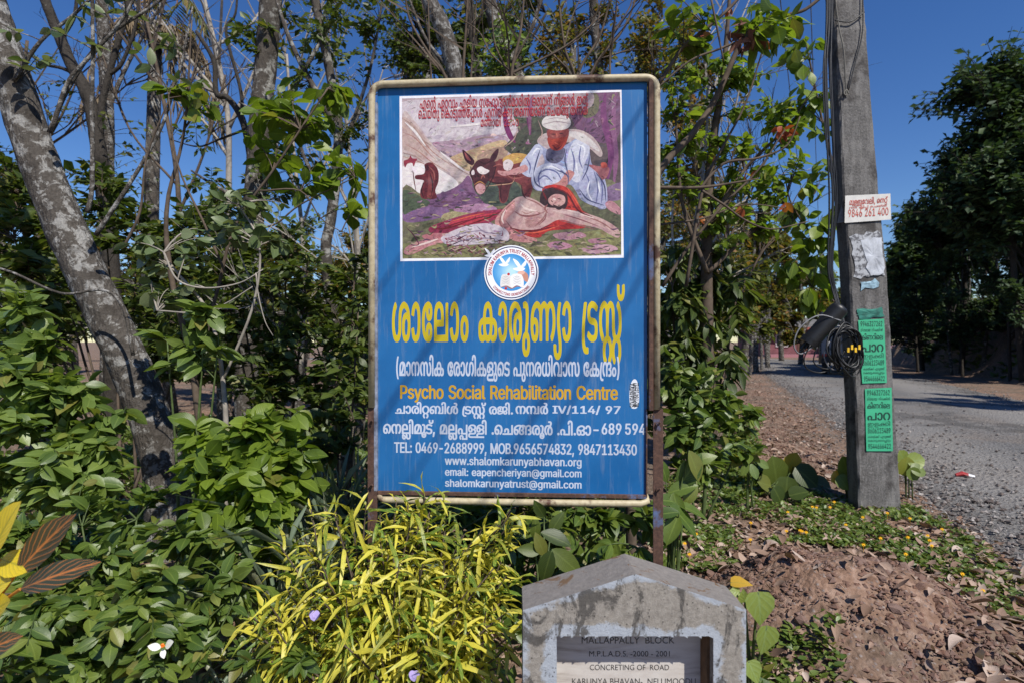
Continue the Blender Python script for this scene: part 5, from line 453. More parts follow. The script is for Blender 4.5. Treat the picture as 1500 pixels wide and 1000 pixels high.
[209,[46,-2,25,1,12,5,8,8,5,6,4,12,1,31,4,19,9,12,5,3,13,4,13,-2,-16,-19,-5,-10,-4,-14,0,-21,3,-12,5,-9,7,-7,12,-6,22,-1,14,4,6,4,8,9,5,12,2,15,-2,20,-5,14,-9,14,-14,13,8,10,6,9,2,10,-2,11,-9,11,-7,3,-7,3,-24,-1,-7,-3,3,-13,3,-1,9,2,14,-2,5,-8,0,-9,-2,-5,-9,-9,-14,4,-23,-2,-18,-7,-10,-7,-5,-8,-6,-15,-2,-39,-2,-10,-4,-6,-7,-6,-15,-1,-10,4,-8,10,-4,12,-1,20,4,17,7,13,12,11,0,2,-12,11,-5,-3,-18,-20,-5,-10,-4,-16,0,-24,2,-10,6,-13,10,-11,13,-7],[155,14,-9,7,-3,6,-2,20,3,16,5,11,12,15,4,-2,12,-17,4,-13,1,-19,-3,-14,-5,-7,-7,-3]],
[197,[52,-41,132,0,2,1,1,13,-3,3,-140,0,-6,1,-6,4,-2,10,3,5,5,3,96,1,18,3,15,6,13,11,9,17,3,17,0,13,-5,20,-7,11,-6,6,-11,7,-9,3,-6,1,-17,-1,-11,-5,-11,-9,-11,8,-12,5,-12,2,-14,0,-21,-5,-16,-10,-7,-8,-6,-10,-3,-16,0,-13,2,-9,5,-9,5,-5,16,-7,20,1,11,5,6,7,4,6,2,7,0,10,-2,8,-6,9,-11,7,-17,2,-11,-3,7,8,12,7,10,2,12,0,10,-2,10,-7,5,-12,1,-53,4,-1,14,0,3,2,1,53,6,13,9,6,14,0,9,-5,9,-13,3,-12,0,-18,-2,-10,-6,-11,-13,-9,-17,-4,-90,0,-15,-3,-13,-9,-5,-11,0,-13,3,-7,5,-5,10,-5,11,-3],[41,38,-6,1,-5,6,-4,9,0,6,8,8,8,2,8,-1,4,-4,3,-5,0,-11,-3,-5,-4,-5]],
[203,[40,-2,13,13,-6,4,-12,13,-6,15,-1,15,2,12,5,11,8,9,6,4,14,5,19,0,5,-2,-11,-8,-11,-17,-5,-15,-1,-17,4,-19,6,-10,8,-7,15,-6,19,0,15,6,9,8,7,11,3,15,-2,24,-8,17,-16,18,23,2,9,-3,14,-9,8,-15,3,-12,-2,-22,-10,-16,-12,-11,8,-11,3,-2,14,9,8,10,9,15,3,11,1,17,-3,17,-6,12,-10,12,-17,9,-17,5,-20,-1,-11,-2,-12,-4,-16,5,-24,2,-12,-3,-17,-7,-16,-13,-7,-14,-3,-12,0,-21,3,-13,8,-15,10,-11],[95,14,-9,7,-3,6,-2,9,0,16,2,11,6,14,12,12,5,-2,10,-13,6,-15,1,-24,-2,-9,-7,-10,-7,-2]],
[187,[4,-1,167,0,3,1,0,110,-3,2,-15,0,-3,-2,0,-94,-41,-1,-8,1,5,12,1,14,-2,9,-5,10,-9,7,-9,5,-23,1,-16,-6,-8,-7,-6,-13,-2,-8,2,-11,8,-2,11,3,2,14,3,8,8,6,14,0,8,-7,3,-9,-1,-15,-6,-11,-78,-1,-3,-3,1,-11]],
[208,[34,-2,21,0,21,8,12,-6,8,-2,18,0,11,3,10,6,11,13,5,13,3,17,1,1,12,-2,9,-4,6,-10,0,-9,-2,-6,-5,-5,-26,-2,-4,-12,9,-3,26,1,11,5,9,10,3,10,-1,17,-4,10,-9,7,-18,7,-17,2,-5,18,-5,10,-12,12,-8,4,-12,4,-13,0,-10,-3,-14,-7,-7,-7,-7,-14,-5,-17,-21,-3,-16,-7,-6,-4,-6,-11,-2,-18,4,-10,10,-11],[37,14,-4,1,-5,7,-1,15,2,5,9,6,16,3,2,-1,3,-17,5,-14,-11,-5],[97,14,-6,2,-6,7,-5,11,-2,16,35,1,19,-1,-3,-19,-4,-8,-7,-7,-7,-2],[79,67,-1,5,3,9,4,9,6,5,8,3,12,0,8,-3,5,-4,6,-13,2,-11]],
[113,[43,-2,27,0,16,4,10,5,6,7,6,12,0,12,-2,8,-4,7,-6,4,-9,4,-12,3,-21,1,-16,2,-6,2,-5,7,0,9,3,5,4,4,9,3,7,2,19,-2,17,-5,12,-5,3,1,8,11,-1,2,-25,10,-15,3,-24,1,-16,-5,-12,-6,-4,-4,-6,-12,1,-19,5,-7,8,-7,22,-6,22,0,13,-3,6,-3,3,-5,1,-8,-2,-7,-6,-6,-6,-2,-7,-1,-23,1,-11,3,-18,8,-2,-1,-8,-10,0,-3,19,-9]],
[352,[40,-2,13,13,-16,14,-6,11,-3,16,1,14,6,15,8,9,8,5,12,4,19,0,5,-2,-11,-8,-11,-17,-4,-11,-2,-13,1,-16,5,-15,7,-9,13,-8,8,-2,18,0,10,3,14,11,7,11,3,15,-1,20,-9,21,-8,11,-8,7,4,2,17,0,8,-3,9,-6,6,-10,3,-16,0,-62,3,-2,14,0,4,1,0,65,2,11,4,10,7,6,8,4,6,2,21,-2,-17,-17,-8,-19,-2,-21,4,-19,3,-6,8,-9,11,-6,8,-2,17,0,9,2,11,6,5,6,7,11,3,15,0,13,-4,18,-8,14,-13,14,2,1,20,1,9,-3,12,-7,9,-13,4,-16,-1,-18,-8,-16,-15,-15,8,-11,3,-2,9,5,9,9,7,8,6,12,3,11,1,9,-1,17,-3,11,-9,15,-13,10,-10,5,-17,5,-19,0,-23,-6,-14,4,-26,2,-22,-8,-14,-11,-12,10,-10,5,-13,3,-23,-1,-16,-5,-16,5,-24,2,-21,-6,-14,-8,-12,-13,-5,-10,-3,-11,0,-22,3,-13,12,-20],[95,14,-9,7,-3,6,-2,9,0,16,2,11,6,14,12,12,5,-2,10,-13,6,-15,1,-24,-2,-9,-7,-10,-7,-2],[244,14,-9,7,-3,6,-2,9,0,17,2,10,6,14,12,12,5,-1,9,-11,7,-17,1,-26,-2,-8,-6,-9,-7,-3]],
[179,[50,-64,3,2,8,8,-6,9,-1,11,5,8,6,1,12,-2,4,-7,0,-10,-5,-10,4,-8,3,-2,81,0,3,2,0,172,-3,2,-14,0,-3,-2,-1,-95,-63,0,4,12,0,15,-4,11,-11,11,-14,6,-11,1,-15,-2,-12,-5,-10,-11,-4,-11,-1,-16,4,-9,14,-17,3,-2,2,2,9,10,-9,13,-3,9,2,8,7,12,5,2,9,1,12,-5,6,-10,1,-6,-1,-10,-7,-13,6,-11,80,-1,1,-1,0,-44,-1,-2,-46,0,1,16,-4,10,-6,6,-16,6,-13,0,-13,-4,-6,-6,-5,-7,-3,-15,6,-13]],
[301,[34,-2,21,0,21,8,12,-6,8,-2,18,0,11,3,10,6,11,13,5,13,3,17,1,1,10,-1,-1,-15,4,-14,5,-9,9,-9,15,-5,18,0,13,5,8,7,5,10,1,15,-3,13,-8,9,-11,6,-13,4,-18,0,6,13,11,11,12,5,12,3,14,-2,13,-5,9,-8,6,-14,2,-12,-2,-19,-7,-14,-14,-14,4,-6,7,-7,8,5,17,19,7,17,1,6,-1,28,-8,19,-12,11,-16,8,-14,3,-19,1,-11,-3,-17,-7,-12,-8,-9,-11,-9,-19,-12,0,-2,2,-4,16,-5,11,-8,8,-18,9,-19,2,-10,-3,-10,-5,-11,-9,-7,-14,-5,-17,-17,-2,-10,-3,-11,-5,-8,-9,-5,-10,0,-14,3,-8,8,-11,10,-5],[201,13,-7,2,-4,5,-4,10,-2,15,2,5,19,0,9,-3,4,-3,3,-8,0,-11,-2,-6,-4,-4,-5,-2],[37,14,-4,1,-5,7,-1,15,2,5,9,6,16,3,2,-1,3,-17,5,-14,-11,-5],[97,14,-6,2,-6,7,-5,11,-2,16,35,1,19,-1,-3,-19,-4,-8,-7,-7,-7,-2],[79,67,-1,5,3,9,4,9,6,5,8,3,12,0,8,-3,5,-4,6,-13,2,-11]],
[251,[37,-1,4,1,11,12,-10,7,-8,12,-5,14,-1,19,2,11,4,9,12,12,8,2,12,-1,7,-5,6,-8,2,-11,0,-71,3,-3,14,0,4,2,1,76,3,10,7,8,9,3,14,-1,7,-5,5,-7,2,-9,0,-74,3,-3,14,0,4,2,1,76,4,12,7,7,16,2,10,-3,6,-7,7,-10,2,-7,1,-9,-1,-16,-8,-19,-15,-16,9,-11,3,-2,11,8,12,15,6,11,4,17,0,19,-3,14,-11,17,-11,9,-17,6,-18,0,-17,-7,-8,-7,-12,9,-15,5,-15,0,-11,-3,-9,-5,-7,-6,-14,10,-13,4,-21,-1,-14,-6,-9,-7,-11,-18,-3,-12,0,-23,4,-16,5,-11,5,-7]],
[274,[40,-2,17,0,11,4,12,12,4,13,-1,18,-6,12,-6,4,-13,6,-16,-1,-13,-4,3,10,5,10,15,12,9,3,14,2,14,-4,8,-6,4,-9,2,-14,1,-65,3,-1,14,0,3,2,0,71,3,10,3,7,8,6,13,3,11,-4,8,-11,2,-12,1,-71,3,-1,14,0,3,2,2,77,6,14,8,4,5,1,12,-1,6,-3,8,-8,5,-13,1,-24,-3,-12,-7,-13,-13,-13,9,-11,4,-1,3,1,15,15,5,7,7,17,2,13,-1,21,-4,13,-6,11,-12,10,-14,6,-19,2,-10,-3,-10,-5,-9,-8,-7,7,-11,6,-10,3,-12,0,-18,-7,-11,-9,-11,8,-11,5,-11,3,-16,0,-18,-5,-20,-11,-12,-16,-6,-16,-2,-31,5,-15,9,-14],[43,14,-7,4,-3,4,-4,9,-2,11,2,3,8,4,11,2,8,-2,5,-4,2,-7,0,-12,-2,-6,-6,-6]],
[286,[52,-41,222,0,3,1,0,14,-3,2,-90,0,-7,2,-5,4,-1,4,1,7,2,3,6,3,70,1,12,3,12,7,6,10,1,6,0,7,-5,12,-7,7,-7,4,12,9,4,8,-1,19,-7,10,-13,8,-25,5,-28,-1,-20,-5,-18,-10,-10,-9,-5,-10,-3,-11,0,-15,5,-15,9,-10,11,-5,19,-1,13,5,7,6,7,14,0,14,-5,12,-5,4,-12,6,-13,1,-10,-3,6,6,10,6,10,3,14,2,16,0,19,-5,5,-5,3,-6,0,-8,-4,-7,-6,-3,-15,-1,-3,-3,1,-12,20,-3,6,-5,3,-6,0,-10,-3,-4,-3,-3,-7,-2,-54,0,-21,-2,-11,-6,-6,-6,-4,-10,0,-9,2,-7,-108,0,-11,3,-3,4,0,9,3,4,5,3,77,2,14,6,5,6,5,10,0,13,-4,9,-6,6,-8,4,11,9,5,12,0,9,-2,8,-9,11,-17,8,-19,3,-28,-1,-22,-6,-15,-9,-7,-6,-9,-14,-2,-8,0,-18,3,-11,9,-12,10,-5,7,-2,19,1,11,5,6,7,6,12,-1,16,-7,12,-11,7,-8,2,-9,0,-10,-3,8,7,9,5,14,4,25,1,13,-2,8,-4,4,-4,3,-8,-1,-8,-6,-7,-7,-2,-11,0,-3,-3,1,-12,19,-3,5,-3,3,-4,2,-12,-4,-8,-10,-3,-70,-1,-14,-6,-9,-9,-2,-7,0,-12,3,-8,5,-5,10,-5,11,-3],[41,38,-5,1,-6,5,-3,6,-1,10,8,8,8,2,8,-1,4,-4,3,-5,0,-11,-3,-5,-4,-5],[182,38,-7,2,-5,6,-3,14,8,8,9,2,7,-1,5,-3,3,-8,0,-6,-1,-5,-5,-7]],
[172,[13,-1,143,0,3,1,0,110,-3,2,-15,0,-2,-2,-1,-94,-63,-1,-42,0,0,28,78,2,1,25,-3,13,-7,16,-5,5,-12,7,-19,4,-22,-2,-12,-5,-7,-6,-8,-9,-3,-8,-3,-23,0,-60],[33,60,1,19,5,12,6,5,6,2,12,1,12,-2,7,-5,5,-9,2,-7,0,-16]],
[54,[11,-36,13,0,3,4,14,51,-2,3,-18,0,-3,-2,-9,-55]],
[208,[81,-67,16,0,10,4,6,6,4,9,0,12,-2,7,-8,9,-11,5,-9,0,-9,-3,7,11,11,5,16,-1,5,-2,5,-4,4,-11,1,-20,3,-8,6,-10,14,-8,5,-1,22,1,9,4,11,11,5,13,0,17,-3,11,-8,13,7,8,4,8,1,19,-2,7,-9,11,-11,6,-13,4,-14,1,-4,15,-6,13,-12,12,-14,6,-19,2,-10,-3,-10,-5,-11,-9,-7,-14,-5,-17,-17,-2,-10,-3,-11,-5,-8,-8,-4,-10,0,-16,5,-12,8,-8,15,-5,20,0,11,3,11,5,2,-1,-8,-5,-8,-11,-4,-11,-1,-10,2,-14,5,-10,5,-6],[84,-53,-4,3,-3,6,-1,10,8,4,7,1,6,-4,2,-4,0,-9,-5,-7],[158,-52,-8,6,-2,5,-2,22,-2,9,-3,7,-9,8,9,8,7,11,4,13,2,13,8,0,11,-3,6,-4,3,-7,-1,-14,-6,-7,-4,-1,-20,0,-3,-3,-3,-10,9,-3,18,-1,7,-8,3,-9,1,-12,-1,-7,-3,-6,-5,-5,-5,-2],[37,14,-4,1,-5,7,-1,15,2,5,9,6,16,3,2,-1,3,-17,5,-14,-11,-5],[97,14,-6,2,-6,7,-5,11,-2,16,35,1,19,-1,-3,-19,-4,-8,-7,-7,-7,-2],[79,67,-1,5,3,9,4,9,6,5,8,3,12,0,8,-3,5,-4,6,-13,2,-11]],
[135,[39,-2,7,5,6,9,-14,11,-6,11,-4,18,1,14,7,17,9,9,11,5,6,1,18,-1,12,-5,7,-8,8,-16,1,-8,-1,-17,-9,-19,-14,-13,6,-9,6,-4,9,6,10,10,10,16,5,23,-2,21,-9,18,-10,11,-19,9,-10,2,-29,-1,-18,-7,-16,-14,-7,-13,-3,-12,0,-22,4,-15,8,-15,12,-11]],
[179,[26,-1,3,1,8,10,-5,6,-5,9,-2,6,2,9,5,10,10,5,14,-2,7,-5,2,-5,2,-9,-1,-11,-7,-13,5,-9,2,-1,101,1,0,109,-4,3,-13,0,-3,-2,-1,-95,-63,0,4,10,0,15,-5,14,-9,8,-10,5,-10,3,-13,0,-12,-4,-10,-5,-8,-9,-4,-11,1,-21,7,-12]],
[130,[19,-1,91,0,3,2,0,15,-2,2,-63,0,50,56,6,10,6,14,1,6,-1,12,-7,16,-10,9,-18,7,-16,1,-13,-3,-16,-10,-9,-14,-3,-16,3,-2,16,0,2,2,4,13,5,7,13,5,12,-1,7,-4,7,-7,2,-7,0,-10,-6,-14,-7,-10,-59,-64,-1,-12]],
[130,[53,-2,21,0,10,3,12,8,8,7,6,11,3,9,1,15,-2,11,-6,13,-13,14,-10,5,-14,3,-13,-1,-14,-5,5,38,58,0,2,2,0,14,-3,2,-56,0,-18,0,-3,-2,-8,-70,5,-3,13,-1,18,7,14,0,7,-2,10,-10,5,-11,1,-8,-2,-12,-6,-11,-6,-5,-9,-3,-11,0,-8,3,-8,7,-4,10,-2,2,-16,0,-3,-2,1,-9,6,-12,15,-12]],
[54,[24,-1,8,0,4,2,5,4,2,5,-1,9,-6,5,-4,2,-9,0,-5,-3,-5,-6,0,-9,2,-4],[24,78,8,0,4,2,5,4,2,5,-1,9,-6,5,-4,2,-9,0,-5,-3,-5,-6,0,-9,2,-4]],
[130,[81,-1,16,0,4,2,0,27,18,2,1,14,-3,3,-16,1,0,42,-4,2,-15,0,-3,-2,-1,-43,-44,1,35,60,21,37,-4,2,-15,0,-3,-2,-56,-97,-2,-4,0,-12,3,-3,65,0,1,-27]],
[130,[56,-2,23,1,18,10,7,8,8,14,6,26,0,33,-6,25,-10,17,-6,7,-13,7,-10,2,-20,0,-18,-9,-7,-7,-9,-17,-6,-25,0,-33,6,-26,7,-14,8,-8,14,-9],[59,16,-7,4,-8,7,-6,14,-4,26,1,24,4,17,7,14,8,7,8,2,8,-1,9,-3,5,-5,8,-14,5,-28,-1,-23,-5,-21,-6,-10,-11,-9]],
[130,[38,-1,18,0,5,3,43,66,5,11,5,15,-3,22,-4,10,-9,12,-21,10,-17,1,-6,-1,-15,-6,-10,-8,-9,-16,-2,-8,1,-23,5,-12,9,-9,13,-8,8,-2,20,1,-38,-56],[58,72,-7,4,-7,6,-3,7,-2,9,1,12,4,10,8,8,8,3,12,-1,9,-4,5,-6,5,-12,0,-14,-6,-14,-6,-6,-7,-2]],
[130,[55,-2,20,0,10,3,10,6,12,13,5,14,2,17,-3,10,-7,14,-5,6,-13,7,-7,2,-14,1,-9,-2,30,44,8,13,-20,1,-5,-3,-37,-55,-13,-29,-1,-23,7,-18,9,-10,12,-8],[64,15,-13,4,-6,6,-5,11,-1,14,2,8,8,12,7,4,10,1,11,-2,9,-8,5,-13,1,-13,-5,-11,-4,-6,-7,-5]],
[130,[52,-2,21,0,12,3,13,8,9,8,5,10,2,8,0,14,-2,7,-5,10,-9,9,-11,6,-20,4,42,47,0,13,-3,2,-85,0,-3,-2,0,-14,4,-2,13,0,45,0,-35,-42,-1,-15,4,-2,23,-1,8,-3,8,-7,5,-13,0,-9,-4,-11,-8,-7,-11,-3,-14,0,-11,4,-6,6,-4,10,-2,2,-17,0,-4,-2,1,-8,3,-7,11,-12,12,-7]],
[130,[28,-1,19,0,4,4,64,127,0,15,-3,2,-75,0,-21,-1,0,-14,2,-3,71,0,2,-1,-64,-126,-1,-2]],
[130,[53,-2,23,0,20,7,14,12,7,15,0,15,-6,13,-9,11,-13,6,10,5,6,6,5,9,2,9,-2,16,-11,16,-15,8,-8,2,-23,0,-17,-7,-10,-9,-4,-7,-3,-9,0,-13,4,-11,10,-11,9,-4,-16,-8,-8,-10,-4,-12,0,-16,6,-14,9,-8,13,-8],[56,16,-9,3,-7,7,-4,10,1,13,4,8,11,8,10,2,11,-1,11,-4,7,-8,4,-11,-2,-13,-8,-9,-7,-4],[61,84,-8,2,-9,8,-3,8,0,11,4,10,6,5,9,3,9,0,10,-3,7,-7,4,-9,0,-8,-3,-8,-5,-6,-9,-5]],
[130,[23,-1,87,0,4,2,-1,15,-31,2,0,127,-4,2,-21,0,-4,-2,-30,-22,0,-19,2,-2,4,2,30,21,0,-107,-38,-2,-1,-14]],
[78,[52,-28,14,0,4,1,-19,46,-6,36,1,21,3,20,11,37,9,19,-3,4,-15,0,-6,-7,-14,-36,-7,-37,0,-32,5,-26,9,-25,8,-16]],
[78,[12,-28,16,0,3,1,5,9,14,35,6,35,-1,27,-7,35,-8,23,-8,16,-3,2,-16,1,-3,-2,16,-41,8,-44,0,-18,-3,-21,-8,-27,-14,-30]],
]
TEXT = {
 'ശാലോം കാരുണ്യാ ട്രസ്റ്റ്':[0,1,2,3,1,4,-1,5,1,6,7,8,9,1,-1,10,11,12,13],
 '(മാനസിക രോഗികളുടെ പുനരധിവാസ കേന്ദ്രം)':[14,15,1,16,17,18,5,-1,2,6,1,19,18,5,20,7,21,11,-1,22,7,16,6,23,18,24,1,17,-1,2,5,10,25,4,26],
 'ചാരിറ്റബിൾ ട്രസ്റ്റ് രജി.':[27,1,6,18,28,29,18,30,-1,10,11,12,13,-1,6,31,18,32],
 'നമ്പർ':[16,33,34],
 'IV/114/ 97':[35,36,37,38,38,39,37,-1,40,41],
 'നെല്ലിമൂട്, മല്ലപ്പള്ളി .ചെങ്ങരൂർ .പി.ഓ':[21,16,42,18,15,43,11,13,44,-1,15,42,45,46,18,-1,32,21,27,47,6,43,34,-1,32,22,18,32,48],
 'എന്റെ ഏറ്റവും എളിയ സഹോദരൻമാരിൽ ഒരുവന് നിങ്ങൾ ഇത്':[49,21,50,-1,51,28,24,7,4,-1,49,20,18,52,-1,17,2,53,1,54,6,55,15,1,6,18,56,-1,57,6,7,24,16,13,-1,16,18,47,30,-1,58,59,13],
 'ചെയ്തു കൊടുത്തപ്പോൾ എനിയ്ക്കു തന്നെയാണ് ചെയ്തു തന്നത്':[21,27,52,13,59,7,-1,21,5,1,11,7,60,2,45,1,30,-1,49,16,18,52,13,61,7,-1,59,21,62,52,1,8,13,-1,21,27,52,13,59,7,-1,59,62,59,13],
 'മത്തായി':[15,60,1,52,18],
 'മുള്ളുവേലി, നെറ്റ്':[15,7,46,7,2,24,3,18,44,-1,21,16,28,13],
 'വല ക്ലിപ്പ് ചെയ്ത്':[24,3,-1,63,18,45,13,-1,21,27,52,13,59,13],
 'മിതമായ നിരക്കിൽ':[15,18,59,15,1,52,-1,16,18,6,61,18,56],
 'കിണറിലെ':[5,18,8,64,18,21,3],
 'പാറ':[22,1,64],
 'ഇളക്കി':[58,20,61,18],
 'കരയ്ക്ക് എടുത്ത്':[5,6,52,13,61,13,-1,49,11,7,60,13],
 'കൊടുക്കപ്പെടും':[21,5,1,11,7,61,21,45,11,7,4],
 '– 689 594':[65,-1,66,67,40,-1,68,40,39],
 '25:40':[69,68,70,39,71],
 'Psycho Social Rehabilitation Centre':[72,73,74,75,76,77,-1,78,77,75,79,80,81,-1,82,83,76,80,84,79,81,79,85,80,85,79,77,86,-1,87,83,86,85,88,83],
 'IV/114/ 97 – 689 594':[35,36,37,38,38,39,37,-1,40,41,-1,65,-1,66,67,40,-1,68,40,39],
 'TEL: 0469-2688999, MOB.9656574832, 9847113430':[89,90,91,70,-1,71,39,66,40,92,69,66,67,67,40,40,40,44,-1,93,94,95,32,40,66,68,66,68,41,39,67,96,69,44,-1,40,67,39,41,38,38,96,39,96,71],
 'www.shalomkarunyabhavan.org':[97,97,97,32,73,76,80,81,77,98,99,80,88,100,86,74,80,84,76,80,101,80,86,32,77,88,102],
 'email: eapencheriyan@gmail.com':[83,98,80,79,81,70,-1,83,80,103,83,86,75,76,83,88,79,74,80,86,104,102,98,80,79,81,32,75,77,98],
 'shalomkarunyatrust@gmail.com':[73,76,80,81,77,98,99,80,88,100,86,74,80,85,88,100,73,85,104,102,98,80,79,81,32,75,77,98],
 'SHALOM KARUNYA TRUST MALLAPPALLY':[78,105,106,91,94,93,-1,107,106,82,108,109,110,106,-1,89,82,108,78,89,-1,93,106,91,91,106,72,72,106,91,91,110],
 'CONNECTING GENERATIONS':[87,94,109,109,90,87,89,35,109,111,-1,111,90,109,90,82,106,89,35,94,109,78],
 '9846 261 400':[40,67,39,66,-1,69,66,38,-1,39,71,71],
 '9946327262 8606123489 9544666422 ()':[40,40,39,66,96,69,41,69,66,69,-1,67,66,71,66,38,69,96,39,67,40,-1,40,68,39,39,66,66,66,39,69,69,-1,14,26],
 'SOUPARNIKA MLPY9847165922':[78,94,108,72,106,82,109,35,107,106,-1,93,91,72,110,40,67,39,41,38,66,68,40,69,69],
}
# the same letters in a lighter weight, where there is one
THIN = {49:112,21:113,50:114,51:115,28:116,24:117,7:118,4:119,20:120,18:121,52:122,17:123,2:124,53:125,1:126,54:127,6:128,55:129,15:130,56:131,57:132,16:133,13:134,47:135,30:136,58:137,59:138,27:139,5:140,11:141,60:142,45:143,61:144,62:145,8:146,46:147,3:148,44:149,63:150,64:151,22:152,69:153,68:154,70:155,39:156,71:157,40:158,66:159,96:160,41:161,67:162,38:163,14:164,26:165}
# ================================================================== TERRAIN AND ROAD
YL = [-40, 0, 3.3, 5.07, 9.7, 19.4, 30, 38]; XL = [2.9, 2.9, 3.0, 3.45, 5.36, 8.85, 12.8, 15.8]
YR = [-40, 0, 5, 13, 26, 38]; XR = [8.2, 8.4, 9.2, 12.0, 17.6, 22.5]
xl = lambda y: np.interp(y, YL, XL)+np.where(np.asarray(y) > 38, (np.asarray(y)-38)*.4, 0)
xr = lambda y: np.interp(y, YR, XR)+np.where(np.asarray(y) > 38, (np.asarray(y)-38)*.4, 0)
def sstep(t): t = np.clip(t, 0, 1); return t*t*(3-2*t)
def hz(x, y):
    x = np.asarray(x, float); y = np.asarray(y, float)
    inroad = np.minimum(x-xl(y), xr(y)-x)
    off = sstep((-inroad-.1)/1.2)
    h = off*(.05*fbm(x*.8, y*.8, 3)+.03*fbm(x*3, y*3, 3))*np.where(y < 45, 1, .2)
    bank = sstep((x-xr(y)-2.4-.8*vnoise(y*.2, 3))/2.0)*(2.7+.7*vnoise(x*.15, y*.15))*sstep((46-y)/8)*sstep((y+12)/6)
    h = h+bank
    # low red soil heaps on the verge
    for cx, cy, rx, ry, a in ((2.75, 6.3, .7, .9, .16), (3.3, 7.6, .6, .8, .12), (2.2, 5.6, .6, .5, .08), (3.9, 10.2, .8, 1.4, .14)):
        h = h+a*np.exp(-((x-cx)/rx)**2-((y-cy)/ry)**2)*(1+.5*vnoise(x*6, y*6))
    # mound beside the memorial stone
    h = h+.36*sstep(1-np.sqrt(((x-1.62)/.95)**2+((y-2.82)/.78)**2))*(1+.25*fbm(x*3+9, y*3, 3))+.05*sstep((3.2-y)/1.5)*sstep((x-.5)/.6)*sstep((2.8-x)/.6)
    # left side sinks a little behind the plants
    return h
def grow(a, b, step, f, far):
    L = list(np.arange(a, b+1e-6, step)); s = step
    while L[-1] < far: s *= f; L.append(L[-1]+s)
    return L
xs = np.array([-v for v in grow(1.2, 1.3, .08, 1.12, 600)][::-1]+list(np.arange(-1.1, 4.4, .04))+grow(4.42, 12, .12, 1.13, 600))
ys = np.array([-v for v in grow(0, .5, .3, 1.3, 600)][::-1]+list(np.arange(.2, 1.3, .1))+list(np.arange(1.3, 6.5, .04))+grow(6.55, 20, .14, 1.1, 900))
GX, GY = np.meshgrid(xs, ys); GZ = hz(GX, GY)
near = (GX > -1.2) & (GX < 4.4) & (GY > 1.2) & (GY < 6.6)
GZ = GZ+np.where(near, (.012+.02*(((GX-1.62)/.95)**2+((GY-2.82)/.78)**2 < 1.1))*fbm(GX*12, GY*12, 4)*sstep((-np.minimum(GX-xl(GY), xr(GY)-GX))/.3), 0)
me = bpy.data.meshes.new('ground'); nx, ny = len(xs), len(ys)
V = np.stack([GX.ravel(), GY.ravel(), GZ.ravel()], 1)
I = np.arange(nx*ny).reshape(ny, nx); Fq = np.stack([I[:-1, :-1], I[:-1, 1:], I[1:, 1:], I[1:, :-1]], -1).reshape(-1, 4)
me.vertices.add(len(V)); me.vertices.foreach_set('co', V.ravel().astype(np.float32)); me.loops.add(Fq.size); me.loops.foreach_set('vertex_index', Fq.ravel().astype(np.int32))
me.polygons.add(len(Fq)); me.polygons.foreach_set('loop_start', (np.arange(len(Fq))*4).astype(np.int32)); me.polygons.foreach_set('use_smooth', [True]*len(Fq)); me.update(calc_edges=True)
ground = bpy.data.objects.new('ground', me); COL.objects.link(ground); ground['kind'] = 'structure'; ground['label'] = 'reddish soil ground with dry litter'
k = N('soil'); c = k.co('Object'); a = k.noise(c, 1.1, 6, .6); b = k.noise(c, 14, 8, .7); v = k.n('TexVoronoi', Vector=c, Scale=38)
v2 = k.n('TexVoronoi', Vector=c, Scale=9)
red = k.ramp(b, [(.3, (.13, .075, .05)), (.5, (.24, .15, .105)), (.7, (.37, .26, .20))])
brn = k.ramp(b, [(.3, (.07, .05, .035)), (.55, (.18, .135, .10)), (.75, (.30, .245, .20))])
gy = k.n('ObjectInfo')
sx = k.n('SeparateXYZ', i0=c)
col = k.mix(k.ramp(a, [(.42, (0, 0, 0)), (.6, (1, 1, 1))]), brn, red)
peb = k.ramp(v.outputs['Color'], [(.2, (.12, .09, .08)), (.8, (.28, .24, .22))])
col = k.mix(k.ramp(v.outputs['Distance'], [(.18, (.8, .8, .8)), (.3, (0, 0, 0))]), col, peb)
h = k.math('ADD', k.math('MULTIPLY', b, 1.2), k.math('MULTIPLY', v.outputs['Distance'], -.8))
k.bump(h, .8, .02); me.materials.append(k.set(col, .95, .15))

# road: worn grey metalled surface
k = N('road_metal'); c = k.co('Object'); a = k.noise(c, .7, 5); b = k.noise(c, 30, 6, .75); v = k.n('TexVoronoi', Vector=c, Scale=28)
lane = k.noise(k.co('Object', (.9, .12, 1)), 1.3, 4)
col = k.ramp(b, [(.3, (.085, .082, .08)), (.55, (.165, .158, .15)), (.72, (.31, .30, .285))])
col = k.mix(k.ramp(v.outputs['Color'], [(.3, (0, 0, 0)), (1, (.75, .75, .75))]), col, (.20, .20, .20))
col = k.mix(k.ramp(a, [(.5, (0, 0, 0)), (.75, (.5, .5, .5))]), col, (.25, .19, .14))
col = k.mix(k.ramp(lane, [(.45, (0, 0, 0)), (.7, (.55, .55, .55))]), col, (.24, .22, .2))
ac = k.n('Attribute', _attribute_name='across'); nz = k.noise(k.co('Object', (.5, .5, 1)), .8, 5)
tr = k.math('ABSOLUTE', k.math('SINE', k.math('MULTIPLY', k.math('ADD', ac.outputs['Fac'], k.math('MULTIPLY', nz, .12)), 6.28)))
col = k.mix(k.ramp(tr, [(.6, (0, 0, 0)), (1, (.45, .45, .45))]), col, (.30, .285, .265))
pt = k.noise(c, .45, 6, .7); col = k.mix(k.ramp(pt, [(.55, (0, 0, 0)), (.6, (.55, .55, .55))]), col, (.06, .058, .056))
k.bump(k.math('ADD', b, v.outputs['Distance']), .9, .025); roadm = k.set(col, .9, .2)
yy = np.concatenate([np.arange(-30, 1, 2.), np.arange(1, 14, .12), np.arange(14, 38.1, .5)])
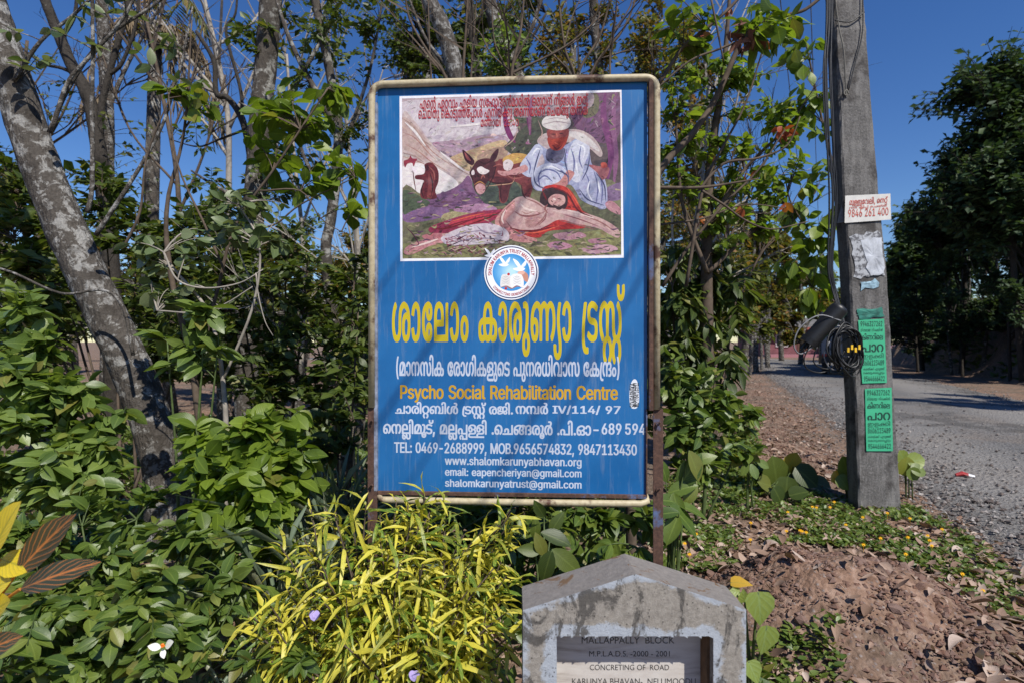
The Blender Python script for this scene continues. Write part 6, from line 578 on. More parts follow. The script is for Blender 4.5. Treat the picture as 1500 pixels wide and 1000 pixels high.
jl = .16*fbm(yy*1.3, yy*0+2, 4); jr = .25*fbm(yy*.9, yy*0+8, 4)
Lp = [(xl(y)+a, y) for y, a in zip(yy, jl)]; Rp = [(xr(y)+a, y) for y, a in zip(yy, jr)]
Lp += [(16.0, 40), (14.6, 42.2), (11, 43.6), (4, 44.2), (-6, 44), (-20, 43)]; Rp += [(22.5, 41), (21.5, 45), (17.5, 48.5), (9, 50), (-6, 50), (-20, 49)]
nc = 14; Vr = []
for (x0, y0), (x1, y1) in zip(Lp, Rp):
    for i in range(nc+1):
        t = i/nc; Vr.append((x0+(x1-x0)*t, y0+(y1-y0)*t, .022+.03*math.sin(math.pi*t)+.012*float(fbm((x0+(x1-x0)*t)*2, y0*2, 2)) if 0 < t < 1 else -.02))
g = G(); g.add(Vr, [(r*(nc+1)+i, r*(nc+1)+i+1, (r+1)*(nc+1)+i+1, (r+1)*(nc+1)+i) for r in range(len(Lp)-1) for i in range(nc)])
road = g.build('road', roadm, smooth=True); at_ = road.data.attributes.new('across', 'FLOAT', 'POINT'); at_.data.foreach_set('value', np.tile(np.linspace(0, 1, nc+1), len(Lp)).astype(np.float32)); road['kind'] = 'structure'; road['label'] = 'worn grey metalled road bending away'

# ================================================================== SIGN BOARD
A = np.array((-.5825, 2.376)); B_ = np.array((.5905, 2.310)); e = (B_-A)/np.linalg.norm(B_-A); SW = np.linalg.norm(B_-A)
nrm = np.array((e[1], -e[0]))       # towards the camera
def onsign(px, py, off=0.):
    """pixel of the photograph -> (u along the board, z) on the board's face plane"""
    a = (px-750)/FPX
    P0 = A+nrm*off
    # point (a*d, d) on line P0 + u e
    M = np.array([[a, -e[0]], [1, -e[1]]]); d, u = np.linalg.solve(M, P0)
    return u, EYE-(py-500)/FPX*d
sign = empty('sign_board', (A[0], A[1], 0), 'tall blue notice board in a cream pipe frame standing on two rusty posts', 'sign board')
sign.rotation_euler = (0, 0, math.atan2(e[1], e[0]))
# local frame of sign: X along board, -Y to camera, Z up
def signobj(g, name, mat, off=0, parent=None, **kw):
    o = g.build(name, mat, None, **kw); o.parent = parent or sign; o.location = (0, -off, 0); return o
cream = N('cream_pipe_paint'); c = cream.co('Object'); a = cream.noise(c, 6, 6, .65); b = cream.noise(c, 40, 5, .7)
col = cream.ramp(b, [(.3, (.36, .29, .17)), (.6, (.50, .43, .28))])
col = cream.mix(cream.ramp(a, [(.53, (0, 0, 0)), (.60, (1, 1, 1))]), col, (.10, .05, .03)); cream.bump(b, .2, .002); creamm = cream.set(col, .5, .4)
rust = N('rusty_iron'); c = rust.co('Object'); a = rust.noise(c, 5, 6, .7); b = rust.noise(c, 60, 6, .75)
col = rust.ramp(b, [(.3, (.045, .025, .02)), (.55, (.10, .055, .04)), (.75, (.17, .09, .06))])
col = rust.mix(rust.ramp(a, [(.58, (0, 0, 0)), (.66, (1, 1, 1))]), col, (.10, .14, .26)); rust.bump(b, .5, .003); rustm = rust.set(col, .8, .3)
bl = N('blue_board_paint'); c = bl.co('Object'); a = bl.noise(c, 2.5, 5, .6); b = bl.noise(c, 90, 4, .7)
col = bl.ramp(a, [(.42, (.007, .108, .31)), (.58, (.014, .138, .37))])
st = bl.noise(bl.co('Object', (14, 1, 1.2)), 3, 6, .7)
col = bl.mix(bl.ramp(st, [(.53, (0, 0, 0)), (.64, (.28, .28, .28))]), col, (.20, .26, .36))
col = bl.mix(bl.ramp(b, [(.66, (0, 0, 0)), (.72, (.35, .35, .35))]), col, (.3, .3, .32))
bl.bump(bl.noise(c, 4, 2), .08, .02); bluem = bl.set(col, .38, .5)
uL0, zT0 = onsign(553, 128); uR0, _ = onsign(948, 124); _, zB0 = onsign(750, 724)
g = G(); g.box(((uL0+uR0)/2, .006, (zT0+zB0)/2), (uR0-uL0, .012, zT0-zB0)); signobj(g, 'panel', bluem, 0, bevel=.001)
# pipe frame: cream pipe across the top and down both sides, one along the foot
rp = .0145; uL = onsign(546, 300)[0]; uR = onsign(961, 300)[0]; zT = onsign(750, 121)[1]; zJ = onsign(750, 597)[1]; zB = onsign(750, 733)[1]
def arcpts(cx, cz, r, a0, a1, n=6): return [(cx+r*math.cos(R(a0+(a1-a0)*i/n)), -.012, cz+r*math.sin(R(a0+(a1-a0)*i/n))) for i in range(n+1)]
rc = .045
P = [(uL, -.012, zJ), (uL, -.012, (zJ+zT)/2)]+arcpts(uL+rc, zT-rc, rc, 180, 90)+[((uL+uR)/2, -.012, zT+.004)]+arcpts(uR-rc, zT-rc, rc, 90, 0)+[(uR, -.012, (zJ+zT)/2), (uR, -.012, zJ)]
g = G(); g.tube(P, rp, 14); signobj(g, 'frame_pipe', creamm, 0, smooth=True)
g = G(); u0 = onsign(556, 733)[0]; u1 = onsign(949, 733)[0]
g.tube([(u0+.012, .02, zB+.03), (u0, -.006, zB+.006), (u0+.02, -.012, zB), ((u0+u1)/2, -.012, zB-.002), (u1-.03, -.012, zB), (u1-.005, -.006, zB+.008), (u1-.008, .02, zB+.03)], rp*.95, 14); signobj(g, 'frame_pipe', creamm, 0, smooth=True)
# dark angle iron just inside the pipe
g = G(); t = .010
g.box(((uL0+uR0)/2, -.006, zT0+.003), (uR0-uL0+.03, .02, .016)); signobj(g, 'rim', rustm, 0, bevel=.002); g = G(); g.box(((uL0+uR0)/2, -.005, zB0+.002), (uR0-uL0-.006, .012, .016))
signobj(g, 'rim', rustm, 0, bevel=.002)
g = G(); g.box((uR0+.012, -.010, (zT0+zJ)/2+.0), (.018, .03, zT0-zJ+.01)); signobj(g, 'rim', rustm, 0, bevel=.002); g = G(); g.box((uR0-.004, -.004, (zJ+zB0)/2), (.006, .016, zJ-zB0)); signobj(g, 'rim', rustm, 0, bevel=.002)
g = G(); g.box((uL0-.004, -.006, (zT0+zB0)/2-.03), (.014, .02, zT0-zB0-.08)); signobj(g, 'rim', plain('grey_blue_rim', (.20, .22, .28), .5, var=.5, scale=40), 0, bevel=.002)
for uu in (onsign(547, 660)[0], onsign(963, 660)[0]):
    g = G(); g.box((uu, 0, (zJ-.35)/2+.0), (.040, .006, zJ+.35)); g.box((uu+(.018 if uu > .5 else -.018), .018, (zJ-.35)/2), (.005, .04, zJ+.35))
    o = signobj(g, 'post', rustm, .012, bevel=.0012)
    for zz in (onsign(750, 618)[1], onsign(750, 712)[1]):
        b = G(); b.tube([(uu-.004, -.003, zz), (uu-.004, -.014, zz)], .007, 6); b.tube([(uu-.004, -.014, zz), (uu+.006, -.024, zz+.008)], .0035, 6)
        q = b.build('bolt', rustm); q.parent = o

def colmat(name, rough=.45, grain=True):
    k = N(name); a = k.n('Attribute', _attribute_name='Col'); c = k.co('Object'); n1 = k.noise(c, 60, 6, .75); n2 = k.noise(c, 9, 5, .6)
    col = a.outputs['Color']
    if grain:
        col = k.mix(.42, col, k.ramp(n1, [(.3, (.12, .06, .1)), (.7, (.95, .9, .85))]), 'SOFT_LIGHT')
        n3 = k.noise(k.co('Object', (1, 1, 1)), 22, 7, .75, 1.5)
        col = k.mix(.5, col, k.ramp(n3, [(.35, (.15, .08, .16)), (.65, (.9, .92, .8))]), 'SOFT_LIGHT')
    col = k.mix(k.ramp(n2, [(.62, (0, 0, 0)), (.9, (.3, .3, .3))]), col, (.5, .5, .52))
    return k.set(col, rough, .4)
printm = colmat('picture_print')
def catmull_closed(P, k=4):
    P = np.asarray(P, float); n = len(P); out = []
    for i in range(n):
        a, b, c, d = P[i-1], P[i], P[(i+1) % n], P[(i+2) % n]
        for t in np.arange(k)/k: out.append(.5*(2*b+(-a+c)*t+(2*a-5*b+4*c-d)*t*t+(-a+3*b-3*c+d)*t**3))
    return np.array(out)
def inside_poly(x, y, q):
    a, b = q, np.roll(q, -1, 0); m = (a[:, 1] > y) != (b[:, 1] > y)
    return bool(np.sum(m & (x < (b[:, 0]-a[:, 0])*(y-a[:, 1])/(b[:, 1]-a[:, 1]+1e-9)+a[:, 0])) % 2)
class Print:
    """flat print: layers of coloured outlines on the board's face"""
    def __init__(s, conv, clip=None):
        s.clip = clip; s.V = []; s.F = []; s.C = []; s.n = 0; s.conv = conv; s.off = 0
    def paint(s, col, pts, smooth=True, dens=1.):
        vr = .08 if min(srgb(col)) > .35 else .22
        """a shape of the picture followed by brush marks inside it, lighter above and darker below"""
        s.poly(col, pts, smooth)
        if s.clip is None: return
        q = np.clip(catmull_closed(pts) if smooth else np.array(pts, float), (s.clip[0], s.clip[1]), (s.clip[2], s.clip[3])); lo, hi = q.min(0), q.max(0); ar = (hi-lo).prod()
        n = int(min(260, 14+ar/260)*dens); base = np.array(srgb(col)); th0 = rng.uniform(-.6, .6); L = .09*math.sqrt(ar)+9; s0 = s.off
        for i in range(n):
            x, y = rng.uniform(lo, hi)
            if not inside_poly(x, y, q): continue
            ty = (y-lo[1])/(hi[1]-lo[1]+1e-6); th = th0+rng.normal()*.35; l_ = L*rng.uniform(.4, 1.1); dx, dy = math.cos(th)*l_/2, math.sin(th)*l_/2
            if not (inside_poly(x-dx, y-dy, q) and inside_poly(x+dx, y+dy, q)): continue
            f = (1+.8*(.4-ty)+rng.normal()*vr)*(1 if vr > .1 else .5)+(0 if vr > .1 else .5); c2 = np.clip(base*max(.3, f)*(1+rng.normal(size=3)*vr*.4), 0, 1)
            w2 = min(l_*.5, 26)*rng.uniform(.3, 1.); bend = rng.normal()*l_*.12; s.off = s0+(1+i % 4)*1.2e-6
            s.stroke(tuple(c2), [(x-dx, y-dy), (x-dy*.0+bend*.5, y+bend), (x+dx, y+dy)], w2)
        s.off = s0+6e-6
    def poly(s, col, pts, smooth=True, adv=True):
        p = catmull_closed(pts) if smooth and len(pts) > 3 else np.asarray(pts, float)
        if s.clip is not None:
            x0, y0, x1, y1 = s.clip; p = np.clip(p, (x0, y0), (x1, y1)); keep = [i for i in range(len(p)) if np.abs(p[i]-p[i-1]).sum() > .01]; p = p[keep]
            xs_ = p[:, 0]; f_ = (xs_-x0)/(x1-x0); p = np.stack([xs_, p[:, 1]+(18-34*f_)*(1-(p[:, 1]-y0)/(y1-y0))*0], 1)
        q = [s.conv(x, y) for x, y in p]; s.off += 2.5e-6 if adv else 0
        s.V += [(u, -s.off, z) for u, z in q]; s.F.append(list(range(s.n, s.n+len(q)))); s.n += len(q); s.C += [srgb(col) if isinstance(col, str) else col]*len(q)
    def stroke(s, col, pts, w):
        p = smooth_path(pts, 4); t = norm(np.gradient(p, axis=0)); nn = np.stack([-t[:, 1], t[:, 0]], 1)
        ww = (w*np.sin(np.linspace(.25, math.pi-.25, len(p))))[:, None]
        q = np.vstack([p+nn*ww/2, (p-nn*ww/2)[::-1]]); s.k = getattr(s, 'k', 0)+1; s.off += (s.k % 4-1.5)*1e-6+.2e-6; s.poly(col, q, False, False)
    def build(s, name, mat, off, parent=None):
        me = bpy.data.meshes.new(name); me.from_pydata(s.V, [], s.F); me.update()
        at = me.attributes.new('Col', 'FLOAT_COLOR', 'POINT'); at.data.foreach_set('color', np.hstack([np.array(s.C), np.ones((len(s.C), 1))]).ravel().astype(np.float32))
        me.materials.append(mat); o = bpy.data.objects.new(name, me); COL.objects.link(o); o.parent = parent or sign; o.location = (0, -off, 0); return o
zc = lambda x, y: onsign(530+x*.3, 100+y*.3)
pr = Print(zc)
pr.poly('#e9e9ee', [(184, 138), (1268, 106), (1279, 926), (188, 943)], False)
pr.build('picture_border', printm, .0001)
pr = Print(lambda x, y: zc(x+(3*(y-134)/790 if x < 700 else 5*(y-134)/790), y+(x-726)/532*(-16+8*(y-134)/790)), (196, 133, 1262, 922)); P_ = pr.paint
P_('#c3b1b5', [(190, 120), (1270, 120), (1270, 930), (190, 930)], False)
P_('#d9cfd4', [(196, 150), (420, 142), (700, 134), (745, 210), (740, 330), (560, 340), (340, 352), (290, 290), (240, 240), (198, 225)])
P_('#cdbfca', [(400, 150), (690, 140), (700, 230), (560, 280), (420, 240)])
P_('#b29aa8', [(330, 362), (480, 345), (600, 322), (705, 335), (690, 385), (560, 430), (420, 455)])
P_('#c9b08c', [(420, 440), (560, 385), (700, 352), (700, 440), (600, 460), (520, 500)])
P_('#a98f7c', [(560, 430), (640, 390), (710, 390), (690, 450), (600, 470)])
P_('#d2c0bc', [(197, 215), (260, 250), (330, 345), (400, 420), (500, 490), (560, 560), (420, 620), (300, 600), (198, 575)])
P_('#c9b0a8', [(198, 225), (280, 290), (330, 380), (300, 440), (240, 400), (198, 370)])
P_('#f1e9e6', [(198, 470), (300, 455), (400, 500), (470, 560), (430, 612), (360, 628), (280, 600), (198, 570)])
for q in ([(200, 300), (260, 330), (320, 400), (360, 440)], [(215, 360), (280, 400), (340, 450), (420, 500)], [(230, 260), (290, 330), (345, 400), (450, 480)], [(200, 420), (260, 440), (330, 470)], [(350, 380), (420, 430), (500, 470)]): pr.stroke('#b08478', q, 5)
P_('#5d5052', [(690, 120), (1258, 116), (1263, 640), (1100, 610), (980, 420), (880, 330), (850, 400), (770, 430), (690, 385), (760, 340), (745, 220)])
P_('#4e5244', [(700, 385), (780, 300), (870, 240), (900, 330), (850, 400), (760, 430)])
P_('#75506f', [(1010, 135), (1250, 120), (1258, 330), (1180, 380), (1090, 330), (1040, 290)])
P_('#59604c', [(720, 140), (860, 130), (860, 240), (790, 270), (745, 250)])
P_('#6d6a52', [(1060, 150), (1150, 140), (1150, 230), (1080, 250)])
pr.stroke('#7a2f66', [(708, 150), (700, 250), (720, 330), (748, 365)], 24)
pr.stroke('#6e3060', [(835, 130), (815, 220), (822, 330)], 26)
pr.stroke('#7b3f72', [(1190, 125), (1180, 250), (1215, 420), (1195, 570)], 34)
pr.stroke('#8a5a80', [(1240, 125), (1225, 300), (1238, 450), (1228, 580)], 30)
pr.stroke('#5b3052', [(1110, 150), (1080, 230), (1030, 300)], 14)
pr.stroke('#7a2f66', [(690, 230), (640, 180), (600, 140)], 7)
for i in range(60):
    x = random.uniform(720, 1250); y = random.uniform(130, 420)
    if 860 < x < 1130 and y > 230: continue
    pr.stroke(random.choice(['#8d8a6a', '#3c3a3e', '#93607f', '#6d7355', '#a893a0']), [(x, y), (x+random.uniform(-16, 16), y+random.uniform(-12, 12)), (x+random.uniform(-26, 26), y+random.uniform(5, 24))], random.uniform(4, 10))
P_('#a8979c', [(690, 122), (900, 116), (1110, 118), (1120, 200), (1000, 232), (900, 236), (740, 236)])
pr.stroke('#7a2f66', [(704, 236), (712, 300), (748, 365)], 22); pr.stroke('#8a5a78', [(838, 130), (822, 190), (818, 330)], 20); pr.stroke('#8f6a80', [(1000, 130), (1040, 200), (1060, 260)], 14)
P_('#77765a', [(198, 575), (300, 615), (430, 640), (520, 560), (640, 500), (800, 560), (1000, 540), (1263, 590), (1268, 916), (199, 932)])
P_('#7d5a7c', [(240, 640), (400, 600), (480, 560), (520, 520), (560, 590), (650, 640), (560, 690), (300, 670)])
P_('#85668c', [(200, 690), (330, 668), (425, 688), (380, 725), (220, 745)])
P_('#53604b', [(200, 585), (290, 622), (330, 655), (240, 690), (200, 700)])
P_('#4d584e', [(540, 545), (720, 540), (790, 640), (700, 670), (600, 660)])
P_('#80688a', [(1150, 620), (1263, 570), (1263, 650), (1180, 655)])
P_('#a9a078', [(400, 705), (520, 690), (620, 700), (520, 740), (400, 745)])
P_('#b38aa6', [(440, 690), (500, 665), (600, 660), (660, 690), (560, 705)])
P_('#86865a', [(199, 850), (420, 850), (800, 880), (1000, 820), (1266, 800), (1268, 916), (199, 932)])
P_('#5d5f49', [(1070, 690), (1262, 690), (1266, 800), (1200, 780), (1120, 730)])
P_('#c18ea0', [(900, 862), (960, 850), (1025, 876), (940, 892)])
P_('#ba8e98', [(930, 815), (1050, 805), (1090, 830), (980, 845)])
P_('#c9a0ac', [(1070, 885), (1190, 868), (1245, 895), (1120, 914)])
P_('#b07f90', [(1100, 845), (1160, 838), (1190, 856), (1120, 862)])
P_('#6a2a2f', [(305, 462), (330, 451), (352, 462), (372, 495), (373, 545), (357, 590), (362, 629), (294, 628), (284, 588), (302, 542), (262, 532), (262, 514), (300, 508), (308, 485)])
P_('#85403f', [(325, 500), (345, 510), (350, 560), (340, 625), (318, 625), (322, 560)])
P_('#4a1d26', [(306, 470), (322, 462), (326, 485), (312, 492)])
pr.stroke('#6a3a34', [(248, 488), (254, 540), (263, 592)], 5)
P_('#9a3a4a', [(204, 442), (228, 432), (236, 415), (246, 430), (270, 432), (262, 446), (252, 470), (244, 452), (222, 455), (210, 474)])
P_('#7c3c3d', [(615, 480), (690, 440), (760, 428), (830, 450), (835, 560), (815, 640), (795, 640), (775, 575), (730, 560), (705, 650), (672, 650), (662, 570), (610, 540)])
P_('#57282e', [(640, 530), (730, 545), (720, 590), (700, 650), (680, 650), (668, 590)])
P_('#cda45e', [(688, 442), (738, 417), (800, 424), (812, 450), (745, 468), (700, 476)])
P_('#e6dad8', [(690, 458), (715, 446), (738, 466), (722, 500), (694, 494)])
P_('#51292f', [(538, 482), (566, 446), (622, 440), (655, 472), (642, 522), (606, 560), (600, 600), (572, 612), (550, 592), (542, 550), (524, 510)])
P_('#45202a', [(490, 394), (512, 408), (548, 448), (538, 470), (505, 448)]); P_('#45202a', [(663, 392), (666, 412), (650, 448), (624, 456), (632, 424)])
P_('#a55a58', [(500, 406), (512, 418), (532, 448), (512, 440)])
P_('#efe4e2', [(560, 490), (580, 477), (600, 488), (622, 500), (600, 516), (575, 512)]); P_('#efe4e2', [(528, 502), (545, 494), (549, 514), (536, 518)])
P_('#cf9f9f', [(552, 578), (574, 560), (600, 574), (596, 604), (570, 613)])
pr.stroke('#c08a50', [(548, 566), (575, 552), (602, 568)], 6); pr.stroke('#c8a080', [(602, 575), (660, 570), (730, 562), (745, 530)], 4)
pr.stroke('#1e1418', [(548, 526), (556, 530)], 7); pr.stroke('#1e1418', [(612, 520), (622, 522)], 7)
P_('#bfadab', [(980, 310), (1060, 310), (1130, 350), (1172, 420), (1160, 445), (1110, 402), (1050, 375), (960, 372), (880, 385), (855, 358), (890, 325)])
P_('#9fa6c6', [(858, 372), (900, 400), (945, 398), (1000, 380), (1060, 346), (1105, 382), (1112, 425), (1122, 480), (1172, 520), (1186, 560), (1192, 690), (1130, 682), (1070, 652), (1040, 605), (1010, 575), (950, 590), (880, 605), (838, 592), (824, 545), (838, 500), (880, 478), (890, 450)])
P_('#c2c8de', [(852, 375), (884, 405), (862, 452), (832, 532), (784, 520), (770, 476), (818, 412)])
P_('#5e5c76', [(904, 402), (950, 396), (992, 402), (978, 452), (940, 472), (900, 452)])
P_('#d2d5e4', [(1030, 372), (1080, 350), (1112, 402), (1085, 480), (1062, 560), (1030, 558), (1008, 520), (1002, 440)])
P_('#ccd0e4', [(838, 505), (890, 472), (960, 478), (1002, 520), (1000, 562), (940, 584), (880, 602), (846, 592), (828, 545)])
P_('#b6bbd6', [(1060, 562), (1122, 485), (1186, 560), (1192, 688), (1140, 684), (1082, 652)])
for q in ([(860, 520), (900, 500), (950, 515), (975, 560)], [(850, 560), (890, 530), (930, 560)], [(1090, 520), (1110, 580), (1090, 640)], [(1130, 510), (1150, 590), (1140, 670)], [(1020, 400), (1035, 460), (1030, 530)], [(1070, 380), (1060, 450), (1075, 500)], [(800, 440), (820, 480), (815, 520)], [(880, 490), (860, 540), (870, 590)], [(1160, 540), (1172, 600), (1166, 670)], [(930, 480), (985, 520), (990, 570)]): pr.stroke('#6f76a2', q, 8)
P_('#d9d3d0', [(985, 322), (1060, 322), (1125, 365), (1160, 420), (1100, 385), (1040, 352)])
P_('#9c4b45', [(912, 305), (1000, 300), (1008, 340), (985, 372), (930, 372), (906, 340)])
P_('#a63c2c', [(906, 345), (935, 352), (1000, 345), (990, 385), (962, 408), (928, 404), (910, 378)])
P_('#dcd5d1', [(880, 262), (905, 239), (960, 235), (1004, 246), (1020, 276), (1004, 302), (958, 311), (910, 303), (882, 286)])
pr.stroke('#a89a9c', [(885, 280), (950, 268), (1016, 280)], 6); pr.stroke('#a89a9c', [(890, 258), (950, 250), (1010, 262)], 4)
pr.stroke('#4a1f1f', [(925, 328), (945, 330)], 6); pr.stroke('#4a1f1f', [(962, 328), (982, 325)], 6); pr.stroke('#c06a5a', [(950, 322), (952, 345)], 6)
P_('#cf9a98', [(663, 500), (700, 503), (760, 486), (797, 474), (808, 500), (762, 520), (720, 522), (700, 528), (670, 518)])
P_('#c28682', [(1004, 505), (1036, 520), (1012, 560), (985, 592), (965, 585), (940, 592), (924, 576), (960, 560), (985, 530)])
P_('#a9686c', [(1105, 482), (1165, 492), (1205, 498), (1196, 540), (1168, 556), (1145, 520)]); P_('#c4574a', [(1166, 474), (1190, 474), (1196, 494), (1170, 498)])
P_('#bd8a92', [(1186, 668), (1220, 660), (1262, 700), (1254, 726), (1200, 700)])
P_('#ba3630', [(878, 592), (930, 574), (1000, 590), (1042, 640), (1070, 700), (1136, 738), (1040, 742), (960, 700), (900, 650)])
P_('#c9453a', [(985, 600), (1020, 620), (1055, 700), (1100, 728), (1040, 720), (1005, 660)])
P_('#3b262a', [(870, 620), (900, 592), (950, 592), (995, 615), (1002, 665), (985, 695), (950, 690), (905, 684), (870, 678)])
P_('#933450', [(328, 772), (430, 732), (560, 700), (705, 690), (695, 722), (640, 742), (600, 764), (500, 772), (420, 802), (345, 802)])
P_('#c04050', [(420, 755), (540, 722), (660, 705), (600, 745), (480, 765)])
P_('#b3322f', [(690, 770), (770, 786), (900, 770), (960, 742), (1075, 768), (1080, 788), (1000, 792), (905, 800), (862, 830), (790, 820), (720, 800)])
for q in ([(760, 795), (850, 790), (930, 765)], [(800, 812), (880, 790), (1000, 770)], [(450, 770), (540, 735), (640, 715)], [(380, 790), (440, 760), (520, 738)]): pr.stroke('#6e1d2c', q, 7)
P_('#cba8a4', [(735, 645), (790, 628), (850, 650), (900, 682), (960, 690), (1060, 708), (1160, 740), (1232, 782), (1256, 815), (1246, 838), (1200, 818), (1150, 790), (1040, 765), (960, 745), (900, 772), (850, 790), (770, 790), (700, 772), (692, 720)])
P_('#d6b8b2', [(765, 655), (820, 650), (850, 680), (830, 712), (790, 720), (758, 700)]); P_('#b98f8c', [(800, 735), (850, 725), (880, 745), (850, 775), (800, 778)])
pr.stroke('#94605e', [(742, 700), (780, 722), (840, 722), (900, 700)], 9); pr.stroke('#94605e', [(905, 668), (890, 690), (905, 712)], 10); pr.stroke('#dcc0ba', [(930, 700), (1000, 712), (1080, 730)], 14)
P_('#c7918e', [(676, 702), (738, 648), (742, 700), (702, 742), (742, 790), (800, 820), (848, 836), (842, 852), (780, 852), (716, 832), (648, 760)])
P_('#cfa19c', [(908, 642), (940, 620), (984, 630), (988, 664), (952, 682), (915, 668)])
pr.stroke('#3b262a', [(930, 672), (960, 690), (985, 672)], 16); pr.stroke('#4a2a2c', [(950, 640), (972, 648)], 5); pr.stroke('#4a2a2c', [(920, 650), (930, 660)], 5)
for q in ([(900, 700), (890, 740), (860, 770)], [(700, 700), (670, 750), (700, 800)], [(980, 720), (1060, 745), (1150, 780)]): pr.stroke('#8e5a5e', q, 6)
for q in ([(775, 700), (800, 712), (830, 705)], [(845, 700), (870, 712), (895, 700)], [(790, 740), (815, 748), (840, 744)], [(800, 760), (825, 768), (850, 762)]): pr.stroke('#b08580', q, 6)
P_('#c98f92', [(204, 880), (230, 856), (300, 830), (402, 812), (398, 846), (330, 862), (290, 882), (240, 902), (208, 900)])
P_('#b9787e', [(292, 812), (340, 800), (405, 802), (400, 822), (320, 832)])
P_('#d3c8d0', [(392, 815), (480, 775), (560, 758), (640, 760), (702, 790), (716, 830), (690, 852), (600, 856), (450, 862), (392, 842)])
for q in ([(420, 830), (500, 800), (600, 790)], [(450, 850), (540, 830), (660, 830)], [(560, 770), (600, 800), (690, 810)], [(480, 790), (470, 820), (500, 850)]): pr.stroke('#93879c', q, 7)
# modelling of the figures: darker contours and lights
for c_, w2, L_ in (('#9a6a66', 7, ([(745, 650), (700, 690), (672, 740), (690, 790)], [(905, 690), (880, 740), (840, 775)], [(800, 640), (850, 660), (890, 690)], [(700, 745), (740, 795), (800, 832)], [(1000, 700), (1080, 725), (1170, 765), (1235, 810)], [(960, 748), (1040, 768), (1140, 796)], [(230, 880), (290, 850), (380, 835)])),
        ('#eed9d0', 10, ([(770, 662), (800, 690), (850, 700)], [(1000, 700), (1060, 716), (1130, 742)], [(700, 690), (682, 730), (690, 760)], [(930, 640), (945, 650)], [(240, 868), (320, 845), (370, 828)])),
        ('#4d5378', 7, ([(870, 400), (850, 460), (835, 520)], [(1000, 400), (990, 460), (1010, 540)], [(1112, 430), (1100, 500), (1070, 560)], [(905, 600), (850, 570), (835, 520)], [(1060, 600), (1100, 650), (1180, 680)], [(1140, 520), (1180, 580), (1188, 660)], [(940, 500), (1000, 530), (1005, 575)])),
        ('#f0f2f8', 9, ([(1050, 380), (1085, 400), (1080, 450)], [(870, 500), (920, 485), (970, 505)], [(830, 430), (850, 400), (870, 400)], [(1110, 560), (1100, 610), (1120, 655)], [(1150, 560), (1160, 620)], [(1045, 470), (1050, 520)])),
        ('#3c1a1f', 7, ([(600, 600), (640, 530), (655, 475)], [(540, 490), (530, 510), (545, 560)], [(680, 560), (675, 610), (680, 650)], [(775, 570), (785, 620), (800, 640)], [(570, 450), (600, 465), (630, 450)], [(300, 545), (290, 590), (300, 625)], [(330, 500), (345, 560), (338, 620)], [(610, 545), (650, 560), (720, 560)])),
        ('#a3625a', 7, ([(700, 520), (740, 540), (800, 530)], [(580, 540), (590, 520), (600, 535)], [(325, 470), (350, 500), (355, 540)], [(915, 330), (940, 345)], [(640, 480), (670, 470), (690, 480)])),
        ('#6e1d22', 9, ([(920, 585), (1000, 620), (1050, 700), (1120, 735)], [(880, 605), (900, 650)], [(720, 780), (800, 800), (880, 790)], [(930, 380), (950, 402), (975, 385)], [(340, 780), (420, 775), (500, 750)], [(520, 760), (600, 735), (680, 700)])),
        ('#e0654a', 7, ([(1000, 590), (1040, 650), (1075, 710)], [(760, 805), (850, 805), (960, 775)], [(940, 370), (960, 380)], [(430, 745), (520, 722), (600, 705)])),
        ('#b59a90', 6, ([(198, 230), (250, 270), (300, 340), (340, 370)], [(420, 450), (480, 490), (530, 520)], [(200, 400), (260, 420), (300, 450)], [(560, 345), (600, 335), (650, 338)], [(690, 390), (740, 350), (760, 300)], [(860, 260), (880, 320), (860, 360)])),
        ('#f1e9e6', 12, ([(210, 250), (260, 300), (310, 370)], [(380, 400), (440, 450), (500, 500)], [(420, 200), (520, 180), (640, 190)], [(430, 280), (560, 270), (680, 250)]))):
    for q in L_: pr.stroke(c_, q, w2)
for i in range(160):
    x = random.uniform(200, 1255); y = random.uniform(600, 915)
    if 640 < x < 1180 and y < 800: continue
    pr.stroke(random.choice(['#5c5a44', '#9c9a70', '#6a4a62', '#b0a088', '#4c5040', '#a884a0']), [(x, y), (x+random.uniform(8, 20), y+random.uniform(-7, 7)), (x+random.uniform(20, 44), y+random.uniform(-9, 9))], random.uniform(4, 9))
for i in range(90):
    x = random.uniform(410, 690); y = random.uniform(815, 915)
    pr.stroke(random.choice(['#5a2440', '#3c2a34', '#a06a78', '#8a3a50', '#c9a8a0']), [(x, y), (x+random.uniform(-25, 25), y+random.uniform(-18, 10)), (x+random.uniform(-45, 45), y+random.uniform(-25, 20))], random.uniform(2.5, 5))
for i in range(70):
    x = random.uniform(205, 1260); y = random.uniform(840, 915)
    pr.stroke(random.choice(['#6a6a48', '#a0a070', '#5c4a50', '#b8a890']), [(x, y), (x+14, y+random.uniform(-6, 6)), (x+34, y+random.uniform(-8, 8))], random.uniform(3, 7))
pr.stroke('#5a2440', [(215, 770), (245, 800), (275, 850), (262, 860)], 5)
pr.C = [tuple((np.array(c_)*.78).tolist()) for c_ in pr.C]; pr.build('picture', printm, .0002)

